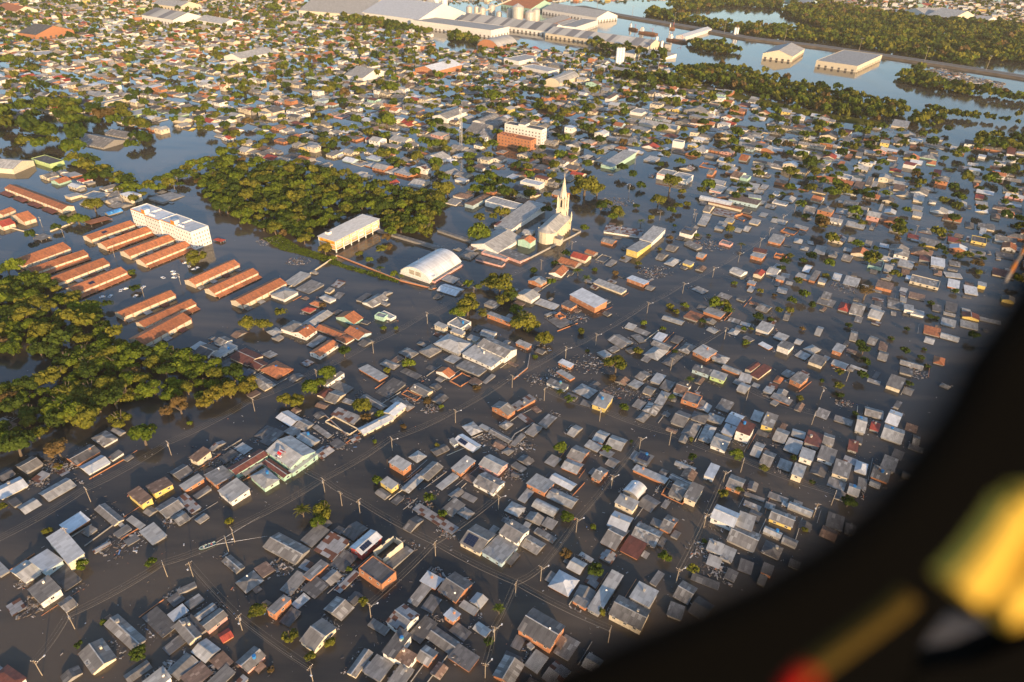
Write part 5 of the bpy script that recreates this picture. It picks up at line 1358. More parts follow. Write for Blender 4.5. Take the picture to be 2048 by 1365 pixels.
LANDMARK_NAMES = ['church', 'vaulted gymnasium', 'raised orange school', 'white apartment block', 'twin yellow houses', 'turquoise hall', 'motorboat', 'roofless yellow house', 'rusty patchwork roof', 'pink house', 'small orange cube house', 'big corner brick house', 'dark-red-roofed tall house', 'lime green house', 'yellow crossroads house', 'big grey warehouses', 'orange L-shaped building', 'bright orange-tiled white house', 'blue barrel vault', 'red-banded white block', 'brick tenement', 'lattice mast', 'wide bare round tree', 'turquoise flat house', 'yellow house by helicopter frame', 'red-roofed white house', 'oblong bluish-white roof', 'red floodwater kiosk', 'feathery palm', 'solar-roofed white slab', 'green-banded white building', 'rust-red roof', 'long pale-roofed compound', 'cream corner house', 'long yellow-white hall', 'blue-white box pair']
POLE_RUNS = {
'A': [(-158.4, 183.9, 0), (-139.6, 211.1, 0), (-115.3, 241.8, 0), (-93.1, 265.4, 0), (-71.1, 292.2, 0), (-47.1, 323.3, 0), (-23.4, 354.3, 0), (17.0, 394.4, 0), (38.3, 424.8, 1)],
'B': [(-97.3, 166.9, 0), (-71.4, 193.1, 0), (-49.1, 218.5, 1), (-24.1, 238.5, 1), (0.8, 266.4, 1), (27.9, 293.2, 1), (44.6, 307.2, 1), (77.5, 343.5, 1), (103.1, 369.6, 1), (126.8, 392.8, 1), (149.3, 416.5, 1), (170.8, 441.3, 1), (182.8, 460.3, 1), (201.0, 486.9, 1), (217.5, 509.4, 1)],
'C': [(-71.4, 193.1, 2), (-55.4, 182.6, 0), (-24.6, 163.8, 0), (4.1, 148.2, 0), (33.8, 132.2, 0)],
'D': [(16.1, 257.0, 0), (41.0, 243.1, 0), (70.0, 228.2, 0), (97.1, 212.7, 0), (128.4, 195.5, 0)],
'E': [(80.9, 286.0, 0), (115.9, 317.8, 0)],
'F': [(112.9, 262.4, 0), (138.4, 245.9, 0)],
'G': [(-135.6, 115.0, 1), (-134.6, 130.5, 0), (-114.6, 151.2, 0), (-97.9, 162.6, 1)],
'H': [(-105.9, 151.5, 1), (-82.3, 132.0, 1), (-55.7, 116.1, 1)],
'I': [(-42.6, 137.9, 1), (-24.6, 163.8, 2), (-3.0, 187.3, 1)],
'J': [(-4.6, 119.0, 1), (-2.3, 131.2, 1), (4.1, 148.2, 2), (12.7, 154.8, 1), (26.3, 177.1, 1), (41.8, 200.4, 1), (56.3, 223.9, 1)],
'K': [(59.7, 155.9, 1), (74.9, 181.7, 1), (87.7, 204.9, 1)],
'L': [(118.9, 188.8, 1)],
'M': [(168.4, 281.6, 1), (149.5, 265.7, 0)],
'N': [(-63.1, 186.3, 0)],
'O': [(-155.2, 164.4, 3)],
'P': [(108.1, 485.5, 1), (92.4, 544.0, 1), (107.2, 617.1, 1), (134.5, 483.9, 1), (135.0, 491.8, 0), (74.8, 455.6, 1)],
'Q': [(-303.6, 494.3, 0), (-270.1, 514.1, 0), (-271.3, 523.2, 0), (-287.1, 485.4, 0), (-292.7, 477.7, 0), (-326.9, 434.2, 0), (-300.6, 415.4, 0), (-255.3, 392.0, 0), (-211.1, 339.1, 0), (-198.8, 358.5, 1)],
'R': [(299.9, 551.2, 0), (308.6, 547.4, 1), (256.3, 568.5, 0), (243.7, 488.7, 0), (295.6, 474.4, 0)],
}
TOWN = [(-1331.3, 1688.5), (-605.6, 1883.5), (-362.0, 1518.8), (-193.9, 1332.9), (-70.7, 1230.3), (110.6, 1190.4), (215.4, 1089.1), (228.9, 987.0), (292.4, 905.7), (349.6, 817.4), (403.1, 767.1), (375.7, 693.9), (238.0, 609.8), (174.2, 651.5), (78.9, 659.8), (14.4, 519.4), (-13.0, 506.0), (-51.4, 520.8), (-113.9, 546.2), (-190.8, 583.4), (-239.1, 596.4), (-256.6, 618.1), (-305.5, 700.8), (-362.6, 703.0), (-396.0, 708.4), (-459.9, 740.8), (-595.1, 691.9)]
TOWN_RIGHT = [(403.3, 755.3), (607.3, 720.6), (323.5, 320.3), (320.6, 403.8), (257.6, 499.8), (223.2, 562.8), (238.0, 609.8)]
TOWN_FAR_RIGHT = [(893.4, 2316.9), (1731.5, 2305.8), (1377.2, 1806.2), (1153.1, 1737.0), (1006.8, 1783.3), (914.3, 1838.7), (814.8, 2100.1)]
TOWN_BEHIND = [(-605.6, 1883.5), (-458.6, 2006.8), (905.1, 2349.0), (681.7, 2026.7), (451.8, 2074.5), (65.5, 1890.0), (-246.4, 1797.7), (-390.8, 1696.8)]
TOWN_MIDDLE = [(-54.3, 529.6), (10.7, 585.9), (78.9, 659.8), (174.2, 651.5), (238.0, 609.8), (223.2, 562.8), (257.6, 499.8), (299.4, 432.2), (261.8, 360.3), (216.1, 396.0), (167.9, 454.7), (137.3, 479.4), (162.1, 595.0), (103.5, 662.6), (87.0, 600.8), (65.5, 612.6), (33.6, 499.8), (10.4, 519.0), (-50.7, 492.0)]
TOWN_LEFT = [(-399.5, 551.7), (-363.7, 540.2), (-314.5, 512.0), (-279.2, 483.1), (-284.0, 458.9), (-327.2, 481.6), (-376.0, 512.7)]
TOWN_PARK = [(-538.4, 713.4), (-476.6, 771.8), (-385.8, 719.7), (-332.3, 716.7), (-287.6, 693.7), (-261.9, 633.1), (-287.3, 653.0), (-344.8, 663.1), (-367.9, 670.8), (-444.2, 711.9), (-512.8, 674.2)]
POND_LEFT = [(-370.9, 576.2), (-346.0, 634.4), (-341.8, 656.6), (-286.1, 649.8), (-266.7, 623.1), (-273.3, 604.2), (-288.0, 545.6), (-298.0, 522.8), (-335.6, 549.5)]
POND_FAR = [(-153.7, 1223.3), (-157.4, 1329.4), (-38.2, 1262.2), (-60.4, 1193.9), (-113.5, 1151.7)]
RIVER = [(91.7, 1652.2), (354.6, 1493.8), (369.7, 1185.9), (544.4, 1037.3), (728.9, 892.1), (621.1, 740.0), (499.8, 826.0), (460.7, 1007.8), (283.4, 1161.5), (163.5, 1388.2)]
HIGHWAY = [(134.1, 1800.0), (203.6, 1673.2), (269.2, 1593.3), (353.6, 1491.8), (425.2, 1389.2), (532.2, 1323.2), (632.7, 1230.7), (687.7, 1175.8), (759.4, 1099.1), (838.2, 990.0)]
SCRAP_YARD = [(627.7, 1133.5), (664.3, 1159.5), (704.5, 1052.8), (659.7, 988.8), (604.2, 1014.3), (592.5, 1062.0)]
DYKE = [(186.5, 980.2), (237.8, 948.5), (289.3, 894.5), (352.2, 824.5), (408.6, 792.4)]
WATER_WEEDS = [(-172.7, 427.8), (-163.1, 435.3), (-143.9, 416.3), (-124.6, 406.2), (-108.4, 392.6), (-84.0, 381.7), (-70.4, 374.6), (-71.3, 370.5), (-89.7, 378.5), (-110.7, 388.8), (-133.3, 401.7), (-155.8, 411.4)]
DEBRIS = [(-117.4, 211.0, 7.1), (-136.4, 164.1, 6.2), (-122.1, 179.0, 4.7), (-123.5, 175.0, 2.8), (-88.6, 117.5, 3.6), (-99.7, 119.4, 1.8), (-183.9, 192.3, 3.9), (-178.6, 201.9, 4.0), (-77.4, 156.7, 3.8), (-57.4, 158.2, 4.4), (-53.4, 152.7, 3.4), (-55.8, 161.3, 2.1), (-32.4, 186.7, 3.8), (-21.5, 175.5, 3.7), (3.3, 206.3, 4.1), (-6.1, 226.9, 8.3), (6.1, 225.5, 5.4), (40.6, 289.4, 9.7), (23.8, 280.8, 5.0), (54.6, 267.1, 7.3), (33.6, 334.8, 8.0), (15.7, 301.4, 4.0), (13.7, 273.8, 5.4), (-71.8, 223.4, 6.5), (-45.3, 255.0, 4.7), (-36.2, 247.6, 3.5), (-113.1, 211.2, 5.2), (71.4, 170.8, 4.6), (74.9, 162.1, 4.4), (136.5, 442.6, 10.5), (90.8, 397.9, 9.7), (87.4, 394.8, 6.4), (-166.2, 423.4, 7.5), (-139.0, 394.5, 6.4), (207.5, 291.0, 5.7), (208.7, 384.5, 7.9), (356.2, 705.4, 10.3), (419.5, 769.1, 16.6), (435.6, 745.8, 11.8), (-183.3, 202.0, 4.0), (-22.3, 153.8, 2.4), (160.2, 262.8, 3.6), (46.7, 263.4, 4.3), (66.7, 260.6, 4.8), (81.1, 586.6, 2.2), (80.3, 520.1, 11.2), (71.1, 508.5, 7.8), (-70.4, 148.7, 3.4), (-64.9, 167.2, 1.8), (118.3, 362.5, 3.0), (-153.2, 137.6, 4.5), (-160.9, 146.0, 2.0), (-24.0, 156.8, 2.4), (74.6, 216.1, 3.4)]
FRAME_INNER = [(0.11313, 0.1285, 195.97848), (0.10226, 0.11981, 195.9648), (0.09647, 0.11404, 195.95572), (0.09414, 0.10928, 195.94823), (0.08999, 0.10543, 195.94217), (0.08496, 0.10147, 195.93594), (0.08114, 0.09668, 195.9284), (0.0757, 0.09224, 195.92141), (0.06889, 0.08735, 195.91371), (0.05935, 0.0826, 195.90623), (0.04773, 0.07861, 195.89996), (0.03129, 0.07435, 195.89324), (0.01874, 0.0711, 195.88812), (0.00863, 0.06836, 195.88382), (-0.00421, 0.06548, 195.87929), (-0.01718, 0.06194, 195.87371)]
FRAME_MID = [(0.12116, 0.12561, 195.97394), (0.11048, 0.11708, 195.96051), (0.10541, 0.11206, 195.9526), (0.1031, 0.10734, 195.94518), (0.09817, 0.10267, 195.93782), (0.09346, 0.099, 195.93204), (0.08965, 0.09422, 195.92453), (0.08361, 0.08926, 195.91671), (0.07605, 0.08386, 195.90822), (0.06525, 0.07849, 195.89977), (0.05238, 0.07407, 195.8928), (0.0355, 0.06968, 195.88589), (0.02301, 0.06644, 195.8808), (0.01264, 0.06364, 195.87639), (-0.00014, 0.06078, 195.87188), (-0.01279, 0.05732, 195.86644)]
PANEL_INNER = [(0.29196, 0.31796, 195.94104), (0.26499, 0.29642, 195.90713), (0.25133, 0.28285, 195.88577), (0.24553, 0.27099, 195.86711), (0.23426, 0.26043, 195.85048), (0.22206, 0.25086, 195.83542), (0.21252, 0.23891, 195.81661), (0.19824, 0.22721, 195.79819), (0.18036, 0.21442, 195.77804), (0.15507, 0.20183, 195.75824), (0.1246, 0.19137, 195.74176), (0.083, 0.18056, 195.72475), (0.05171, 0.17246, 195.71199), (0.02612, 0.16555, 195.70111), (-0.0059, 0.15837, 195.68981), (-0.03795, 0.14961, 195.67602)]
PANEL_OUTER = [(0.36524, 0.30508, 195.92076), (0.34479, 0.28112, 195.88304), (0.32509, 0.24538, 195.82678), (0.30449, 0.22377, 195.79277), (0.28328, 0.21159, 195.77359), (0.25768, 0.19932, 195.75429), (0.23181, 0.19118, 195.74147), (0.21539, 0.19005, 195.73969), (0.20316, 0.19219, 195.74305), (0.19542, 0.19287, 195.74412), (0.18806, 0.18766, 195.73593), (0.18289, 0.18261, 195.72798), (0.18205, 0.17847, 195.72146), (0.18966, 0.16269, 195.69662), (0.15512, 0.15262, 195.68077), (0.09029, 0.13491, 195.65289)]
SILL_UPPER = [(0.17558, 0.17658, 195.71849), (0.1886, 0.17918, 195.72258), (0.19735, 0.17993, 195.72376), (0.21046, 0.18135, 195.726), (0.22776, 0.1858, 195.733), (0.26245, 0.19352, 195.74514), (0.30578, 0.20375, 195.76125)]
SILL_LOWER = [(0.17376, 0.13646, 195.65532), (0.19133, 0.13678, 195.65583), (0.20011, 0.13694, 195.65609), (0.21329, 0.13719, 195.65647), (0.24404, 0.13776, 195.65736), (0.2876, 0.14446, 195.66791), (0.35236, 0.16334, 195.69764)]
HANDLE_A = [(0.15641, 0.15312, 195.84939), (0.15206, 0.14891, 195.84277), (0.14769, 0.14511, 195.83679), (0.14255, 0.1413, 195.8308), (0.13885, 0.13892, 195.82705)]
HANDLE_B = [(0.17052, 0.14925, 195.84331), (0.16545, 0.1442, 195.83536), (0.16031, 0.14039, 195.82937), (0.15509, 0.13782, 195.82532), (0.15054, 0.13666, 195.82349)]
HANDLE_C = [(0.15641, 0.15312, 195.84939), (0.16331, 0.15366, 195.85024), (0.17052, 0.14925, 195.84331)]
STRAP = [(0.10787, 0.14644, 195.76429), (0.12037, 0.15159, 195.77238), (0.13287, 0.15673, 195.78048), (0.14357, 0.16135, 195.78775), (0.14799, 0.16389, 195.79175)]
KNOB = [(0.06742, 0.09149, 195.84563), (0.07001, 0.09324, 195.84838), (0.07226, 0.09473, 195.85072)]
ROD = [(0.7025, 0.87436, 195.69795), (0.6778, 0.84808, 195.65658), (0.64567, 0.81424, 195.6033)]
WOOD_POOL = [(-268.2, 276.3), (-240.3, 279.3), (-226.3, 276.6), (-210.8, 266.8), (-215.5, 258.3), (-247.8, 246.6)]
ROOF = {'G': 'grey', 'L': 'pale-grey', 'W': 'bluish-white', 'D': 'dark-grey', 'T': 'terracotta', 'R': 'red', 'B': 'brown', 'M': 'maroon', 'P': 'patchy rusty', 'N': 'open', 'U': 'bright-blue', 'S': 'striped'}
WALL = {'o': 'brick-walled', 'w': 'white-walled', 'c': 'cream-walled', 'y': 'yellow-walled', 'p': 'pink-walled', 'g': 'lime-walled', 't': 'turquoise-walled', 'b': 'blue-walled', 'n': 'grey-walled', 'r': 'red-walled'}
TYP = {'g': 'gabled', 'h': 'hipped', 'm': 'lean-to', 'p': 'flat', 'v': 'arched', 'r': 'roofless'}
ORD = ['', 'closest', 'second closest', 'third closest', 'fourth closest', 'fifth closest', 'sixth closest', 'seventh closest', 'eighth closest', 'ninth closest', 'tenth closest', 'eleventh closest', 'twelfth closest']
def where(rank, lm, noun):
    n = LANDMARK_NAMES[lm]
    if rank == 0: return 'near the ' + n
    return (ORD[rank] if rank < len(ORD) else '%dth closest' % rank) + ' such ' + noun + ' to the ' + n

# ---------------------------------------------------------------- house geometry (local x along the front, y to the back)
def rect_slab(mb, P, th, mat, uvo=(0, 0)):
    """sloping roof slab through 3-4 points, with thickness"""
    P = [Vector(p) for p in P]; n = len(P); dn = Vector((0, 0, -th))
    e = (P[1] - P[0]).normalized(); up = (P[-1] - P[0]); up = (up - e * up.dot(e)); L = up.length; up = up.normalized() if L > 1e-6 else Vector((0, 0, 1))
    uv = [((p - P[0]).dot(e) + uvo[0], (p - P[0]).dot(up) + uvo[1]) for p in P]
    verts = P + [p + dn for p in P]
    faces = [tuple(range(n))] + [tuple(range(n, 2 * n))[::-1]] + [(i, i + n, (i + 1) % n + n, (i + 1) % n) for i in range(n)]
    uvs = [uv, uv[::-1]] + [[uv[i], uv[i], uv[(i + 1) % n], uv[(i + 1) % n]] for i in range(n)]
    mb.mesh(verts, faces, mat, uvs)
def pitch_of(rc, h): return {'T': .36, 'R': .36, 'M': .22, 'B': .28}.get(rc, .30)
def roof_geo(mb, r, ridge=True):
    x, y, W, D, a, ty, rc, wc, h, fl = r[:10]; mat = 'roof_' + rc if rc != 'N' else 'concrete'
    X, Y = W / 2, D / 2; p = pitch_of(rc, h); th = .09; uo = (round((x * 7.3) % 90, 1), round((y * 3.1) % 90, 1))
    if ty[0] == 'm':
        k = int(abs(x * 13 + y * 7)) % 4; s = (.05, .09, .07, .05)[k] * (1 if k != 2 else -1); rise = s * D; z0, z1 = (h, h + abs(rise)) if s > 0 else (h + abs(rise), h)
        rect_slab(mb, [(-X, -Y, z0), (X, -Y, z0), (X, Y, z1), (-X, Y, z1)], th, mat, uo)
    elif ty == 'ga':
        z = h + p * Y
        rect_slab(mb, [(-X, -Y, h), (X, -Y, h), (X, 0, z), (-X, 0, z)], th, mat, uo); rect_slab(mb, [(X, Y, h), (-X, Y, h), (-X, 0, z), (X, 0, z)], th, mat, uo)
        if ridge: mb.box(-X - .02, X + .02, -.16, .16, z - .04, z + .06, 'ridge' if rc not in 'TR' else 'roof_T')
    elif ty == 'gb':
        z = h + p * X
        rect_slab(mb, [(X, -Y, h), (X, Y, h), (0, Y, z), (0, -Y, z)], th, mat, uo); rect_slab(mb, [(-X, Y, h), (-X, -Y, h), (0, -Y, z), (0, Y, z)], th, mat, uo)
        if ridge: mb.box(-.16, .16, -Y - .02, Y + .02, z - .04, z + .06, 'ridge' if rc not in 'TR' else 'roof_T')
    elif ty[0] == 'h':
        q = min(X, Y); z = h + p * q
        if (ty == 'ha' and X > Y) or X > Y * 1.25: A, B = (-(X - Y * .9), 0, z), (X - Y * .9, 0, z)
        elif Y > X: A, B = (0, -(Y - X * .9), z), (0, Y - X * .9, z)
        else: A, B = (-.1, 0, z), (.1, 0, z)
        c = [(-X, -Y, h), (X, -Y, h), (X, Y, h), (-X, Y, h)]
        if A[0] != B[0] or Y <= X:
            rect_slab(mb, [c[0], c[1], B, A], th, mat, uo); rect_slab(mb, [c[1], c[2], B], th, mat, uo); rect_slab(mb, [c[2], c[3], A, B], th, mat, uo); rect_slab(mb, [c[3], c[0], A], th, mat, uo)
        else:
            rect_slab(mb, [c[0], c[1], A], th, mat, uo); rect_slab(mb, [c[1], c[2], B, A], th, mat, uo); rect_slab(mb, [c[2], c[3], B], th, mat, uo); rect_slab(mb, [c[3], c[0], A, B], th, mat, uo)
    elif ty[0] == 'v':
        n = 14; rise = .23 * W; rad = (X * X + rise * rise) / (2 * rise); a0 = math.asin(min(1, X / rad)); prev = None
        if ty == 'v' and W > D * 1.25 and 'gym' not in fl:      # axis along the long side
            n = 14; rise = .23 * D; rad = (Y * Y + rise * rise) / (2 * rise); a0 = math.asin(min(1, Y / rad))
            for i in range(n):
                b0, b1 = -a0 + 2 * a0 * i / n, -a0 + 2 * a0 * (i + 1) / n
                y0, z0, y1, z1 = rad * math.sin(b0), h + rad * math.cos(b0) - rad + rise, rad * math.sin(b1), h + rad * math.cos(b1) - rad + rise
                rect_slab(mb, [(-X, y0, z0), (X, y0, z0), (X, y1, z1), (-X, y1, z1)], .05, mat, (uo[0], i * .8))
        else:
            for i in range(n):
                b0, b1 = -a0 + 2 * a0 * i / n, -a0 + 2 * a0 * (i + 1) / n
                x0, z0, x1, z1 = rad * math.sin(b0), h + rad * math.cos(b0) - rad + rise, rad * math.sin(b1), h + rad * math.cos(b1) - rad + rise
                rect_slab(mb, [(x0, Y, z0), (x0, -Y, z0), (x1, -Y, z1), (x1, Y, z1)], .05, mat, (uo[0], i * .8))
    elif ty[0] == 'p':
        mb.box(-X + .22, X - .22, -Y + .22, Y - .22, h - .5, h - .32, mat)
def wall_geo(mb, r):
    x, y, W, D, a, ty, rc, wc, h, fl = r[:10]; mat = 'wall_' + wc; p = pitch_of(rc, h)
    i = .35 if ty[0] not in 'pr' else 0.0
    if W < 4 or D < 4: i = min(i, .15)
    X, Y = W / 2 - i, D / 2 - i; z0 = -1.2
    if ty[0] in 'pr':
        t = .2; rg = random.Random(int(x * 31 + y * 17))
        if ty == 'r':
            for (u0, v0, u1, v1) in ((-X, -Y, X, -Y), (X, -Y, X, Y), (X, Y, -X, Y), (-X, Y, -X, -Y)):
                L = math.hypot(u1 - u0, v1 - v0); n = max(2, int(L / 1.6)); hh = h * rg.uniform(.8, 1)
                nx, ny = (v1 - v0) / L * t, -(u1 - u0) / L * t
                for k in range(n):
                    hh = min(h, max(.35, hh + rg.uniform(-.5, .45) * h)); f0, f1 = k / n, (k + 1) / n
                    q = [(u0 + (u1 - u0) * f0, v0 + (v1 - v0) * f0), (u0 + (u1 - u0) * f1, v0 + (v1 - v0) * f1)]
                    A, B = q; C = (B[0] - nx, B[1] - ny); E = (A[0] - nx, A[1] - ny)
                    vs = [(A[0], A[1], z0), (B[0], B[1], z0), (C[0], C[1], z0), (E[0], E[1], z0), (A[0], A[1], hh), (B[0], B[1], hh), (C[0], C[1], hh), (E[0], E[1], hh)]
                    mb.mesh(vs, [(4, 5, 6, 7), (0, 1, 5, 4), (1, 2, 6, 5), (2, 3, 7, 6), (3, 0, 4, 7)], mat)
        else:
            mb.box(-X, X, -Y, -Y + t, z0, h, mat); mb.box(-X, X, Y - t, Y, z0, h, mat); mb.box(-X, -X + t, -Y + t, Y - t, z0, h, mat); mb.box(X - t, X, -Y + t, Y - t, z0, h, mat)
        return
    if 'kiosk' in fl:
        for sx in (-1, 1):
            for sy in (-1, 0, 1): mb.box(sx * X - .12, sx * X + .12, sy * Y - .12, sy * Y + .12, z0, h - .02, mat)
        return
    hb = h - .11
    if ty == 'ga': z = hb + p * (Y + i) - .03; prof = [(-Y, z0), (Y, z0), (Y, hb), (0, z), (-Y, hb)]; axis = 'x'
    elif ty == 'gb': z = hb + p * (X + i) - .03; prof = [(-X, z0), (X, z0), (X, hb), (0, z), (-X, hb)]; axis = 'y'
    elif ty[0] == 'v':
        ax = 'x' if (W > D * 1.25 and 'gym' not in fl) else 'y'; S = Y if ax == 'x' else X; rise = .23 * (D if ax == 'x' else W); rad = (S * S + rise * rise) / (2 * rise); a0 = math.asin(min(1, S / rad)); n = 12
        prof = [(-S, z0), (S, z0)] + [(rad * math.sin(a0 - 2 * a0 * k / n), hb - .05 + rad * math.cos(a0 - 2 * a0 * k / n) - rad + rise) for k in range(n + 1)]; axis = ax
    elif ty[0] == 'm':
        k = int(abs(x * 13 + y * 7)) % 4; s = (.05, .09, .07, .05)[k] * (1 if k != 2 else -1); rise = abs(s) * D; za, zb = (hb, hb + rise - .03) if s > 0 else (hb + rise - .03, hb)
        prof = [(-Y, z0), (Y, z0), (Y, zb), (-Y, za)]; axis = 'x'
    else: prof = [(-Y, z0), (Y, z0), (Y, hb), (-Y, hb)]; axis = 'x'
    n = len(prof)
    if axis == 'x': A = [(-X, u, v) for u, v in prof]; B = [(X, u, v) for u, v in prof]; fl_ = True
    else: A = [(u, -Y, v) for u, v in prof]; B = [(u, Y, v) for u, v in prof]; fl_ = False
    faces = [tuple(range(n)), tuple(range(n, 2 * n))[::-1]] + [(i_, i_ + n, (i_ + 1) % n + n, (i_ + 1) % n) for i_ in range(n)]
    if fl_: faces = [f[::-1] for f in faces]
    mb.mesh(A + B, faces, mat)
def window_spots(r):
    """(x, y, z, rotation) of windows on the four walls"""
    x, y, W, D, a, ty, rc, wc, h, fl = r[:10]; i = .35 if ty[0] != 'p' else 0.0
    if W < 4 or D < 4: i = min(i, .15)
    X, Y = W / 2 - i, D / 2 - i; rg = random.Random(int(x * 11 + y * 5)); out = []
    if h < 1.35 or ty[0] in 'rv' or 'kiosk' in fl: return out
    rows = [h - 1.0] if h < 3.7 else [h - 1.1, h - 3.6] if h < 6 else []
    for z in rows:
        if z < .35: continue
        n = max(1, int(W / 3.6)); 
        for k in range(n):
            u = -X + 2 * X * (k + .5) / n + rg.uniform(-.3, .3)
            out.append((u, -Y, z, 0))
            if rg.random() < .5: out.append((u, Y, z, math.pi))
        n = max(1, int(D / 3.8))
        for k in range(n):
            u = -Y + 2 * Y * (k + .5) / n + rg.uniform(-.3, .3)
            out.append((X, u, z, math.pi / 2))
            if rg.random() < .5: out.append((-X, u, z, -math.pi / 2))
    return out
def window_mesh(w=1.15, hh=.95, parts=True):
    f = MB(); t = .07
    f.box(-w / 2, w / 2, -.04, .02, hh / 2 - t, hh / 2, 'frame_white'); f.box(-w / 2, w / 2, -.07, .02, -hh / 2, -hh / 2 + t, 'frame_white')
    f.box(-w / 2, -w / 2 + t, -.04, .02, -hh / 2 + t, hh / 2 - t, 'frame_white'); f.box(w / 2 - t, w / 2, -.04, .02, -hh / 2 + t, hh / 2 - t, 'frame_white'); f.box(-.03, .03, -.035, .02, -hh / 2 + t, hh / 2 - t, 'frame_white')
    g = MB(); g.box(-w / 2 + t, w / 2 - t, -.02, .018, -hh / 2 + t, hh / 2 - t, 'glass'); return f, g
WIN_F, WIN_G = window_mesh()
wf0 = WIN_F.build('window'); wg0 = WIN_G.build('pane', wf0)
WIN_FM, WIN_GM = wf0.data, wg0.data
bpy.data.objects.remove(wg0); bpy.data.objects.remove(wf0)
def put_window(parent, x, y, z, rz, pane=True):
    o = bpy.data.objects.new('window', WIN_FM); col.objects.link(o); o.parent = parent; o.location = (x, y, z); o.rotation_euler = (0, 0, rz)
    if pane:
        g = bpy.data.objects.new('pane', WIN_GM); col.objects.link(g); g.parent = o
def solar(parent, r, n=4, m2=2):
    x, y, W, D, a, ty, rc, wc, h, fl = r[:10]; p = pitch_of(rc, h); mb = MB(); X, Y = W / 2, D / 2
    pw, ph = 1.05, 1.9
    def slab(cx, cy, n, m2, fz, ax):
        for i in range(n):
            for j in range(m2):
                u0 = cx + (i - n / 2) * (pw + .05); v0 = cy + (j - m2 / 2) * (ph + .06)
                P = [(u0, v0), (u0 + pw, v0), (u0 + pw, v0 + ph), (u0, v0 + ph)]
                if ax: P = [(cx + (v - cy), cy + (u - cx)) for u, v in P][::-1]
                rect_slab(mb, [(u, v, fz(u, v) + .14) for u, v in P], .05, 'solar')
    if ty == 'ga': slab(-X * .25, -Y * .5, n, m2 if Y > 3.9 else 1, lambda u, v: h + p * (Y - abs(v)), False)
    elif ty == 'gb': slab(X * .5, -Y * .3, n, 1, lambda u, v: h + p * (X - abs(u)), True)
    else: slab(0, 0, n, m2, lambda u, v: h + .1 * D, False)
    if mb.v: mb.build('solar_panel', parent)

FLOOD = 'houses standing in the flood'
def build_house(r, windows=True, pane=False):
    x, y, W, D, a, ty, rc, wc, h, fl = r[:10]; kind = r[10]; near = math.hypot(x, y) < 330
    o = root(kind, (x, y, 0), R(a))
    if ty[0] != 'r':
        b = MB(); roof_geo(b, r); b.build('roof', o)
    b = MB(); wall_geo(b, r)
    if 'redband' in fl: b.box(-W / 2 - .03, W / 2 + .03, -D / 2 - .03, -D / 2 + .1, h - 1.0, h - .4, 'wall_r')
    if 'greenband' in fl: b.box(-W / 2 + .2, W / 2 - .2, -D / 2 + .25, -D / 2 + .37, .1, h * .5, 'wall_g')
    b.build('wall' if 'kiosk' not in fl else 'post', o)
    for s in window_spots(r)[:(10 if near else 5)]: put_window(o, *s, pane=near)
    if 'solar' in fl: solar(o, r)
    if 'tank' in fl:
        t = MB(); t.tube([(W * .1, D * .2, h + .5), (W * .1, D * .2, h + 1.5)], .65, 'teal_metal', 12); t.tube([(W * .1, D * .2, h + 1.5), (W * .1, D * .2, h + 1.72)], .65, 'blue_plastic', 12, .2); t.build('water_tank', o)
    # small roof features seen on many houses
    rg = random.Random(int(x * 3 + y * 11))
    if near and ty[0] in 'gm' and h > .9 and rg.random() < .35:
        c = MB(); u, v = rg.uniform(-.3, .3) * W, rg.uniform(.1, .3) * D; zz = h + pitch_of(rc, h) * min(W, D) * .3
        c.box(u - .3, u + .3, v - .3, v + .3, h - .3, zz + .9, 'wall_' + wc); c.box(u - .38, u + .38, v - .38, v + .38, zz + .9, zz + 1.0, 'concrete'); c.build('chimney', o)
    if near and ty[0] != 'r' and kind == 'house' and h > .6:
        zr = h + .3 * min(W, D) * .25
        if rg.random() < .09:
            t = MB(); u, v = rg.uniform(-.3, .3) * W, rg.uniform(-.3, .3) * D; t.tube([(u, v, h), (u, v, zr + .9)], .05, 'steel', 5); t.tube([(u, v, zr + .9), (u + .12, v - .16, zr + 1.0)], .06, 'white_plastic', 10, .32); t.build('satellite_dish', o)
        if rg.random() < .16 and 'tank' not in fl:
            t = MB(); u, v = rg.uniform(-.3, .3) * W, rg.uniform(.0, .35) * D; t.tube([(u, v, h), (u, v, zr + 1.1)], .55, 'blue_plastic' if rg.random() < .6 else 'concrete', 10, .62); t.build('water_tank', o)
        if rg.random() < .3:
            t = MB(); e = rg.choice((-1, 1)); u = e * (W / 2 + 1.2); L = rg.uniform(.3, .8) * D; rect_slab(t, [(u - 1.1, -L / 2, h * .7 - .05), (u + 1.1, -L / 2, h * .7 - .3), (u + 1.1, L / 2, h * .7 - .3), (u - 1.1, L / 2, h * .7 - .05)], .06, rg.choice(('roof_G', 'roof_L', 'roof_D', 'roof_B')), (x % 50, 0)); t.box(u + e * .9 - .06, u + e * .9 + .06, -L / 2 + .1, -L / 2 + .22, -1, h * .7 - .36, 'wood_old'); t.box(u + e * .9 - .06, u + e * .9 + .06, L / 2 - .22, L / 2 - .1, -1, h * .7 - .36, 'wood_old'); t.build('lean_to', o)
    return o
n_h = 0
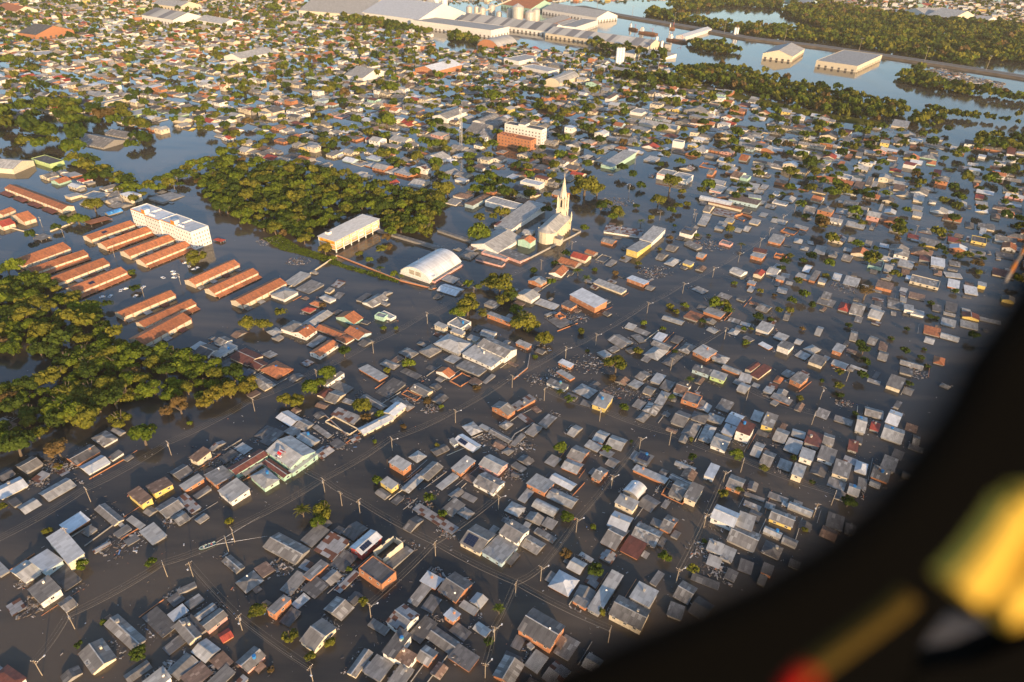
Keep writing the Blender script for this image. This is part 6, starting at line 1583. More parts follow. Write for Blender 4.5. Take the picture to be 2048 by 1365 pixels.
for r in HOUSES:
    o = build_house(r); x, y, W, D, a, ty, rc, wc, h, fl, kind, rank, lm = r
    sz = 'small ' if W * D < 60 else ('large ' if W * D > 150 else '')
    if 'kiosk' in fl: d = ROOF[rc] + '-roofed open pavilion'
    elif ty == 'r': d = sz + 'roofless ' + WALL[wc] + ' ' + kind
    elif h < .85: d = sz + 'half-submerged ' + ROOF[rc] + ' ' + TYP[ty[0]] + ' ' + kind
    else: d = sz + ROOF[rc] + ' ' + TYP[ty[0]] + ' ' + WALL[wc] + ' ' + kind
    if 'solar' in fl: d = 'solar-roofed ' + d
    if 'tank' in fl: d = 'tank-topped ' + d
    if 'tent' in fl: tag(o, 'large turquoise-walled hall with pale gabled roof carrying a small red awning', 'hall', FLOOD)
    else: tag(o, d + ', ' + where(rank, lm, kind), kind, {'house': FLOOD, 'shed': 'sheds and outbuildings in the flood', 'pavilion': 'open pavilions in the flood'}[kind])
# ---------------------------------------------------------------- townhouse rows
for i, r in enumerate(ROWS):
    x, y, W, D, a, ty, rc, wc, h, fl, label = r
    W2 = max(W, 8.7)
    r2 = (x, y, W2, D, a, ty, rc, wc, h, fl)
    o = root('townhouse_row', (x, y, 0), R(a)); tag(o, label, 'townhouse row', 'terracotta townhouse rows')
    b = MB(); roof_geo(b, r2); b.build('roof', o)
    b = MB(); wall_geo(b, r2); X, Y = W2 / 2 - .35, D / 2 - .35
    L = D if ty == 'gb' else W; n = max(2, int(L / 4.6))
    for k in range(n + 1):                              # terracotta pilasters between the units
        u = -L / 2 + .45 + (L - .9) * k / n
        if ty == 'gb': b.box(X + .001, X + .13, u - .13, u + .13, -1, h - .12, 'wall_o')
        else: b.box(u - .13, u + .13, -Y - .13, -Y - .001, -1, h - .12, 'wall_o')
    b.build('wall', o)
    for k in range(n):
        u = -L / 2 + .45 + (L - .9) * (k + .5) / n
        for s in (-1, 1):
            if ty == 'gb': put_window(o, X + .01, u + s * .85, h - 1.0, math.pi / 2, False)
            else: put_window(o, u + s * .85, -Y - .01, h - 1.0, 0, False)
    if fl.startswith('row,porch'):
        full = 'porch0' not in fl; b = MB()
        if ty == 'gb':
            for k in range(n):
                if not full and k % 2: continue
                u0, u1 = -L / 2 + .5 + (L - 1) * k / n, -L / 2 + .5 + (L - 1) * (k + (1 if full else .8)) / n; z0, z1 = (.55, 1.25) if full else (.25, .7)
                rect_slab(b, [(X + 3.6, u0, z0), (X + 3.6, u1, z0), (X + .15, u1, z1), (X + .15, u0, z1)], .1, 'roof_T' if full else ('roof_G', 'roof_M', 'roof_L')[k % 3], (k * 3, 0))
                b.box(X + 3.4, X + 3.55, u0 - .05, u0 + .1, -1, z0, 'wall_c')
                if not full: b.build('porch', o); b = MB()
        else:
            for k in range(n):
                if k % 4 == 3: continue
                u0, u1 = -L / 2 + .5 + (L - 1) * k / n, -L / 2 + .5 + (L - 1) * (k + .96) / n
                rect_slab(b, [(u0, -Y - 5.2, .5), (u1, -Y - 5.2, .5), (u1, -Y - .6, 1.1), (u0, -Y - .6, 1.1)], .1, 'roof_M', (k * 3, 0)); b.build('porch', o); b = MB()
        if b.v: b.build('porch', o)
    if i in (0, 7): solar(o, r2, 3, 1)
    g = MB(); s = -1
    if ty == 'gb':
        for k in (-1, 1): g.box(-X, X, k * (Y + .06) - .05, k * (Y + .06) + .05, h - .35, h - .2, 'wall_c')
    else:
        for k in (-1, 1): g.box(k * (X + .06) - .05, k * (X + .06) + .05, -Y, Y, h - .35, h - .2, 'wall_c')
    g.build('gable_trim', o)

# ---------------------------------------------------------------- landmarks
def grid_openings(mb, r, du, dz, w_, h_, z0, z1, sides='fr', mat='glass'):
    W, D, h = r[2], r[3], r[8]; X, Y = W / 2, D / 2
    z = z0
    while z < z1:
        if 'f' in sides:
            n = int((W - 1.5) / du)
            for k in range(n):
                u = -W / 2 + .75 + (W - 1.5) * (k + .5) / n; mb.box(u - w_ / 2, u + w_ / 2, -Y - .04, -Y + .05, z, z + h_, mat)
        if 'r' in sides:
            n = int((D - 1.5) / du)
            for k in range(n):
                u = -D / 2 + .75 + (D - 1.5) * (k + .5) / n; mb.box(X - .05, X + .04, u - w_ / 2, u + w_ / 2, z, z + h_, mat)
        z += dz
for r in LANDMARKS:
    x, y, W, D, a, ty, rc, wc, h, fl, name, cat, label = r
    o = root(name, (x, y, 0), R(a)); tag(o, label, cat); X, Y = W / 2, D / 2
    far = math.hypot(x, y) > 1000
    if 'church' in fl:
        b = MB(); rr = (x, y, W, D, a, 'gb', 'L', 'c', h, ''); p = .62; z = h + p * X
        rect_slab(b, [(X, -Y, h), (X, Y, h), (0, Y, z), (0, -Y, z)], .12, 'roof_L'); rect_slab(b, [(-X, Y, h), (-X, -Y, h), (0, -Y, z), (0, Y, z)], .12, 'roof_L')
        n = 7; ap = [(-X * math.cos(math.pi * k / n), -Y - X * .75 * math.sin(math.pi * k / n)) for k in range(n + 1)]
        for k in range(n): rect_slab(b, [(ap[k][0], ap[k][1], h), (ap[k + 1][0], ap[k + 1][1], h), (0, -Y, z - .1)], .1, 'roof_L')
        b.build('roof', o)
        b = MB(); i = .4
        A = [(-X + i, -Y, -1), (X - i, -Y, -1), (X - i, -Y, h - .1), (0, -Y, z - .3), (-X + i, -Y, h - .1)]; B = [(u, Y, v) for u, _, v in A]; n5 = 5
        b.mesh(A + B, [tuple(range(5)), tuple(range(5, 10))[::-1]] + [(k, k + 5, (k + 1) % 5 + 5, (k + 1) % 5) for k in range(5)], 'wall_c')
        b.build('wall', o)
        b = MB(); q = [(u * .94, -Y + (v + Y) * .94) for u, v in ap]
        for k in range(len(q) - 1): b.face([(*q[k], -1), (*q[k + 1], -1), (*q[k + 1], h - .1), (*q[k], h - .1)], 'wall_c')
        b.box(-X * .95, X * .95, -Y - .3, -Y + .3, h - .1, h + 1.2, 'wall_c')
        b.build('apse', o)
        nb = 8
        for k in range(nb):
            v = -Y + 1.2 + (D - 2.4) * k / (nb - 1)
            b = MB(); b.box(X - i, X + .55, v - .3, v + .3, -1, h - 1.8, 'wall_c'); b.mesh([(X - i, v - .3, h - 1.8), (X + .55, v - .3, h - 1.8), (X + .55, v + .3, h - 1.8), (X - i, v + .3, h - 1.8), (X - i, v - .3, h - .7), (X - i, v + .3, h - .7)], [(0, 1, 4), (2, 3, 5), (1, 2, 5, 4)], 'wall_c'); b.build('buttress', o)
            if k < nb - 1:
                v2 = v + (D - 2.4) / (nb - 1) / 2; b = MB(); b.box(X - i - .02, X - i + .06, v2 - .45, v2 + .45, 1.6, h - 2.2, 'glass')
                b.mesh([(X - i + .06, v2 - .45, h - 2.2), (X - i + .06, v2 + .45, h - 2.2), (X - i + .06, v2, h - 1.3)], [(0, 1, 2)], 'glass'); b.build('window', o)
        b = MB(); b.box(X - i, X + 4.2, -Y - 2.0, -Y + 3.5, -1, h * .55, 'wall_c'); b.build('annex', o)
        b = MB(); rect_slab(b, [(X - i, -Y - 2.3, h * .55 + 1.2), (X + 4.5, -Y - 2.3, h * .55 + .05), (X + 4.5, -Y + 3.8, h * .55 + .05), (X - i, -Y + 3.8, h * .55 + 1.2)], .12, 'roof_G'); b.build('annex_roof', o)
        # tower
        tw = root('tower', (0, Y - 1.0, 0)); tw.parent = o; s = 3.4
        b = MB(); b.box(-s, s, -s, s, -1, 15.5, 'wall_c'); b.box(-s - .3, s + .3, -s - .3, s + .3, 14.2, 14.7, 'wall_c')
        b.box(-s * .88, s * .88, -s * .88, s * .88, 15.5, 22.5, 'wall_c'); b.box(-s, s, -s, s, 22.5, 23.0, 'wall_c'); b.build('tower_shaft', tw)
        b = MB()
        for q in range(4):
            c_, s_ = math.cos(q * math.pi / 2), math.sin(q * math.pi / 2)
            for (dz, hz) in ((16.6, 21.2), (9.0, 12.5)):
                rr_ = s * .88 if dz > 15 else s
                P = [(-.7, -rr_ - .03, dz), (.7, -rr_ - .03, dz), (.7, -rr_ - .03, hz), (0, -rr_ - .03, hz + 1.1), (-.7, -rr_ - .03, hz)]
                b.face([(u * c_ - v * s_, u * s_ + v * c_, w_) for u, v, w_ in P], 'glass')
        b.build('belfry_opening', tw)
        b = MB()
        for sx in (-1, 1):
            for sy in (-1, 1):
                b.tube([(sx * s * .85, sy * s * .85, 15.5), (sx * s * .85, sy * s * .85, 23.4)], .6, 'wall_c', 4); b.tube([(sx * s * .85, sy * s * .85, 23.4), (sx * s * .85, sy * s * .85, 25.4)], .66, 'wall_c', 4, .03)
            for sy in (-1, 1): b.tube([(sx * s * .9, 0, 23), (sx * s * .9, 0, 24.4)], .5, 'wall_c', 4, .03); b.tube([(0, sy * s * .9, 23), (0, sy * s * .9, 24.4)], .5, 'wall_c', 4, .03)
        b.build('pinnacles', tw)
        b = MB(); b.tube([(0, 0, 23), (0, 0, 27)], 2.8, 'wall_c', 8, 2.1); b.tube([(0, 0, 27), (0, 0, 38)], 2.1, 'wall_c', 8, .14); b.build('spire', tw)
        b = MB(); b.box(-.13, .13, -.13, .13, 37.6, 40.6, 'wall_c'); b.box(-.85, .85, -.12, .12, 39.2, 39.5, 'wall_c'); b.build('cross', tw)
        b = MB(); b.tube([(X, Y, h - 2), (X, Y, h + 2.2)], .6, 'wall_c', 4); b.tube([(X, Y, h + 2.2), (X, Y, h + 5)], .6, 'wall_c', 4, .05); b.build('pinnacle', o)
        continue
    if 'school' in fl:
        b = MB(); rect_slab(b, [(-X, -Y, h), (X, -Y, h), (X, Y, h + .5), (-X, Y, h + .5)], .22, 'roof_W')
        k = -Y + .5
        while k < Y: b.box(-X + .1, X - .1, k - .04, k + .04, h + .02 + .5 * (k + Y) / D, h + .13 + .5 * (k + Y) / D, 'frame_white'); k += 1.05
        b.build('roof', o)
        b = MB(); x0, x1, y0, y1 = -X + .8, X - .8, -Y + .8, Y - .8
        b.box(x0, x1, y0, y1, 1.9, h - .25, 'school_yellow'); b.build('wall', o)
        b = MB(); b.box(x0 - .12, x1 + .12, y0 - .12, y1 + .12, 1.55, 2.0, 'wall_w'); b.box(x0 - .1, x1 + .1, y0 - .1, y1 + .1, 4.8, 5.35, 'wall_w'); b.box(x0 - .1, x1 + .1, y0 - .1, y1 + .1, h - .6, h - .24, 'wall_w'); b.build('floor_band', o)
        n = 7
        for k in range(n):
            v = y0 + (y1 - y0) * k / (n - 1)
            for u in (x1 + .15, x0 - .15): b = MB(); b.box(u - .28, u + .28, v - .28, v + .28, -1.2, h - .2, 'wall_w'); b.build('column', o)
        for k in range(n - 1):
            v = y0 + (y1 - y0) * (k + .5) / (n - 1); q = (y1 - y0) / (n - 1) * .34
            for (za, zb, mt) in ((5.75, 7.4, 'junk_2'), (2.9, 4.4, 'junk_2')):
                b = MB(); b.box(x1 - .02, x1 + .05, v - q, v + q, za, zb, mt); b.box(x1 + .05, x1 + .09, v - .06, v + .06, za, zb, 'frame_white'); b.build('window', o)
            b = MB(); b.box(x1 - .02, x1 + .04, v - q * 1.25, v + q * 1.25, 2.02, 2.75, 'wall_p' if k % 2 else 'orange_paint'); b.build('painted_panel', o)
        for k in range(3):
            u = x0 + (x1 - x0) * (k + .5) / 3; b = MB(); b.box(u - 1.0, u + 1.0, y0 - .05, y0 + .02, 5.8, 7.2, 'orange_paint'); b.box(u - 1.0, u + 1.0, y0 - .05, y0 + .02, 2.6, 4.2, 'wall_p'); b.build('painted_panel', o)
        b = MB(); b.box(-X + 2.2, -X + 5.0, -Y + 5.5, -Y + 8.5, h, h + 1.7, 'wall_w', 'junk_3'); b.build('roof_tank_house', o)
        continue
    if 'gym' in fl:
        b = MB(); roof_geo(b, r); b.build('roof', o)
        b = MB(); wall_geo(b, r); b.box(-X + .05, X - .05, -Y - .25, -Y + .1, -1, .8, 'wall_w'); b.box(X - .1, X + 2.2, -Y + 2, Y - 1, -1, 1.3, 'wall_p', 'roof_G'); b.build('wall', o)
        rise = .23 * W
        for s in (-1, 1):
            for zz in (0, 1):
                b = MB(); c = s * W * .105; ww = W * .085; z0 = h + .2 + zz * rise * .27
                b.box(c - ww, c + ww, -Y + .26, -Y + .33, z0, z0 + rise * .23, 'junk_3')
                for k in range(7): u = c - ww + 2 * ww * (k + .5) / 7; b.box(u - .09, u + .09, -Y + .20, -Y + .27, z0, z0 + rise * .23, 'wall_c')
                b.box(c - ww, c + ww, -Y + .19, -Y + .25, z0 + rise * .11, z0 + rise * .125, 'wall_c'); b.build('window', o)
        b = MB(); b.box(X - 1.2, X + .6, -Y + 3, -Y + 5.5, h, h + 1.6, 'wall_w'); b.build('roof_vent', o)
        for v in (-.28, .25): b = MB(); b.tube([(-.1 * W, v * D, h + rise), (-.1 * W, v * D, h + rise + 3)], .06, 'steel', 5); b.build('lightning_rod', o)
        continue
    if 'block' in fl:
        # four stepped modules
        n = 4; hh = [0, -.4, 0.1, -.3]
        b = MB(); rf = MB(); gl = MB()
        for k in range(n):
            x0, x1 = -X + W * k / n, -X + W * (k + 1) / n - .01; oy = (0, -.8, 0, -.9)[k]; H_ = h + hh[k]
            b.box(x0, x1, -Y + oy, Y, -1, H_ - .5, 'wall_w'); t = .25
            b.box(x0, x1, -Y + oy, -Y + oy + t, H_ - .5, H_, 'orange_paint' if k < 3 else 'wall_w'); b.box(x0, x1, Y - t, Y, H_ - .5, H_, 'wall_w'); b.box(x0, x0 + t, -Y + oy + t, Y - t, H_ - .5, H_, 'wall_w'); b.box(x1 - t, x1, -Y + oy + t, Y - t, H_ - .5, H_, 'wall_w')
            rf.box(x0 + t, x1 - t, -Y + oy + t, Y - t, H_ - .5, H_ - .35, 'roof_W')
            m_ = 6
            for z in (2.2, 5.0, 7.8, 10.6):
                for q in range(m_):
                    if z > H_ - 1.6: continue
                    u = x0 + (x1 - x0) * (q + .5) / m_; gl.box(u - .35, u + .35, -Y + oy - .04, -Y + oy + .05, z, z + .9, 'glass')
        for z in (1.2, 4.0, 6.8, 9.6):
            for q in range(6): u = -Y + D * (q + .6) / 6.2; gl.box(X - .06, X + .03, u - .35, u + .35, z, z + .9, 'glass')
        b.build('wall', o); rf.build('roof', o); gl.build('windows', o)['kind'] = 'stuff'
        for k, fx in ((0, .215), (2, .70)):
            b = MB(); u = -X + W * fx; b.box(u - 1.9, u + 1.9, -Y + .4, -Y + 4.2, h - .4, h + 2.2, 'wall_w', 'roof_W'); b.box(u - 1.92, u + 1.92, -Y + .36, -Y + .4, h - .3, h + 2.3, 'orange_paint'); b.build('stair_tower', o)
        for k in range(2):
            for q in range(3): b = MB(); u = -X + W * (.31 + k * .47) + q * 2.0; b.tube([(u, -Y + 1.5, h - .4), (u, -Y + 1.5, h + .9)], .8, 'white_plastic', 12); b.build('water_tank', o)
        continue
    b = MB(); roof_geo(b, r)
    b.build('roof', o)
    b = MB(); wall_geo(b, r)
    if far and rc == 'S' and wc == 'w' and W > 90:
        pass
    b.build('wall', o)
    if 'hosp' in fl:
        g = MB(); grid_openings(g, r, 3.4, 3.1, 1.2, 1.2, 1.6, h - 2.0, 'fr', 'glass' if wc == 'w' else 'junk_3'); g.build('windows', o)['kind'] = 'stuff'
        if wc == 'w': b = MB(); b.box(-X * .25, X * .1, -Y + .3, Y - .3, h - .3, h + 1.8, 'wall_w', 'roof_G'); b.build('roof_house', o)
        else:
            rg = random.Random(4); b = MB()
            for k in range(26): u, v = rg.uniform(-X + .5, 0), rg.uniform(-Y + .5, Y - .5); b.box(u - .6, u + .6, v - .25, v + .25, h - .4, h + rg.uniform(0, .7), 'wall_o')
            b.build('unfinished_wall', o)
    elif ty[0] == 'm' and name == 'covered_walkway': pass
    else:
        sp = window_spots(r)[:16]
        for s in sp: put_window(o, *s, pane=False)
        if h > 6:
            g = MB(); grid_openings(g, r, 9, 20, 3.5, 3.0, .3, 1, 'fr', 'junk_3'); g.build('loading_door', o)
        if 'parish_building' == name and ty == 'm': b = MB(); b.box(-X + .2, -X + 2.2, -Y + .2, Y, h + .1, h + .42, 'roof_M'); b.build('rusty_strip', o)

# ---------------------------------------------------------------- the less visible houses of the near town, and the far town
def place_mat(x, y, a): 
    return Matrix.Translation((x, y, 0)) @ Matrix.Rotation(R(a), 4, 'Z')
def inside(x, y, P):
    c = False; j = len(P) - 1
    for i in range(len(P)):
        if (P[i][1] > y) != (P[j][1] > y) and x < (P[j][0] - P[i][0]) * (y - P[i][1]) / (P[j][1] - P[i][1]) + P[i][0]: c = not c
        j = i
    return c
BLOCKS = [(r[0], r[1], r[2] / 2, r[3] / 2, math.cos(R(r[4])), math.sin(R(r[4]))) for r in list(HOUSES) + list(SMALL_HOUSES) + list(ROWS) + list(LANDMARKS)]
CELL = {}
for b_ in BLOCKS:
    rr = math.hypot(b_[2], b_[3]) + 8
    for gx in range(int((b_[0] - rr) // 30), int((b_[0] + rr) // 30) + 1):
        for gy in range(int((b_[1] - rr) // 30), int((b_[1] + rr) // 30) + 1): CELL.setdefault((gx, gy), []).append(b_)
def blocked(x, y, mrg):
    for (bx, by, hw, hd, c, s) in CELL.get((int(x // 30), int(y // 30)), ()):
        dx, dy = x - bx, y - by
        if abs(dx * c + dy * s) < hw + mrg and abs(-dx * s + dy * c) < hd + mrg: return True
    return False
mb = MB()
for r in SMALL_HOUSES:
    mb.M = place_mat(r[0], r[1], r[4])
    if r[5][0] != 'r': roof_geo(mb, r, False)
    wall_geo(mb, r)
STREET = []
for key, run in POLE_RUNS.items():
    if key in 'ABCDEFGHIJK':
        for p, q in zip(run, run[1:]):
            if math.hypot(q[0] - p[0], q[1] - p[1]) < 130: STREET.append((p[0], p[1], q[0], q[1], 9 if key in 'AB' else 6))
def on_street(x, y):
    for (x0, y0, x1, y1, w_) in STREET:
        dx, dy = x1 - x0, y1 - y0; L2 = dx * dx + dy * dy; t = max(-.6, min(1.2, ((x - x0) * dx + (y - y0) * dy) / L2))
        if (x0 + t * dx - x) ** 2 + (y0 + t * dy - y) ** 2 < w_ * w_: return True
    return False
EXTRA = []
for r in HOUSES:
    x0, y0, W, D, a = r[:5]; d = math.hypot(x0, y0)
    if d > 620 or r[10] == 'pavilion': continue
    for _ in range(3 if d < 420 else 4):
        e = rnd.randrange(4); w2, d2 = rnd.uniform(2.2, 6.5), rnd.uniform(2.5, 8)
        u, v = [(rnd.uniform(-.4, .4) * W, -D / 2 - d2 / 2 - rnd.uniform(.2, 3)), (rnd.uniform(-.4, .4) * W, D / 2 + d2 / 2 + rnd.uniform(.2, 4)), (W / 2 + w2 / 2 + rnd.uniform(.2, 4), rnd.uniform(-.4, .4) * D), (-W / 2 - w2 / 2 - rnd.uniform(.2, 4), rnd.uniform(-.4, .4) * D)][e]
        c, s = math.cos(R(a)), math.sin(R(a)); x, y = x0 + u * c - v * s, y0 + u * s + v * c; rad = max(w2, d2) * .5
        if blocked(x, y, rad * .8) or on_street(x, y) or any(abs(x - q[0]) < 5 and abs(y - q[1]) < 5 for q in EXTRA): continue
        r2 = (x, y, w2, d2, a + rnd.gauss(0, 3), rnd.choice(('ma', 'ma', 'ga', 'gb')), rnd.choice('GGLDDPB'), 'n', rnd.uniform(.12, .75), ''); EXTRA.append(r2)
        mb.M = place_mat(x, y, r2[4]); roof_geo(mb, r2, False); wall_geo(mb, r2)
    if rnd.random() < .5 and d < 450:                      # low lot walls
        u, v = rnd.choice((-1, 1)) * (W / 2 + rnd.uniform(.8, 3)), rnd.uniform(-.3, .3) * D; c, s = math.cos(R(a)), math.sin(R(a)); L = rnd.uniform(6, 15); hh = rnd.uniform(.12, .5)
        x, y = x0 + u * c - v * s, y0 + u * s + v * c
        if not blocked(x, y, .6) and not on_street(x, y):
            mb.M = place_mat(x, y, a); mb.box(-.09, .09, -L / 2, L / 2, -1, hh, rnd.choice(('wall_n', 'wall_c', 'wall_o', 'concrete')))
mb.M = None
tag(mb.build('outbuilding_roofs'), 'many small half-submerged sheds and roofs between the houses', 'sheds', kind='stuff')
mb = MB(); TREE_SPOTS = []
GA = R(-31.5); ux, uy = math.cos(GA), math.sin(GA); vx, vy = -uy, ux
def fill(P, dens=1.0, sparse=False, hmul=1.0):
    xs = [p[0] for p in P]; ys = [p[1] for p in P]
    us = [p[0] * ux + p[1] * uy for p in P]; vs = [p[0] * vx + p[1] * vy for p in P]
    v = min(vs)
    row = 0
    while v < max(vs):
        u = min(us); c = 0
        while u < max(us):
            uu, vv = u + rnd.uniform(-2.2, 2.2), v + rnd.uniform(-2, 2)
            x, y = uu * ux + vv * vx, uu * uy + vv * vy
            u += rnd.uniform(10, 15) * (1.25 if sparse else 1); c += 1
            if c % 9 == 8: u += 9
            if not inside(x, y, P) or inside(x, y, POND_LEFT) or inside(x, y, POND_FAR) or inside(x, y, RIVER): continue
            q = rnd.random()
            if q > dens:
                if rnd.random() < .8 and not blocked(x, y, 2): TREE_SPOTS.append((x, y, rnd.uniform(4.5, 8.5)))
                continue
            if blocked(x, y, 6.0): continue
            W, D = rnd.uniform(8, 14), rnd.uniform(8, 14)
            if rnd.random() < .05: W *= 1.9; D *= 1.3
            rc = rnd.choices('GLWDTRBMP', [32, 28, 11, 9, 7, 2, 7, 2, 2])[0]; ty = rnd.choices(['ga', 'gb', 'ha', 'ma', 'p'], [30, 28, 16, 18, 7])[0]
            if rc in 'TR' and ty in ('ma', 'p'): ty = 'gb'
            wc = rnd.choices('owcypgtbn', [12, 32, 30, 3, 3, 1, 2, 3, 14])[0]
            h = rnd.choices([rnd.uniform(.2, .9), rnd.uniform(1, 2.4), rnd.uniform(3.6, 5.2)], [30, 56, 14])[0] * hmul
            if sparse: h *= .75
            r = (x, y, W, D, 0, ty, rc, wc, h, '')
            mb.M = place_mat(x, y, -31.5 + rnd.gauss(0, 2.5)); roof_geo(mb, r, False); wall_geo(mb, r)
            d = math.hypot(x, y)
            if d < 1100:
                for s in window_spots(r)[:6]:
                    X_, Y_, z, rz = s
                    if rz == 0: mb.box(X_ - .55, X_ + .55, Y_ - .05, Y_ + .05, z - .45, z + .45, 'glass')
                    elif abs(rz - math.pi / 2) < .1: mb.box(X_ - .05, X_ + .05, Y_ - .55, Y_ + .55, z - .45, z + .45, 'glass')
            # lean-to beside the house
            if rnd.random() < .55 and d < 1500:
                w2, d2 = rnd.uniform(3, 6), rnd.uniform(4, 8); k = rnd.choice((-1, 1)); r2 = (x + 3, y, w2, d2, 0, 'ma', rnd.choice('GLDWPL'), 'n', max(.25, h - rnd.uniform(.3, 1.0)), '')
                mb.M = mb.M @ Matrix.Translation((k * (W / 2 + w2 / 2 - .3), rnd.uniform(-2, 2), 0)); roof_geo(mb, r2, False); wall_geo(mb, r2)
            if rnd.random() < .5: TREE_SPOTS.append((x + rnd.uniform(-7, 7), y + 7 + rnd.uniform(-1, 3), rnd.uniform(3, 6)))
        row += 1; v += 13.5 if row % 3 else 25
fill(TOWN, .66)
fill(TOWN_BEHIND, .7)
fill(TOWN_LEFT, .9)
fill(TOWN_PARK, .6)
fill(TOWN_FAR_RIGHT, .7, False, 2.0)
fill(TOWN_RIGHT, .68, True)
fill(TOWN_MIDDLE, .72, True)
mb.M = None
tag(mb.build('far_town_houses'), 'dense far-off town of small houses with grey and terracotta roofs', 'distant town', kind='stuff')

# ---------------------------------------------------------------- trees
def crown_arrays(seed, nl, nq, size, flat=.72, r_in=.62, droop=0.0):
    rs = np.random.RandomState(seed)
    V = []
    for k in range(nl):
        d = rs.normal(size=3); d /= np.linalg.norm(d); d[2] = abs(d[2]) * .9 - .25
        c = d * np.array([r_in, r_in, r_in * flat]) * rs.uniform(.55, 1.05); lr = rs.uniform(.17, .40)
        dirs = rs.normal(size=(nq, 3)); dirs /= np.linalg.norm(dirs, axis=1)[:, None]; dirs[:, 2] = np.where(rs.rand(nq) < .7, np.abs(dirs[:, 2]), dirs[:, 2])
        pos = c + dirs * lr * rs.uniform(.72, 1.08, (nq, 1)) * np.array([1, 1, .8])
        nrm = dirs + rs.normal(size=(nq, 3)) * .35; nrm /= np.linalg.norm(nrm, axis=1)[:, None]
        t = np.cross(nrm, rs.normal(size=(nq, 3))); t /= np.linalg.norm(t, axis=1)[:, None]; b = np.cross(nrm, t)
        s = size * rs.uniform(.6, 1.25, (nq, 1)); s2 = s * rs.uniform(.55, 1, (nq, 1))
        q = np.stack([pos + t * s, pos + b * s2, pos - t * s, pos - b * s2], 1); q[:, :, 2] -= droop * (q[:, :, 0] ** 2 + q[:, :, 1] ** 2)
        V.append(q)
    V = np.concatenate(V); V[:, :, 2] += .85
    return V
def quads_mesh(name, V, mats, midx=None):
    n = len(V); me = bpy.data.meshes.new(name); me.vertices.add(n * 4); me.vertices.foreach_set('co', V.reshape(-1).astype(np.float32))
    me.loops.add(n * 4); me.loops.foreach_set('vertex_index', np.arange(n * 4, dtype=np.int32)); me.polygons.add(n)
    me.polygons.foreach_set('loop_start', np.arange(0, n * 4, 4, dtype=np.int32))
    for m_ in mats: me.materials.append(MATS[m_])
    if midx is not None: me.polygons.foreach_set('material_index', midx.astype(np.int32))
    me.update(calc_edges=True); return me
def trunk_mesh(seed):
    rg = random.Random(seed); b = MB(); b.tube([(0, 0, -.6), (.02, .01, .1), (rg.uniform(-.05, .05), .03, .6)], .085, 'bark', 7, .05)
    for k in range(4):
        q = rg.uniform(0, 6.28); b.tube([(0, .02, .25 + .08 * k), (.22 * math.cos(q), .22 * math.sin(q), .62), (.45 * math.cos(q), .45 * math.sin(q), .95)], .045, 'bark', 5, .015)
    o = b.build('trunk'); me = o.data; bpy.data.objects.remove(o); return me
def palm_mesh(leaf):
    rs = np.random.RandomState(5); Q = []
    for k in range(22):
        a = 2 * math.pi * k / 22 + rs.uniform(-.1, .1); el = rs.uniform(.1, 1.0); L = rs.uniform(.85, 1.1); n = 11; prev = None
        for i in range(n):
            t = i / n; rr = L * t * math.cos(el * .6); z = 1.15 + L * (math.sin(el) * t - .75 * t * t)
            p = np.array([rr * math.cos(a), rr * math.sin(a), z]); w_ = .17 * math.sin(math.pi * min(1, t + .12)); sd = np.array([-math.sin(a), math.cos(a), 0])
            for s in (-1, 1):
                tip = p + sd * s * w_ + np.array([math.cos(a), math.sin(a), 0]) * .09 - np.array([0, 0, .07]); bs = np.array([math.cos(a), math.sin(a), 0]) * .035
                Q.append([p - bs, p + bs, tip + bs * .5, tip - bs * .5])
    return quads_mesh('crown', np.array(Q), [leaf])
def bare_mesh(): 
    V = crown_arrays(77, 16, 60, .05, .55, .7); return quads_mesh('crown', V, ['leaf_b'])
CROWN = {}
for k in 'godby':
    CROWN[k] = [quads_mesh('crown', crown_arrays(s * 7 + ord(k), 12 + 2 * s, 112, .085 if k != 'y' else .075, .72 if k != 'y' else 1.1), ['leaf_' + k]) for s in range(4)]
CROWN['p'] = [palm_mesh('leaf_p')]; CROWN['q'] = [palm_mesh('leaf_g')]; CROWN['r'] = [bare_mesh()]
cn = crown_arrays(9, 12, 80, .08, 1.0, .5); cc = cn.mean(1)[:, 2:3]; sc = np.clip(1.55 - cc * .75, .15, 1)[:, :, None]; cn[:, :, :2] *= sc; cn[:, :, 2] *= 1.5; CROWN['c'] = [quads_mesh('crown', cn, ['leaf_d'])]
TRUNKS = [trunk_mesh(i) for i in range(4)]
KN = {'g': 'green leafy', 'o': 'olive-green', 'd': 'dark green', 'b': 'brown dry', 'p': 'feathery', 'c': 'pointed dark', 'y': 'yellow-green bamboo', 'r': 'bare brown', 'q': 'small-fronded'}
GROUPS = {'tree': 'trees rising from the flood', 'shrub': 'shrub tops above the flood', 'palm': 'palms in the flood'}
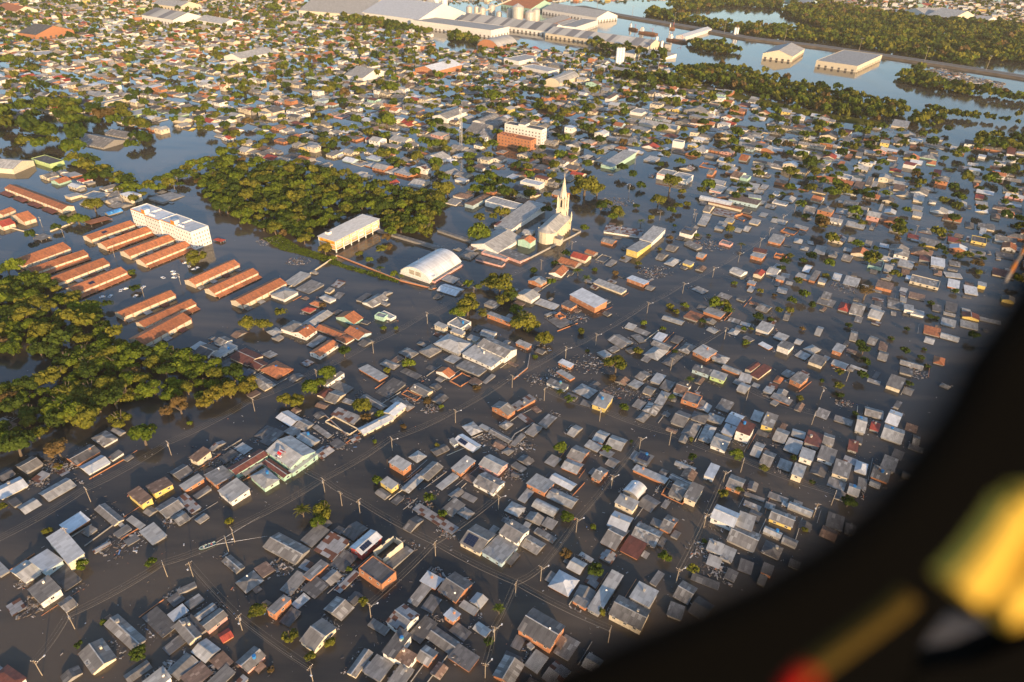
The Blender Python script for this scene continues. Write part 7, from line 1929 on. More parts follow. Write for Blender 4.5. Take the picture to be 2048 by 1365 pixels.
for i, (x, y, rad, k, cat, sz, rank, lm) in enumerate(TREES):
    nm = 'palm_tree' if k in 'pq' else ('bamboo_clump' if k == 'y' else ('shrub' if cat == 'shrub' else ('cypress_tree' if k == 'c' else 'tree')))
    o = root(nm, (x, y, 0), rnd.uniform(0, 6.28), rad * (1.06 if k not in 'pq' else 1.2)); lab = {'palm_tree': 'palm', 'bamboo_clump': 'clump', 'cypress_tree': 'tree'}.get(nm, nm)
    tag(o, (sz + ' ' if sz else '') + KN[k] + ' ' + lab + ', ' + where(rank, lm, lab), {'palm_tree': 'palm', 'bamboo_clump': 'bamboo'}.get(nm, cat), GROUPS['palm' if k in 'pq' else cat])
    me = rnd.choice(CROWN[k]); c = bpy.data.objects.new('crown', me); col.objects.link(c); c.parent = o
    c.scale = (1, 1, rnd.uniform(.85, 1.2)); c.location.z = (-.45 if cat == 'shrub' else rnd.uniform(-.45, .05)) if k not in 'pq' else 0
    t = bpy.data.objects.new('trunk', rnd.choice(TRUNKS)); col.objects.link(t); t.parent = o
# woods and far trees as masses
LOD = [crown_arrays(100 + s, 9, 26, .17) for s in range(5)]; LOD2 = [crown_arrays(200 + s, 5, 11, .30) for s in range(4)]
KIDX = {'g': 0, 'o': 1, 'd': 2, 'b': 3}
def mass(name, spots, label, cat):
    Vs = []; Ms = []
    for (x, y, rad, k) in spots:
        d = math.hypot(x, y); T = LOD[rnd.randrange(5)] if d < 900 else LOD2[rnd.randrange(4)]
        a = rnd.uniform(0, 6.28); c, s = math.cos(a), math.sin(a); V = T * (rad * 1.08)
        lift = rad * rnd.uniform(-.45, .15)
        V = V + np.array([0, 0, lift]); X_ = V[:, :, 0] * c - V[:, :, 1] * s + x; Y_ = V[:, :, 0] * s + V[:, :, 1] * c + y
        Vs.append(np.stack([X_, Y_, V[:, :, 2] * rnd.uniform(.8, 1.15)], 2)); Ms.append(np.full(len(T), KIDX.get(k, 1)))
    me = quads_mesh(name, np.concatenate(Vs), ['leaf_g', 'leaf_o', 'leaf_d', 'leaf_b'], np.concatenate(Ms))
    o = bpy.data.objects.new(name, me); col.objects.link(o); tag(o, label, cat, kind='stuff'); return o
tg = {}
for t in TREES: tg.setdefault((int(t[0] // 20), int(t[1] // 20)), []).append(t)
def near_tree(x, y, d):
    for a in (-1, 0, 1):
        for b in (-1, 0, 1):
            for t in tg.get((int(x // 20) + a, int(y // 20) + b), ()):
                if (t[0] - x) ** 2 + (t[1] - y) ** 2 < d * d: return True
    return False
POOL = WOODS['B'][1]
for key, (sp, P) in WOODS.items():
    xs = [p[0] for p in P]; ys = [p[1] for p in P]; area = (max(xs) - min(xs)) * (max(ys) - min(ys)); spots = []; g = {}
    for _ in range(int(area / sp / sp * 5)):
        x, y = rnd.uniform(min(xs), max(xs)), rnd.uniform(min(ys), max(ys))
        if math.hypot(x, y) > 2600 or not inside(x, y, P): continue
        q = (int(x // sp), int(y // sp))
        if any((u - x) ** 2 + (v - y) ** 2 < (sp * .72) ** 2 for a in (-1, 0, 1) for b in (-1, 0, 1) for (u, v) in g.get((q[0] + a, q[1] + b), ())): continue
        if blocked(x, y, 2.5) or near_tree(x, y, sp * .7): continue
        if key == 'B' and inside(x, y, WOOD_POOL): continue
        g.setdefault(q, []).append((x, y)); spots.append((x, y, sp * rnd.uniform(.5, .95), rnd.choices('godb', [4, 3.4, 3.4, .35] if key in 'ABJKNO' else [1.5, 4, 4, .6])[0]))
    if key == 'J': spots = spots[::2]
    if spots:
        tag(mass('woodland', spots, {'A': 'flooded wood behind the raised orange school', 'B': "dense wood at the picture's left side below the townhouses", 'C': 'long riverside wood between houses and river', 'D': 'broad dark wood beyond the highway', 'E': 'belt of trees along the highway', 'J': 'park trees beside the pond', 'K': 'tree belt on the near bank of the pond'}.get(key, 'strip of trees by the river and roads, patch ' + 'ABCDEFGHIJKLMNOPQ'[len(key) + ord(key[0]) % 14]), 'wood'))
spots = [(x, y, rad, rnd.choices('godb', [4, 4, 2.4, .5])[0]) for (x, y, rad) in TREE_SPOTS if not blocked(x, y, .5) and not near_tree(x, y, 3)]
for q in MORE_TREES.split():
    x, y, rad, k = q.split(','); spots.append((float(x), float(y), float(rad), k))
mass('scattered_trees', spots, 'countless garden trees among the far-off houses', 'distant trees')

# ---------------------------------------------------------------- the flood water
b = MB(); S = 9000; b.face([(-S, -1500, 0), (S, -1500, 0), (S, 12000, 0), (-S, 12000, 0)], 'flood_water'); tag(b.build('flood_water'), kind='structure')
# far land beyond the town, low and green
b = MB(); b.face([(-2600, 2900, .3), (3800, 2900, .3), (6000, 11000, .3), (-6000, 11000, .3)], 'grass'); tag(b.build('far_land'), kind='structure')
# dyke with grass behind the riverside wood
b = MB(); P = DYKE
def ribbon(b, P, w_, z, mat, skirt=None):
    L = []
    for i, p in enumerate(P):
        a = Vector(P[max(i - 1, 0)]); c = Vector(P[min(i + 1, len(P) - 1)]); d = (c - a).normalized(); n = Vector((-d.y, d.x)); p = Vector(p); L.append((p + n * w_ / 2, p - n * w_ / 2, p + n * (w_ / 2 + 6), p - n * (w_ / 2 + 6)))
    for i in range(len(L) - 1):
        A, B = L[i], L[i + 1]; b.face([(*A[1], z), (*B[1], z), (*B[0], z), (*A[0], z)], mat)
        if skirt:
            b.face([(*A[0], z), (*B[0], z), (*B[2], -1), (*A[2], -1)], skirt); b.face([(*A[3], -1), (*B[3], -1), (*B[1], z), (*A[1], z)], skirt)
ribbon(b, DYKE, 14, 2.0, 'grass', 'grass'); tag(b.build('dyke'), kind='structure')
b = MB(); ribbon(b, HIGHWAY, 26, 3.0, 'asphalt', 'soil'); tag(b.build('highway'), kind='structure')
b = MB(); ribbon(b, HIGHWAY, 2.4, 3.02, 'grass'); tag(b.build('median_strip'), kind='structure')

# floating weeds beside the wood (uncountable)
Q = []
P = WATER_WEEDS; xs = [p[0] for p in P]; ys = [p[1] for p in P]
while len(Q) < 4200:
    x, y = rnd.uniform(min(xs), max(xs)), rnd.uniform(min(ys), max(ys))
    if not inside(x, y, P) or rnd.random() < .25: continue
    s = rnd.uniform(.3, .8); a = rnd.uniform(0, 6.28); t = np.array([math.cos(a), math.sin(a), rnd.uniform(-.2, .5)]) * s; u = np.array([-math.sin(a), math.cos(a), rnd.uniform(-.2, .5)]) * s * .6; c = np.array([x, y, rnd.uniform(.02, .45)])
    Q.append([c + t, c + u, c - t, c - u])
me = quads_mesh('water_weeds', np.array(Q), ['leaf_g']); o = bpy.data.objects.new('water_weeds', me); col.objects.link(o); tag(o, 'mat of green water weeds floating along the wood and the school wall', 'water weeds', kind='stuff')

# flood debris
b = MB(); rg = random.Random(21)
def junk(x, y, s):
    a = rg.uniform(0, 3.14); c, q = math.cos(a), math.sin(a); L, w_, h_ = s * rg.uniform(.4, 2.2), s * rg.uniform(.12, .8), rg.uniform(.03, .22) * s; tz = rg.uniform(-.3, .3)
    z = rg.uniform(0, .3); mt = 'junk_%d' % rg.choices(range(7), [7, 5, 1.3, 5, .8, .3, 6])[0]
    vs = [(x + c * u * L / 2 - q * v * w_ / 2, y + q * u * L / 2 + c * v * w_ / 2, z + k * h_ + u * tz * L * .3) for k in (0, 1) for (u, v) in ((-1, -1), (1, -1), (1, 1), (-1, 1))]
    b.mesh(vs, [(4, 5, 6, 7), (0, 1, 5, 4), (1, 2, 6, 5), (2, 3, 7, 6), (3, 0, 4, 7)], mt)
for (x, y, rad) in DEBRIS:
    for _ in range(int(30 + rad * 17)):
        d = rad * 1.25 * rg.random() ** .75; q = rg.uniform(0, 6.28); junk(x + d * math.cos(q), y + d * math.sin(q) * .8, rg.choice((.3, .45, .6, .9)))
for r in list(HOUSES) + list(SMALL_HOUSES):
    if math.hypot(r[0], r[1]) < 420 and rg.random() < .6:
        x0, y0, W, D, a = r[:5]; M_ = place_mat(x0, y0, a); e = rg.choice((0, 1, 2, 3)); 
        for _ in range(rg.randint(4, 22)):
            u, v = rg.uniform(-.55, .55), rg.uniform(.5, .75); p = [(u * W, -v * D - 1), (u * W, v * D + .6), (v * W + .8, u * D), (-v * W - .8, u * D)][e]
            k = M_ @ Vector((p[0], p[1], 0)); junk(k.x, k.y, rg.choice((.25, .4, .7)))
for _ in range(2600):
    r = rg.choice(HOUSES); junk(r[0] + rg.gauss(0, 14), r[1] + rg.gauss(0, 11), rg.choice((.25, .35, .5)))
tag(b.build('flood_debris'), 'planks, barrels, furniture and rubbish floating between the houses', 'debris', kind='stuff')
# floating debris on roofs
b = MB()
for r in HOUSES:
    if r[6] in 'PGLD' and r[8] < 1.3 and math.hypot(r[0], r[1]) < 300 and rg.random() < .4:
        M_ = place_mat(r[0], r[1], r[4])
        for _ in range(rg.randint(3, 14)):
            k = M_ @ Vector((rg.uniform(-.45, .45) * r[2], rg.uniform(-.5, -.2) * r[3], 0)); n0 = len(b.v); junk(k.x, k.y, .5)
            b.v[n0:] = [(v[0], v[1], v[2] + r[8] + .35 * abs(0)) for v in b.v[n0:]]
if b.v: tag(b.build('roof_debris'), 'rubbish and branches stranded on the low roofs', 'debris', kind='stuff')
# scrap yard
b = MB(); xs = [p[0] for p in SCRAP_YARD]; ys = [p[1] for p in SCRAP_YARD]
for _ in range(1500):
    x, y = rg.uniform(min(xs), max(xs)), rg.uniform(min(ys), max(ys))
    if inside(x, y, SCRAP_YARD) and rg.random() < .85: junk(x, y, rg.uniform(2, 5))
tag(b.build('scrap_yard_debris'), 'wide field of scrap and wrecks on the far river bank', 'scrap', kind='stuff')

# ---------------------------------------------------------------- poles, lamps and power lines
def pole_meshes():
    b = MB(); b.tube([(0, 0, -1.5), (0, 0, 7.6)], .15, 'pole_concrete', 8, .10); P = b.build('post')
    c = MB(); c.box(-1.15, 1.15, -.06, .06, 6.9, 7.05, 'wood_old'); c.box(-.8, .8, -.06, .06, 6.2, 6.32, 'wood_old')
    for s in (-1, -.5, .5, 1): c.tube([(s * 1.05, 0, 7.05), (s * 1.05, 0, 7.3)], .06, 'white_plastic', 6)
    C_ = c.build('crossarm'); l = MB(); l.tube([(0, 0, 5.4), (-.7, -.9, 6.4), (-1.5, -1.9, 6.8)], .045, 'steel', 6); L = l.build('lamp_arm')
    h = MB(); h.box(-1.75, -1.35, -2.35, -1.75, 6.72, 6.9, 'white_plastic'); Hh = h.build('lamp_head')
    t = MB(); t.tube([(.35, 0, 4.8), (.35, 0, 5.9)], .3, 'steel', 10); Tt = t.build('transformer')
    out = [o.data for o in (P, C_, L, Hh, Tt)]
    for o in (P, C_, L, Hh, Tt): bpy.data.objects.remove(o)
    return out
PM = pole_meshes(); pole_n = 0
STREETS = {'A': 'upper avenue past the wood', 'B': 'wide middle avenue', 'C': 'street crossing the avenue at the palm', 'D': 'street leaving the avenue at the yellow house', 'E': 'short side street by the lime green house', 'F': 'lane by the dark-red-roofed house', 'G': 'street beside the motorboat', 'H': 'side street past the pink row house', 'I': 'lane past the pink house', 'J': 'street past the big corner brick house', 'K': 'lane by the long compound', 'L': 'junction near the window frame', 'M': 'far side of the long compound', 'N': 'junction by the palm', 'O': 'open water at the bottom street', 'P': 'square beside the church', 'Q': 'townhouse estate', 'R': 'flooded avenue among the far right houses'}
def nth(k): return ['first', 'second', 'third', 'fourth', 'fifth', 'sixth', 'seventh', 'eighth', 'ninth', 'tenth', 'eleventh', 'twelfth', 'thirteenth', 'fourteenth', 'fifteenth', 'sixteenth', 'seventeenth', 'eighteenth', 'nineteenth', 'twentieth', 'last'][min(k, 20)]
for key, run in POLE_RUNS.items():
    for i, (x, y, f) in enumerate(run):
        if f == 2: continue
        j = min(i, len(run) - 2); ang = 0.0
        if len(run) > 1: dx, dy = run[j + 1][0] - run[j][0], run[j + 1][1] - run[j][1]; ang = math.atan2(dy, dx) + math.pi / 2
        if key in 'PQRN': ang = R(-31)
        o = root('utility_pole' if f != 1 else 'street_lamp', (x, y, 0), ang)
        tag(o, ('crossarm pole' if f != 1 else 'pole with curved lamp arm') + ', ' + nth(i) + ' along the ' + STREETS[key], 'utility pole' if f != 1 else 'street lamp', 'poles and lamps along the flooded streets')
        parts = [('post', 0), ('crossarm', 1)] + ([('lamp_arm', 2), ('lamp_head', 3)] if f == 1 else []) + ([('transformer', 4)] if i % 4 == 1 else [])
        for nm, q in parts: c = bpy.data.objects.new(nm, PM[q]); col.objects.link(c); c.parent = o
    if key in 'ABCDEFGHIJK' and len(run) > 1:
        b = MB(); pts = list(run)
        if key in 'AC': # run on beyond the last pole
            p, q = Vector(run[0][:2]), Vector(run[1][:2]); e = p + (p - q); pts = [(e.x, e.y, 0)] + pts
        for (x0, y0, _), (x1, y1, _) in zip(pts, pts[1:]):
            if math.hypot(x1 - x0, y1 - y0) > 130: continue
            d = Vector((x1 - x0, y1 - y0, 0)).normalized(); n = Vector((-d.y, d.x, 0))
            for (s, z, sag) in ((-1.05, 7.3, .9), (0, 7.3, .9), (1.05, 7.3, .9), (.1, 5.6, 1.1)):
                P = []
                for k in range(9): t = k / 8; P.append(Vector((x0, y0, 0)).lerp(Vector((x1, y1, 0)), t) + n * s + Vector((0, 0, z - sag * 4 * t * (1 - t))))
                b.tube(P, .018 if z > 6 else .038, 'wire', 3, caps=False)
        if b.v: tag(b.build('power_line'), 'power line sagging between the poles along the ' + STREETS[key], 'power line')
# submerged fence posts along the avenues
# highway lamp posts and light masts by the river
hm = MB(); hm.tube([(0, 0, -1), (0, 0, 24)], .4, 'pole_concrete', 6, .2); hp = hm.build('post'); ha = MB(); ha.box(-2.2, 2.2, -.2, .2, 23.6, 24.0, 'steel'); hb = ha.build('lamp_arm')
hmd, had = hp.data, hb.data; bpy.data.objects.remove(hp); bpy.data.objects.remove(hb)
k = 0
for (x0, y0), (x1, y1) in zip(HIGHWAY, HIGHWAY[1:]):
    L = math.hypot(x1 - x0, y1 - y0); n = max(1, int(L / 75))
    for i in range(n):
        if k > 30: break
        t = (i + .5) / n; o = root('highway_lamp', (x0 + (x1 - x0) * t, y0 + (y1 - y0) * t, 0), R(-31)); k += 1
        tag(o, 'tall slim lamp mast standing in the line along the far highway', 'lamp post', 'lamp masts along the highway')
        for nm, md in (('post', hmd), ('lamp_arm', had)): c = bpy.data.objects.new(nm, md); col.objects.link(c); c.parent = o

# ---------------------------------------------------------------- lattice mast
def from_px(p, z=0.0):
    """ground point from the survey of the scene: kept in metres"""
    return p
MAST = (-54.8, 647.6)
o = root('lattice_mast', (*MAST, 0), R(-31)); tag(o, 'tall slender lattice telecom mast with antenna drums at its top', 'mast')
b = MB(); Hm = 37.0; s0, s1 = 1.0, .7
for sx, sy in ((-1, -1), (1, -1), (1, 1), (-1, 1)): b.tube([(sx * s0, sy * s0, 0), (sx * s1, sy * s1, Hm)], .13, 'steel', 4)
for k in range(18):
    z0, z1 = Hm * k / 18, Hm * (k + 1) / 18; q = s0 + (s1 - s0) * k / 18
    for (a, c) in (((-q, -q), (q, -q)), ((q, -q), (q, q)), ((q, q), (-q, q)), ((-q, q), (-q, -q))): b.tube([(*a, z0), (*c, z1)], .06, 'steel', 3)
b.build('lattice', o)
for k, (z, q) in enumerate(((Hm, 0), (Hm - .5, 2.1), (Hm - 1, 4.2), (Hm - 5, 1), (Hm - 14, 3), (Hm - 17, 3.1))):
    b = MB(); b.tube([(1.1 * math.cos(q), 1.1 * math.sin(q), z - .9), (1.1 * math.cos(q), 1.1 * math.sin(q), z + .9)], .42, 'white_plastic', 8); b.build('antenna', o)

# ---------------------------------------------------------------- silos, tanks and barges on the far bank
for i, (x, y, rad, hh, tall) in enumerate([(-11.0, 1510.6, 11.7, 28.3, 0), (13.5, 1500.9, 9.4, 20.3, 0), (25.6, 1503.9, 7.7, 24.8, 0), (-113.4, 1575.3, 6.4, 17.7, 0), (-98.6, 1579.1, 5.2, 17.7, 0), (-85.6, 1573.9, 6.9, 16.5, 0), (-50.4, 1557.5, 6.3, 11.7, 0), (-28.1, 1530.2, 5.6, 20.6, 0), (-67.3, 1604.7, 7.6, 19.2, 0), (-204.5, 1650.8, 11.5, 16.0, 0), (-239.0, 1710.3, 11.2, 10.2, 0), (-171.1, 1631.6, 7.2, 24.3, 1), (-199.1, 1721.5, 6.9, 15.4, 1), (143.4, 1097.1, 2.3, 23.5, 1), (147.6, 1097.9, 2.3, 23.5, 1), (151.9, 1098.6, 2.3, 23.6, 1), (226.0, 1194.9, 2.3, 20.7, 1), (237.5, 1309.7, 2.7, 10.2, 1), (405.8, 1426.0, 2.5, 14.4, 1), (412.8, 1434.2, 2.3, 13.3, 1)]):
    o = root('silo' , (x, y, 0)); tag(o, ('slim white cement silo, ' if tall else 'round pale metal grain silo with conical cap, ') + nth(i) + ' along the river bank', 'silo', 'silos on the river bank')
    b = MB(); b.tube([(0, 0, -1), (0, 0, hh)], rad, 'silo_metal' if not tall else 'white_plastic', 20, caps=False)
    for k in range(1, 7): b.tube([(0, 0, hh * k / 7 - .12), (0, 0, hh * k / 7 + .12)], rad * 1.015, 'steel', 20, caps=False)
    b.build('barrel', o)
    b = MB(); b.tube([(0, 0, hh), (0, 0, hh + rad * .55)], rad * 1.03, 'silo_metal', 20, .4); b.build('cone_roof', o)
for i, (x, y, L, ang, txt) in enumerate([(239.2, 1413.0, 41.6, -39.3, 'long rusty barge with red wheelhouse moored behind a smaller one'), (216.6, 1457.5, 25.4, -55.3, 'small rusty barge at the tree-covered islet'), (279.5, 1333.3, 46.9, -49.1, 'long rusty barge moored beside the white boat shed'), (298.1, 1490.5, 11.2, -9.4, 'tiny red workboat out on the river')]):
    o = root('barge', (x, y, 0), R(ang)); tag(o, txt, 'barge')
    b = MB(); Wd = L * .16; P = [(-L / 2, -Wd / 2), (L * .38, -Wd / 2), (L / 2, 0), (L * .38, Wd / 2), (-L / 2, Wd / 2)]
    n = len(P); b.mesh([(u * .97, v * .9, -.5) for u, v in P] + [(u, v, 3.2) for u, v in P], [tuple(range(n, 2 * n))] + [(i_, (i_ + 1) % n, (i_ + 1) % n + n, i_ + n) for i_ in range(n)], 'rust_hull'); b.build('hull', o)
    b = MB(); b.box(-L * .44, -L * .28, -Wd * .35, Wd * .35, 3.2, 8, 'wall_w', 'roof_R'); b.box(-L * .40, -L * .32, -Wd * .3, Wd * .3, 8, 10.5, 'wall_w', 'wall_r'); b.build('wheelhouse', o)
    b = MB(); b.tube([(L * .2, 0, 3.2), (L * .2, 0, 12)], .3, 'wall_r', 6); b.tube([(L * .2, 0, 8), (L * .02, 0, 11)], .2, 'wall_r', 6); b.build('crane', o)
    b = MB(); b.box(-L * .22, L * .3, -Wd * .33, Wd * .33, 3.2, 4.2, 'junk_0'); b.build('cargo_hold', o)
# conveyor gallery above the silos
CV = [(-96.9, 1556.0), (-27.4, 1671.6)]
b = MB(); b.tube([(CV[0][0], CV[0][1], 6), (CV[1][0], CV[1][1], 24)], 1.6, 'wall_c', 4); tag(b.build('conveyor'), 'long sloping cream conveyor gallery between the silos and market hall', 'conveyor')

# ---------------------------------------------------------------- small boats, cars, people
def boat(pos, ang, L):
    o = root('motorboat', (*pos, 0), ang); tag(o, 'narrow dark teal aluminium motorboat with people aboard heading down the flooded street', 'boat')
    b = MB(); N = 10; ring = []
    for i in range(N + 1):
        t = i / N; w_ = .82 * (1 - max(0, t - .55) ** 2 / .2025) ** .5 if t > .55 else .82; w_ = max(w_, .02); x_ = -L / 2 + L * t; sh = .45 + .22 * t * t
        ring.append([(x_, -w_, sh), (x_, -w_ * .8, .05), (x_, 0, -.08), (x_, w_ * .8, .05), (x_, w_, sh)])
    V = [p for r_ in ring for p in r_]; Fc = [(i * 5 + k, (i + 1) * 5 + k, (i + 1) * 5 + k + 1, i * 5 + k + 1) for i in range(N) for k in range(4)] + [(0, 1, 2, 3, 4)]
    b.mesh(V, Fc, 'teal_metal'); V2 = [(p[0] * .985, p[1] * .93, max(p[2], .1) if abs(p[1]) < .6 else p[2]) for p in V]; b.mesh(V2, [f[::-1] for f in Fc[:-1]], 'teal_metal'); b.build('hull', o, True)
    g = MB()
    for s in (0, 4): g.tube([ring[i][s] for i in range(N + 1)], .045, 'white_plastic', 6)
    g.build('gunwale', o)
    for x_ in (-1.6, -.3, 1.0): g = MB(); g.box(x_ - .16, x_ + .16, -.74, .74, .34, .39, 'steel'); g.build('bench', o)
    g = MB(); g.box(-L / 2 - .35, -L / 2 - .02, -.16, .16, .3, .85, 'cloth_dark'); g.tube([(-L / 2 - .18, 0, .3), (-L / 2 - .2, 0, -.5)], .07, 'steel', 6); g.build('outboard_motor', o)
def seated_person(pos, face, cloth, label, hat=None):
    o = root('person', pos, face); tag(o, label, 'person')
    bm = bmesh.new(); J = [(0, 0, .0), (0, 0, .22), (0, 0, .42), (.01, 0, .50), (.02, 0, .58), (.03, 0, .70), (0, .17, .42), (.12, .22, .20), (.30, .14, .10), (.37, .10, .10), (0, -.17, .42), (.12, -.22, .20), (.30, -.14, .10), (.37, -.10, .10), (.03, .1, -.02), (.42, .12, .02), (.46, .12, -.32), (.58, .12, -.34), (.03, -.1, -.02), (.42, -.12, .02), (.46, -.12, -.32), (.58, -.12, -.34)]
    E_ = [(0, 1), (1, 2), (2, 3), (3, 4), (4, 5), (2, 6), (6, 7), (7, 8), (8, 9), (2, 10), (10, 11), (11, 12), (12, 13), (0, 14), (14, 15), (15, 16), (16, 17), (0, 18), (18, 19), (19, 20), (20, 21)]
    Rd = [.14, .145, .12, .055, .09, .085, .065, .05, .04, .03, .065, .05, .04, .03, .09, .07, .05, .04, .09, .07, .05, .04]
    lay = bm.verts.layers.skin.verify(); vs = [bm.verts.new(p) for p in J]
    for a, c in E_: bm.edges.new((vs[a], vs[c]))
    for i, v in enumerate(vs): v[lay].radius = (Rd[i], Rd[i]); v[lay].use_root = (i == 0)
    me = bpy.data.meshes.new('body'); bm.to_mesh(me); bm.free(); me.materials.append(MATS[cloth]); ob = bpy.data.objects.new('body', me); col.objects.link(ob); ob.parent = o
    ob.modifiers.new('skin', 'SKIN'); s = ob.modifiers.new('sub', 'SUBSURF'); s.levels = 1; s.render_levels = 2
    b = MB(); N = 8
    for (cx_, cz, rr, mt) in ((.035, .655, .105, 'skin'), (.01, .70, .112, hat or 'hair')):
        vv = []; ff = []
        for i in range(N + 1):
            th = math.pi * i / N
            for k in range(10): q = 2 * math.pi * k / 10; vv.append((cx_ + rr * .95 * math.sin(th) * math.cos(q), rr * .82 * math.sin(th) * math.sin(q), cz + rr * 1.15 * math.cos(th)))
        ff = [(i * 10 + k, i * 10 + (k + 1) % 10, (i + 1) * 10 + (k + 1) % 10, (i + 1) * 10 + k) for i in range(N) for k in range(10)]
        b.mesh(vv, ff, mt)
    b.box(.13, .165, -.015, .015, .63, .67, 'skin'); b.build('head', o, True)
BP, BA = ((-106.2, 164.5), -2.584)
boat(BP, BA, 5.6)
ca, sa = math.cos(BA), math.sin(BA)
for (u, cl, lb) in ((1.0, 'cloth_white', 'person in a pale shirt sitting at the bow of the motorboat'), (-.3, 'cloth_dark', 'person in dark clothes sitting amidships in the motorboat'), (-1.6, 'cloth_red', 'person in a red top at the stern of the motorboat')):
    seated_person((BP[0] + ca * u, BP[1] + sa * u, .53), BA, cl, lb)
# wake: low ridges of disturbed water
b = MB()
for s in (-1, 1):
    P = [(BP[0] - ca * (2.6 + t) - sa * s * (.3 + t * .30), BP[1] - sa * (2.6 + t) + ca * s * (.3 + t * .30), .0) for t in np.linspace(0, 17, 16)]
    b.tube(P, .09, 'junk_2', 5, .02)
tag(b.build('boat_wake'), 'two thin foaming wake lines trailing behind the motorboat', 'wake', kind='stuff')

def car_proto():
    b = MB(); prof = [(-2.0, -.9), (2.0, -.9), (2.05, -.25), (1.0, -.1), (.45, .38), (-.95, .40), (-1.5, -.02), (-2.05, -.1)]
    n = len(prof); b.mesh([(u, -.82 if v < 0 else -.66, v) for u, v in prof] + [(u, .82 if v < 0 else .66, v) for u, v in prof], [tuple(range(n)), tuple(range(n, 2 * n))[::-1]] + [(i + n, i, (i + 1) % n, (i + 1) % n + n)[::-1] for i in range(n)], 'white_plastic'); B_ = b.build('body')
    g = MB(); g.mesh([(.98, -.62, -.02), (.98, .62, -.02), (.50, .56, .36), (.50, -.56, .36)], [(0, 1, 2, 3)], 'glass'); g.mesh([(-1.46, -.62, .06), (-1.46, .62, .06), (-1.0, .56, .38), (-1.0, -.56, .38)], [(3, 2, 1, 0)], 'glass'); G_ = g.build('windscreen')
    o = [B_.data, G_.data]; bpy.data.objects.remove(B_); bpy.data.objects.remove(G_); return o
CB = car_proto()
for i, (x, y, a) in enumerate([(-208.3, 387.8, 0.7), (-211.2, 375.2, 2.98), (-208.6, 372.4, 0.39), (-204.4, 383.4, 2.18), (-199.2, 379.2, 0.26), (-198.1, 381.5, 0.77), (-207.1, 367.3, 3.1), (-228.0, 351.6, 0.65), (-230.2, 349.4, 1.99), (-218.3, 343.6, 1.42), (-219.0, 354.4, 1.4), (-232.4, 342.5, 1.53), (-236.0, 341.0, 0.6), (-213.5, 366.9, 2.57)]):
    o = root('submerged_car', (x, y, .12), a); tag(o, 'white car roof just above water in the estate car park, ' + nth(i) + ' of them', 'car', 'cars drowned in the estate car parks')
    for nm, md in (('body', CB[0]), ('windscreen', CB[1])): c = bpy.data.objects.new(nm, md); col.objects.link(c); c.parent = o
# red awning and belongings on the hall roof
TP = (-92.5, 208.9, 5.05)
o = root('awning', (TP[0], TP[1], TP[2]), R(-31)); tag(o, 'small red awning with white bundles pitched on the turquoise hall roof', 'awning')
b = MB(); n = 10
for k in range(n):
    a0, a1 = math.pi * k / n, math.pi * (k + 1) / n; b.face([(-1.1, -1.4 * math.cos(a0), 1.3 * math.sin(a0)), (1.1, -1.4 * math.cos(a0), 1.3 * math.sin(a0)), (1.1, -1.4 * math.cos(a1), 1.3 * math.sin(a1)), (-1.1, -1.4 * math.cos(a1), 1.3 * math.sin(a1))], 'red_plastic' if k % 4 else 'white_plastic')
b.build('canopy', o)
b = MB(); 
for k in range(7): u, v = rnd.uniform(-1, 1.3), rnd.uniform(-2.4, -1.2); b.box(u - .35, u + .35, v - .25, v + .25, -.1, rnd.uniform(.2, .5), 'white_plastic' if k % 2 else 'cloth_dark')
b.build('bundles', o)

# ---------------------------------------------------------------- yard walls
for i, (P, hh, mt, lb) in enumerate([([(-135.2, 356.4), (-116.3, 404.9)], 0.9, 'wall_c', 'long straight boundary wall from the townhouses to the school corner'), ([(-116.3, 404.9), (-89.6, 386.5), (-70.1, 372.8), (-50.6, 364.5)], 0.9, 'wall_o', 'overgrown brick wall between the school and the gymnasium'), ([(10.0, 410.6), (41.4, 450.0), (46.8, 457.6), (41.0, 461.6)], 1.2, 'concrete', 'pale churchyard wall running along the flooded street'), ([(1.4, 273.1), (8.3, 283.4), (9.6, 295.9)], 0.6, 'wall_o', 'low brick yard wall sticking out near the big warehouses'), ([(-70.3, 374.6), (-49.0, 363.7), (-44.7, 365.3)], 0.7, 'wall_o', 'brick yard wall at the foot of the gymnasium'), ([(-83.1, 240.4), (-70.8, 227.8)], 0.5, 'wall_o', 'short broken wall beside the roofless yard'), ([(-311.4, 417.0), (-347.0, 430.8)], 0.7, 'wall_c', 'low estate wall next to the short townhouse blocks'), ([(-317.1, 426.9), (-311.2, 440.5), (-310.3, 445.1)], 0.9, 'wall_c', 'cream garden wall by the bright green tree'), ([(9.4, 238.4), (2.7, 231.9), (1.0, 227.8)], 0.4, 'wall_n', 'curved submerged wall line behind the orange house')]):
    b = MB()
    for (x0, y0), (x1, y1) in zip(P, P[1:]):
        d = Vector((x1 - x0, y1 - y0)); L = d.length; d.normalize(); M_ = Matrix.Translation((x0, y0, 0)) @ Matrix.Rotation(math.atan2(d.y, d.x), 4, 'Z'); b.M = M_
        b.box(0, L, -.12, .12, -1, hh, mt); b.box(-.02, L + .02, -.17, .17, hh, hh + .08, 'concrete'); b.M = None
    tag(b.build('yard_wall'), lb, 'wall')

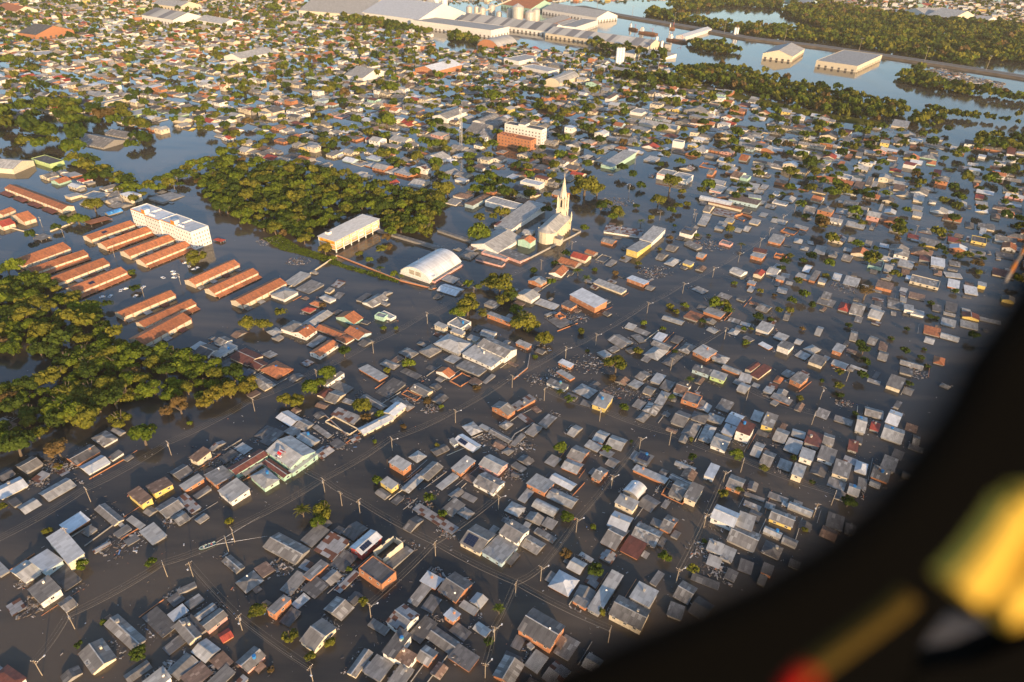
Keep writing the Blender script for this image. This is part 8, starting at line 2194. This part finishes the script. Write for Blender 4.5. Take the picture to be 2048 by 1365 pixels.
# ---------------------------------------------------------------- the helicopter's door frame close to the lens
def dark(name, c, rough):
    m = plain(name, c, rough); m.node_tree.nodes['Principled BSDF'].inputs['Specular IOR Level'].default_value = .05; return m
dark('cabin_black', (.0003, .0003, .0003), .9); dark('cabin_yellow', (.50, .33, .05), .6); dark('cabin_olive', (.045, .03, .006), .8); dark('cabin_red', (.30, .003, .003), .6)
fw = Vector([-CAM_ROT[i][2] for i in range(3)]); C0 = Vector((0, 0, CAM_HEIGHT))
def thick(b, A, B, mat, th=.02):
    n = len(A)
    for i in range(n - 1):
        q = [Vector(A[i]), Vector(A[i + 1]), Vector(B[i + 1]), Vector(B[i])]; back = [p + fw * th for p in q]
        b.mesh(q + back, [(0, 1, 2, 3), (7, 6, 5, 4), (0, 4, 5, 1), (2, 6, 7, 3)], mat)
fr = root('helicopter_door_frame', tuple(Vector(FRAME_INNER[6]))); tag(fr, 'blurred black helicopter window frame curving across the lower right corner', 'window frame')
def rel(o): 
    o.data.transform(Matrix.Translation(-Vector(FRAME_INNER[6]))); o.parent = fr; return o
b = MB(); thick(b, FRAME_INNER, FRAME_MID, 'cabin_black', .01); rel(b.build('frame_rim'))
b = MB(); thick(b, PANEL_INNER, PANEL_OUTER, 'cabin_black'); rel(b.build('side_panel'))
b = MB(); thick(b, SILL_UPPER, SILL_LOWER, 'cabin_black'); rel(b.build('sill'))
hn = root('yellow_handle', tuple(Vector(HANDLE_A[0]))); tag(hn, 'out-of-focus bright yellow release handle on the helicopter window frame', 'handle')
def rel2(o): o.data.transform(Matrix.Translation(-Vector(HANDLE_A[0]))); o.parent = hn; return o
b = MB(); b.tube(HANDLE_A, .0062, 'cabin_yellow', 14, .0078); rel2(b.build('grip'))
b = MB(); b.tube(HANDLE_B, .0068, 'cabin_yellow', 14, .0078); rel2(b.build('grip'))
b = MB(); b.tube(HANDLE_C, .0062, 'cabin_yellow', 14); rel2(b.build('bridge'))
b = MB(); b.tube(STRAP, .0046, 'cabin_olive', 10); tag(b.build('strap'), 'dim olive-yellow strap running along the black helicopter frame', 'strap')
b = MB(); b.tube(KNOB, .0024, 'cabin_red', 10, .0022); tag(b.build('red_knob'), 'blurred red knob at the bottom of the helicopter frame', 'knob')
b = MB(); P = [Vector(p) for p in ROD]; N = 9
for i in range(N): p, q = P[0].lerp(P[-1], i / N), P[0].lerp(P[-1], (i + 1) / N); b.tube([p, q], .0022, 'orange_paint' if i % 2 else 'junk_1', 8)
tag(b.build('striped_rod'), 'thin red and grey striped rod slanting in from outside the helicopter', 'rod')

# ---------------------------------------------------------------- warm evening haze
HAZE = 0.00006
if HAZE:
    m, t, b_ = new_mat('haze_air'); t.nodes.remove(b_); pv = nd(t, 'ShaderNodeVolumePrincipled'); pv.inputs['Color'].default_value = (.84, .77, .62, 1); pv.inputs['Density'].default_value = HAZE; pv.inputs['Anisotropy'].default_value = 0.0
    t.links.new(pv.outputs[0], t.nodes['Material Output'].inputs['Volume'])
    b = MB(); b.box(-8900, 8900, -1400, 11900, -1.6, 205, 'haze_air'); tag(b.build('haze'), 'thin warm evening haze over the flooded town', 'haze', kind='stuff')
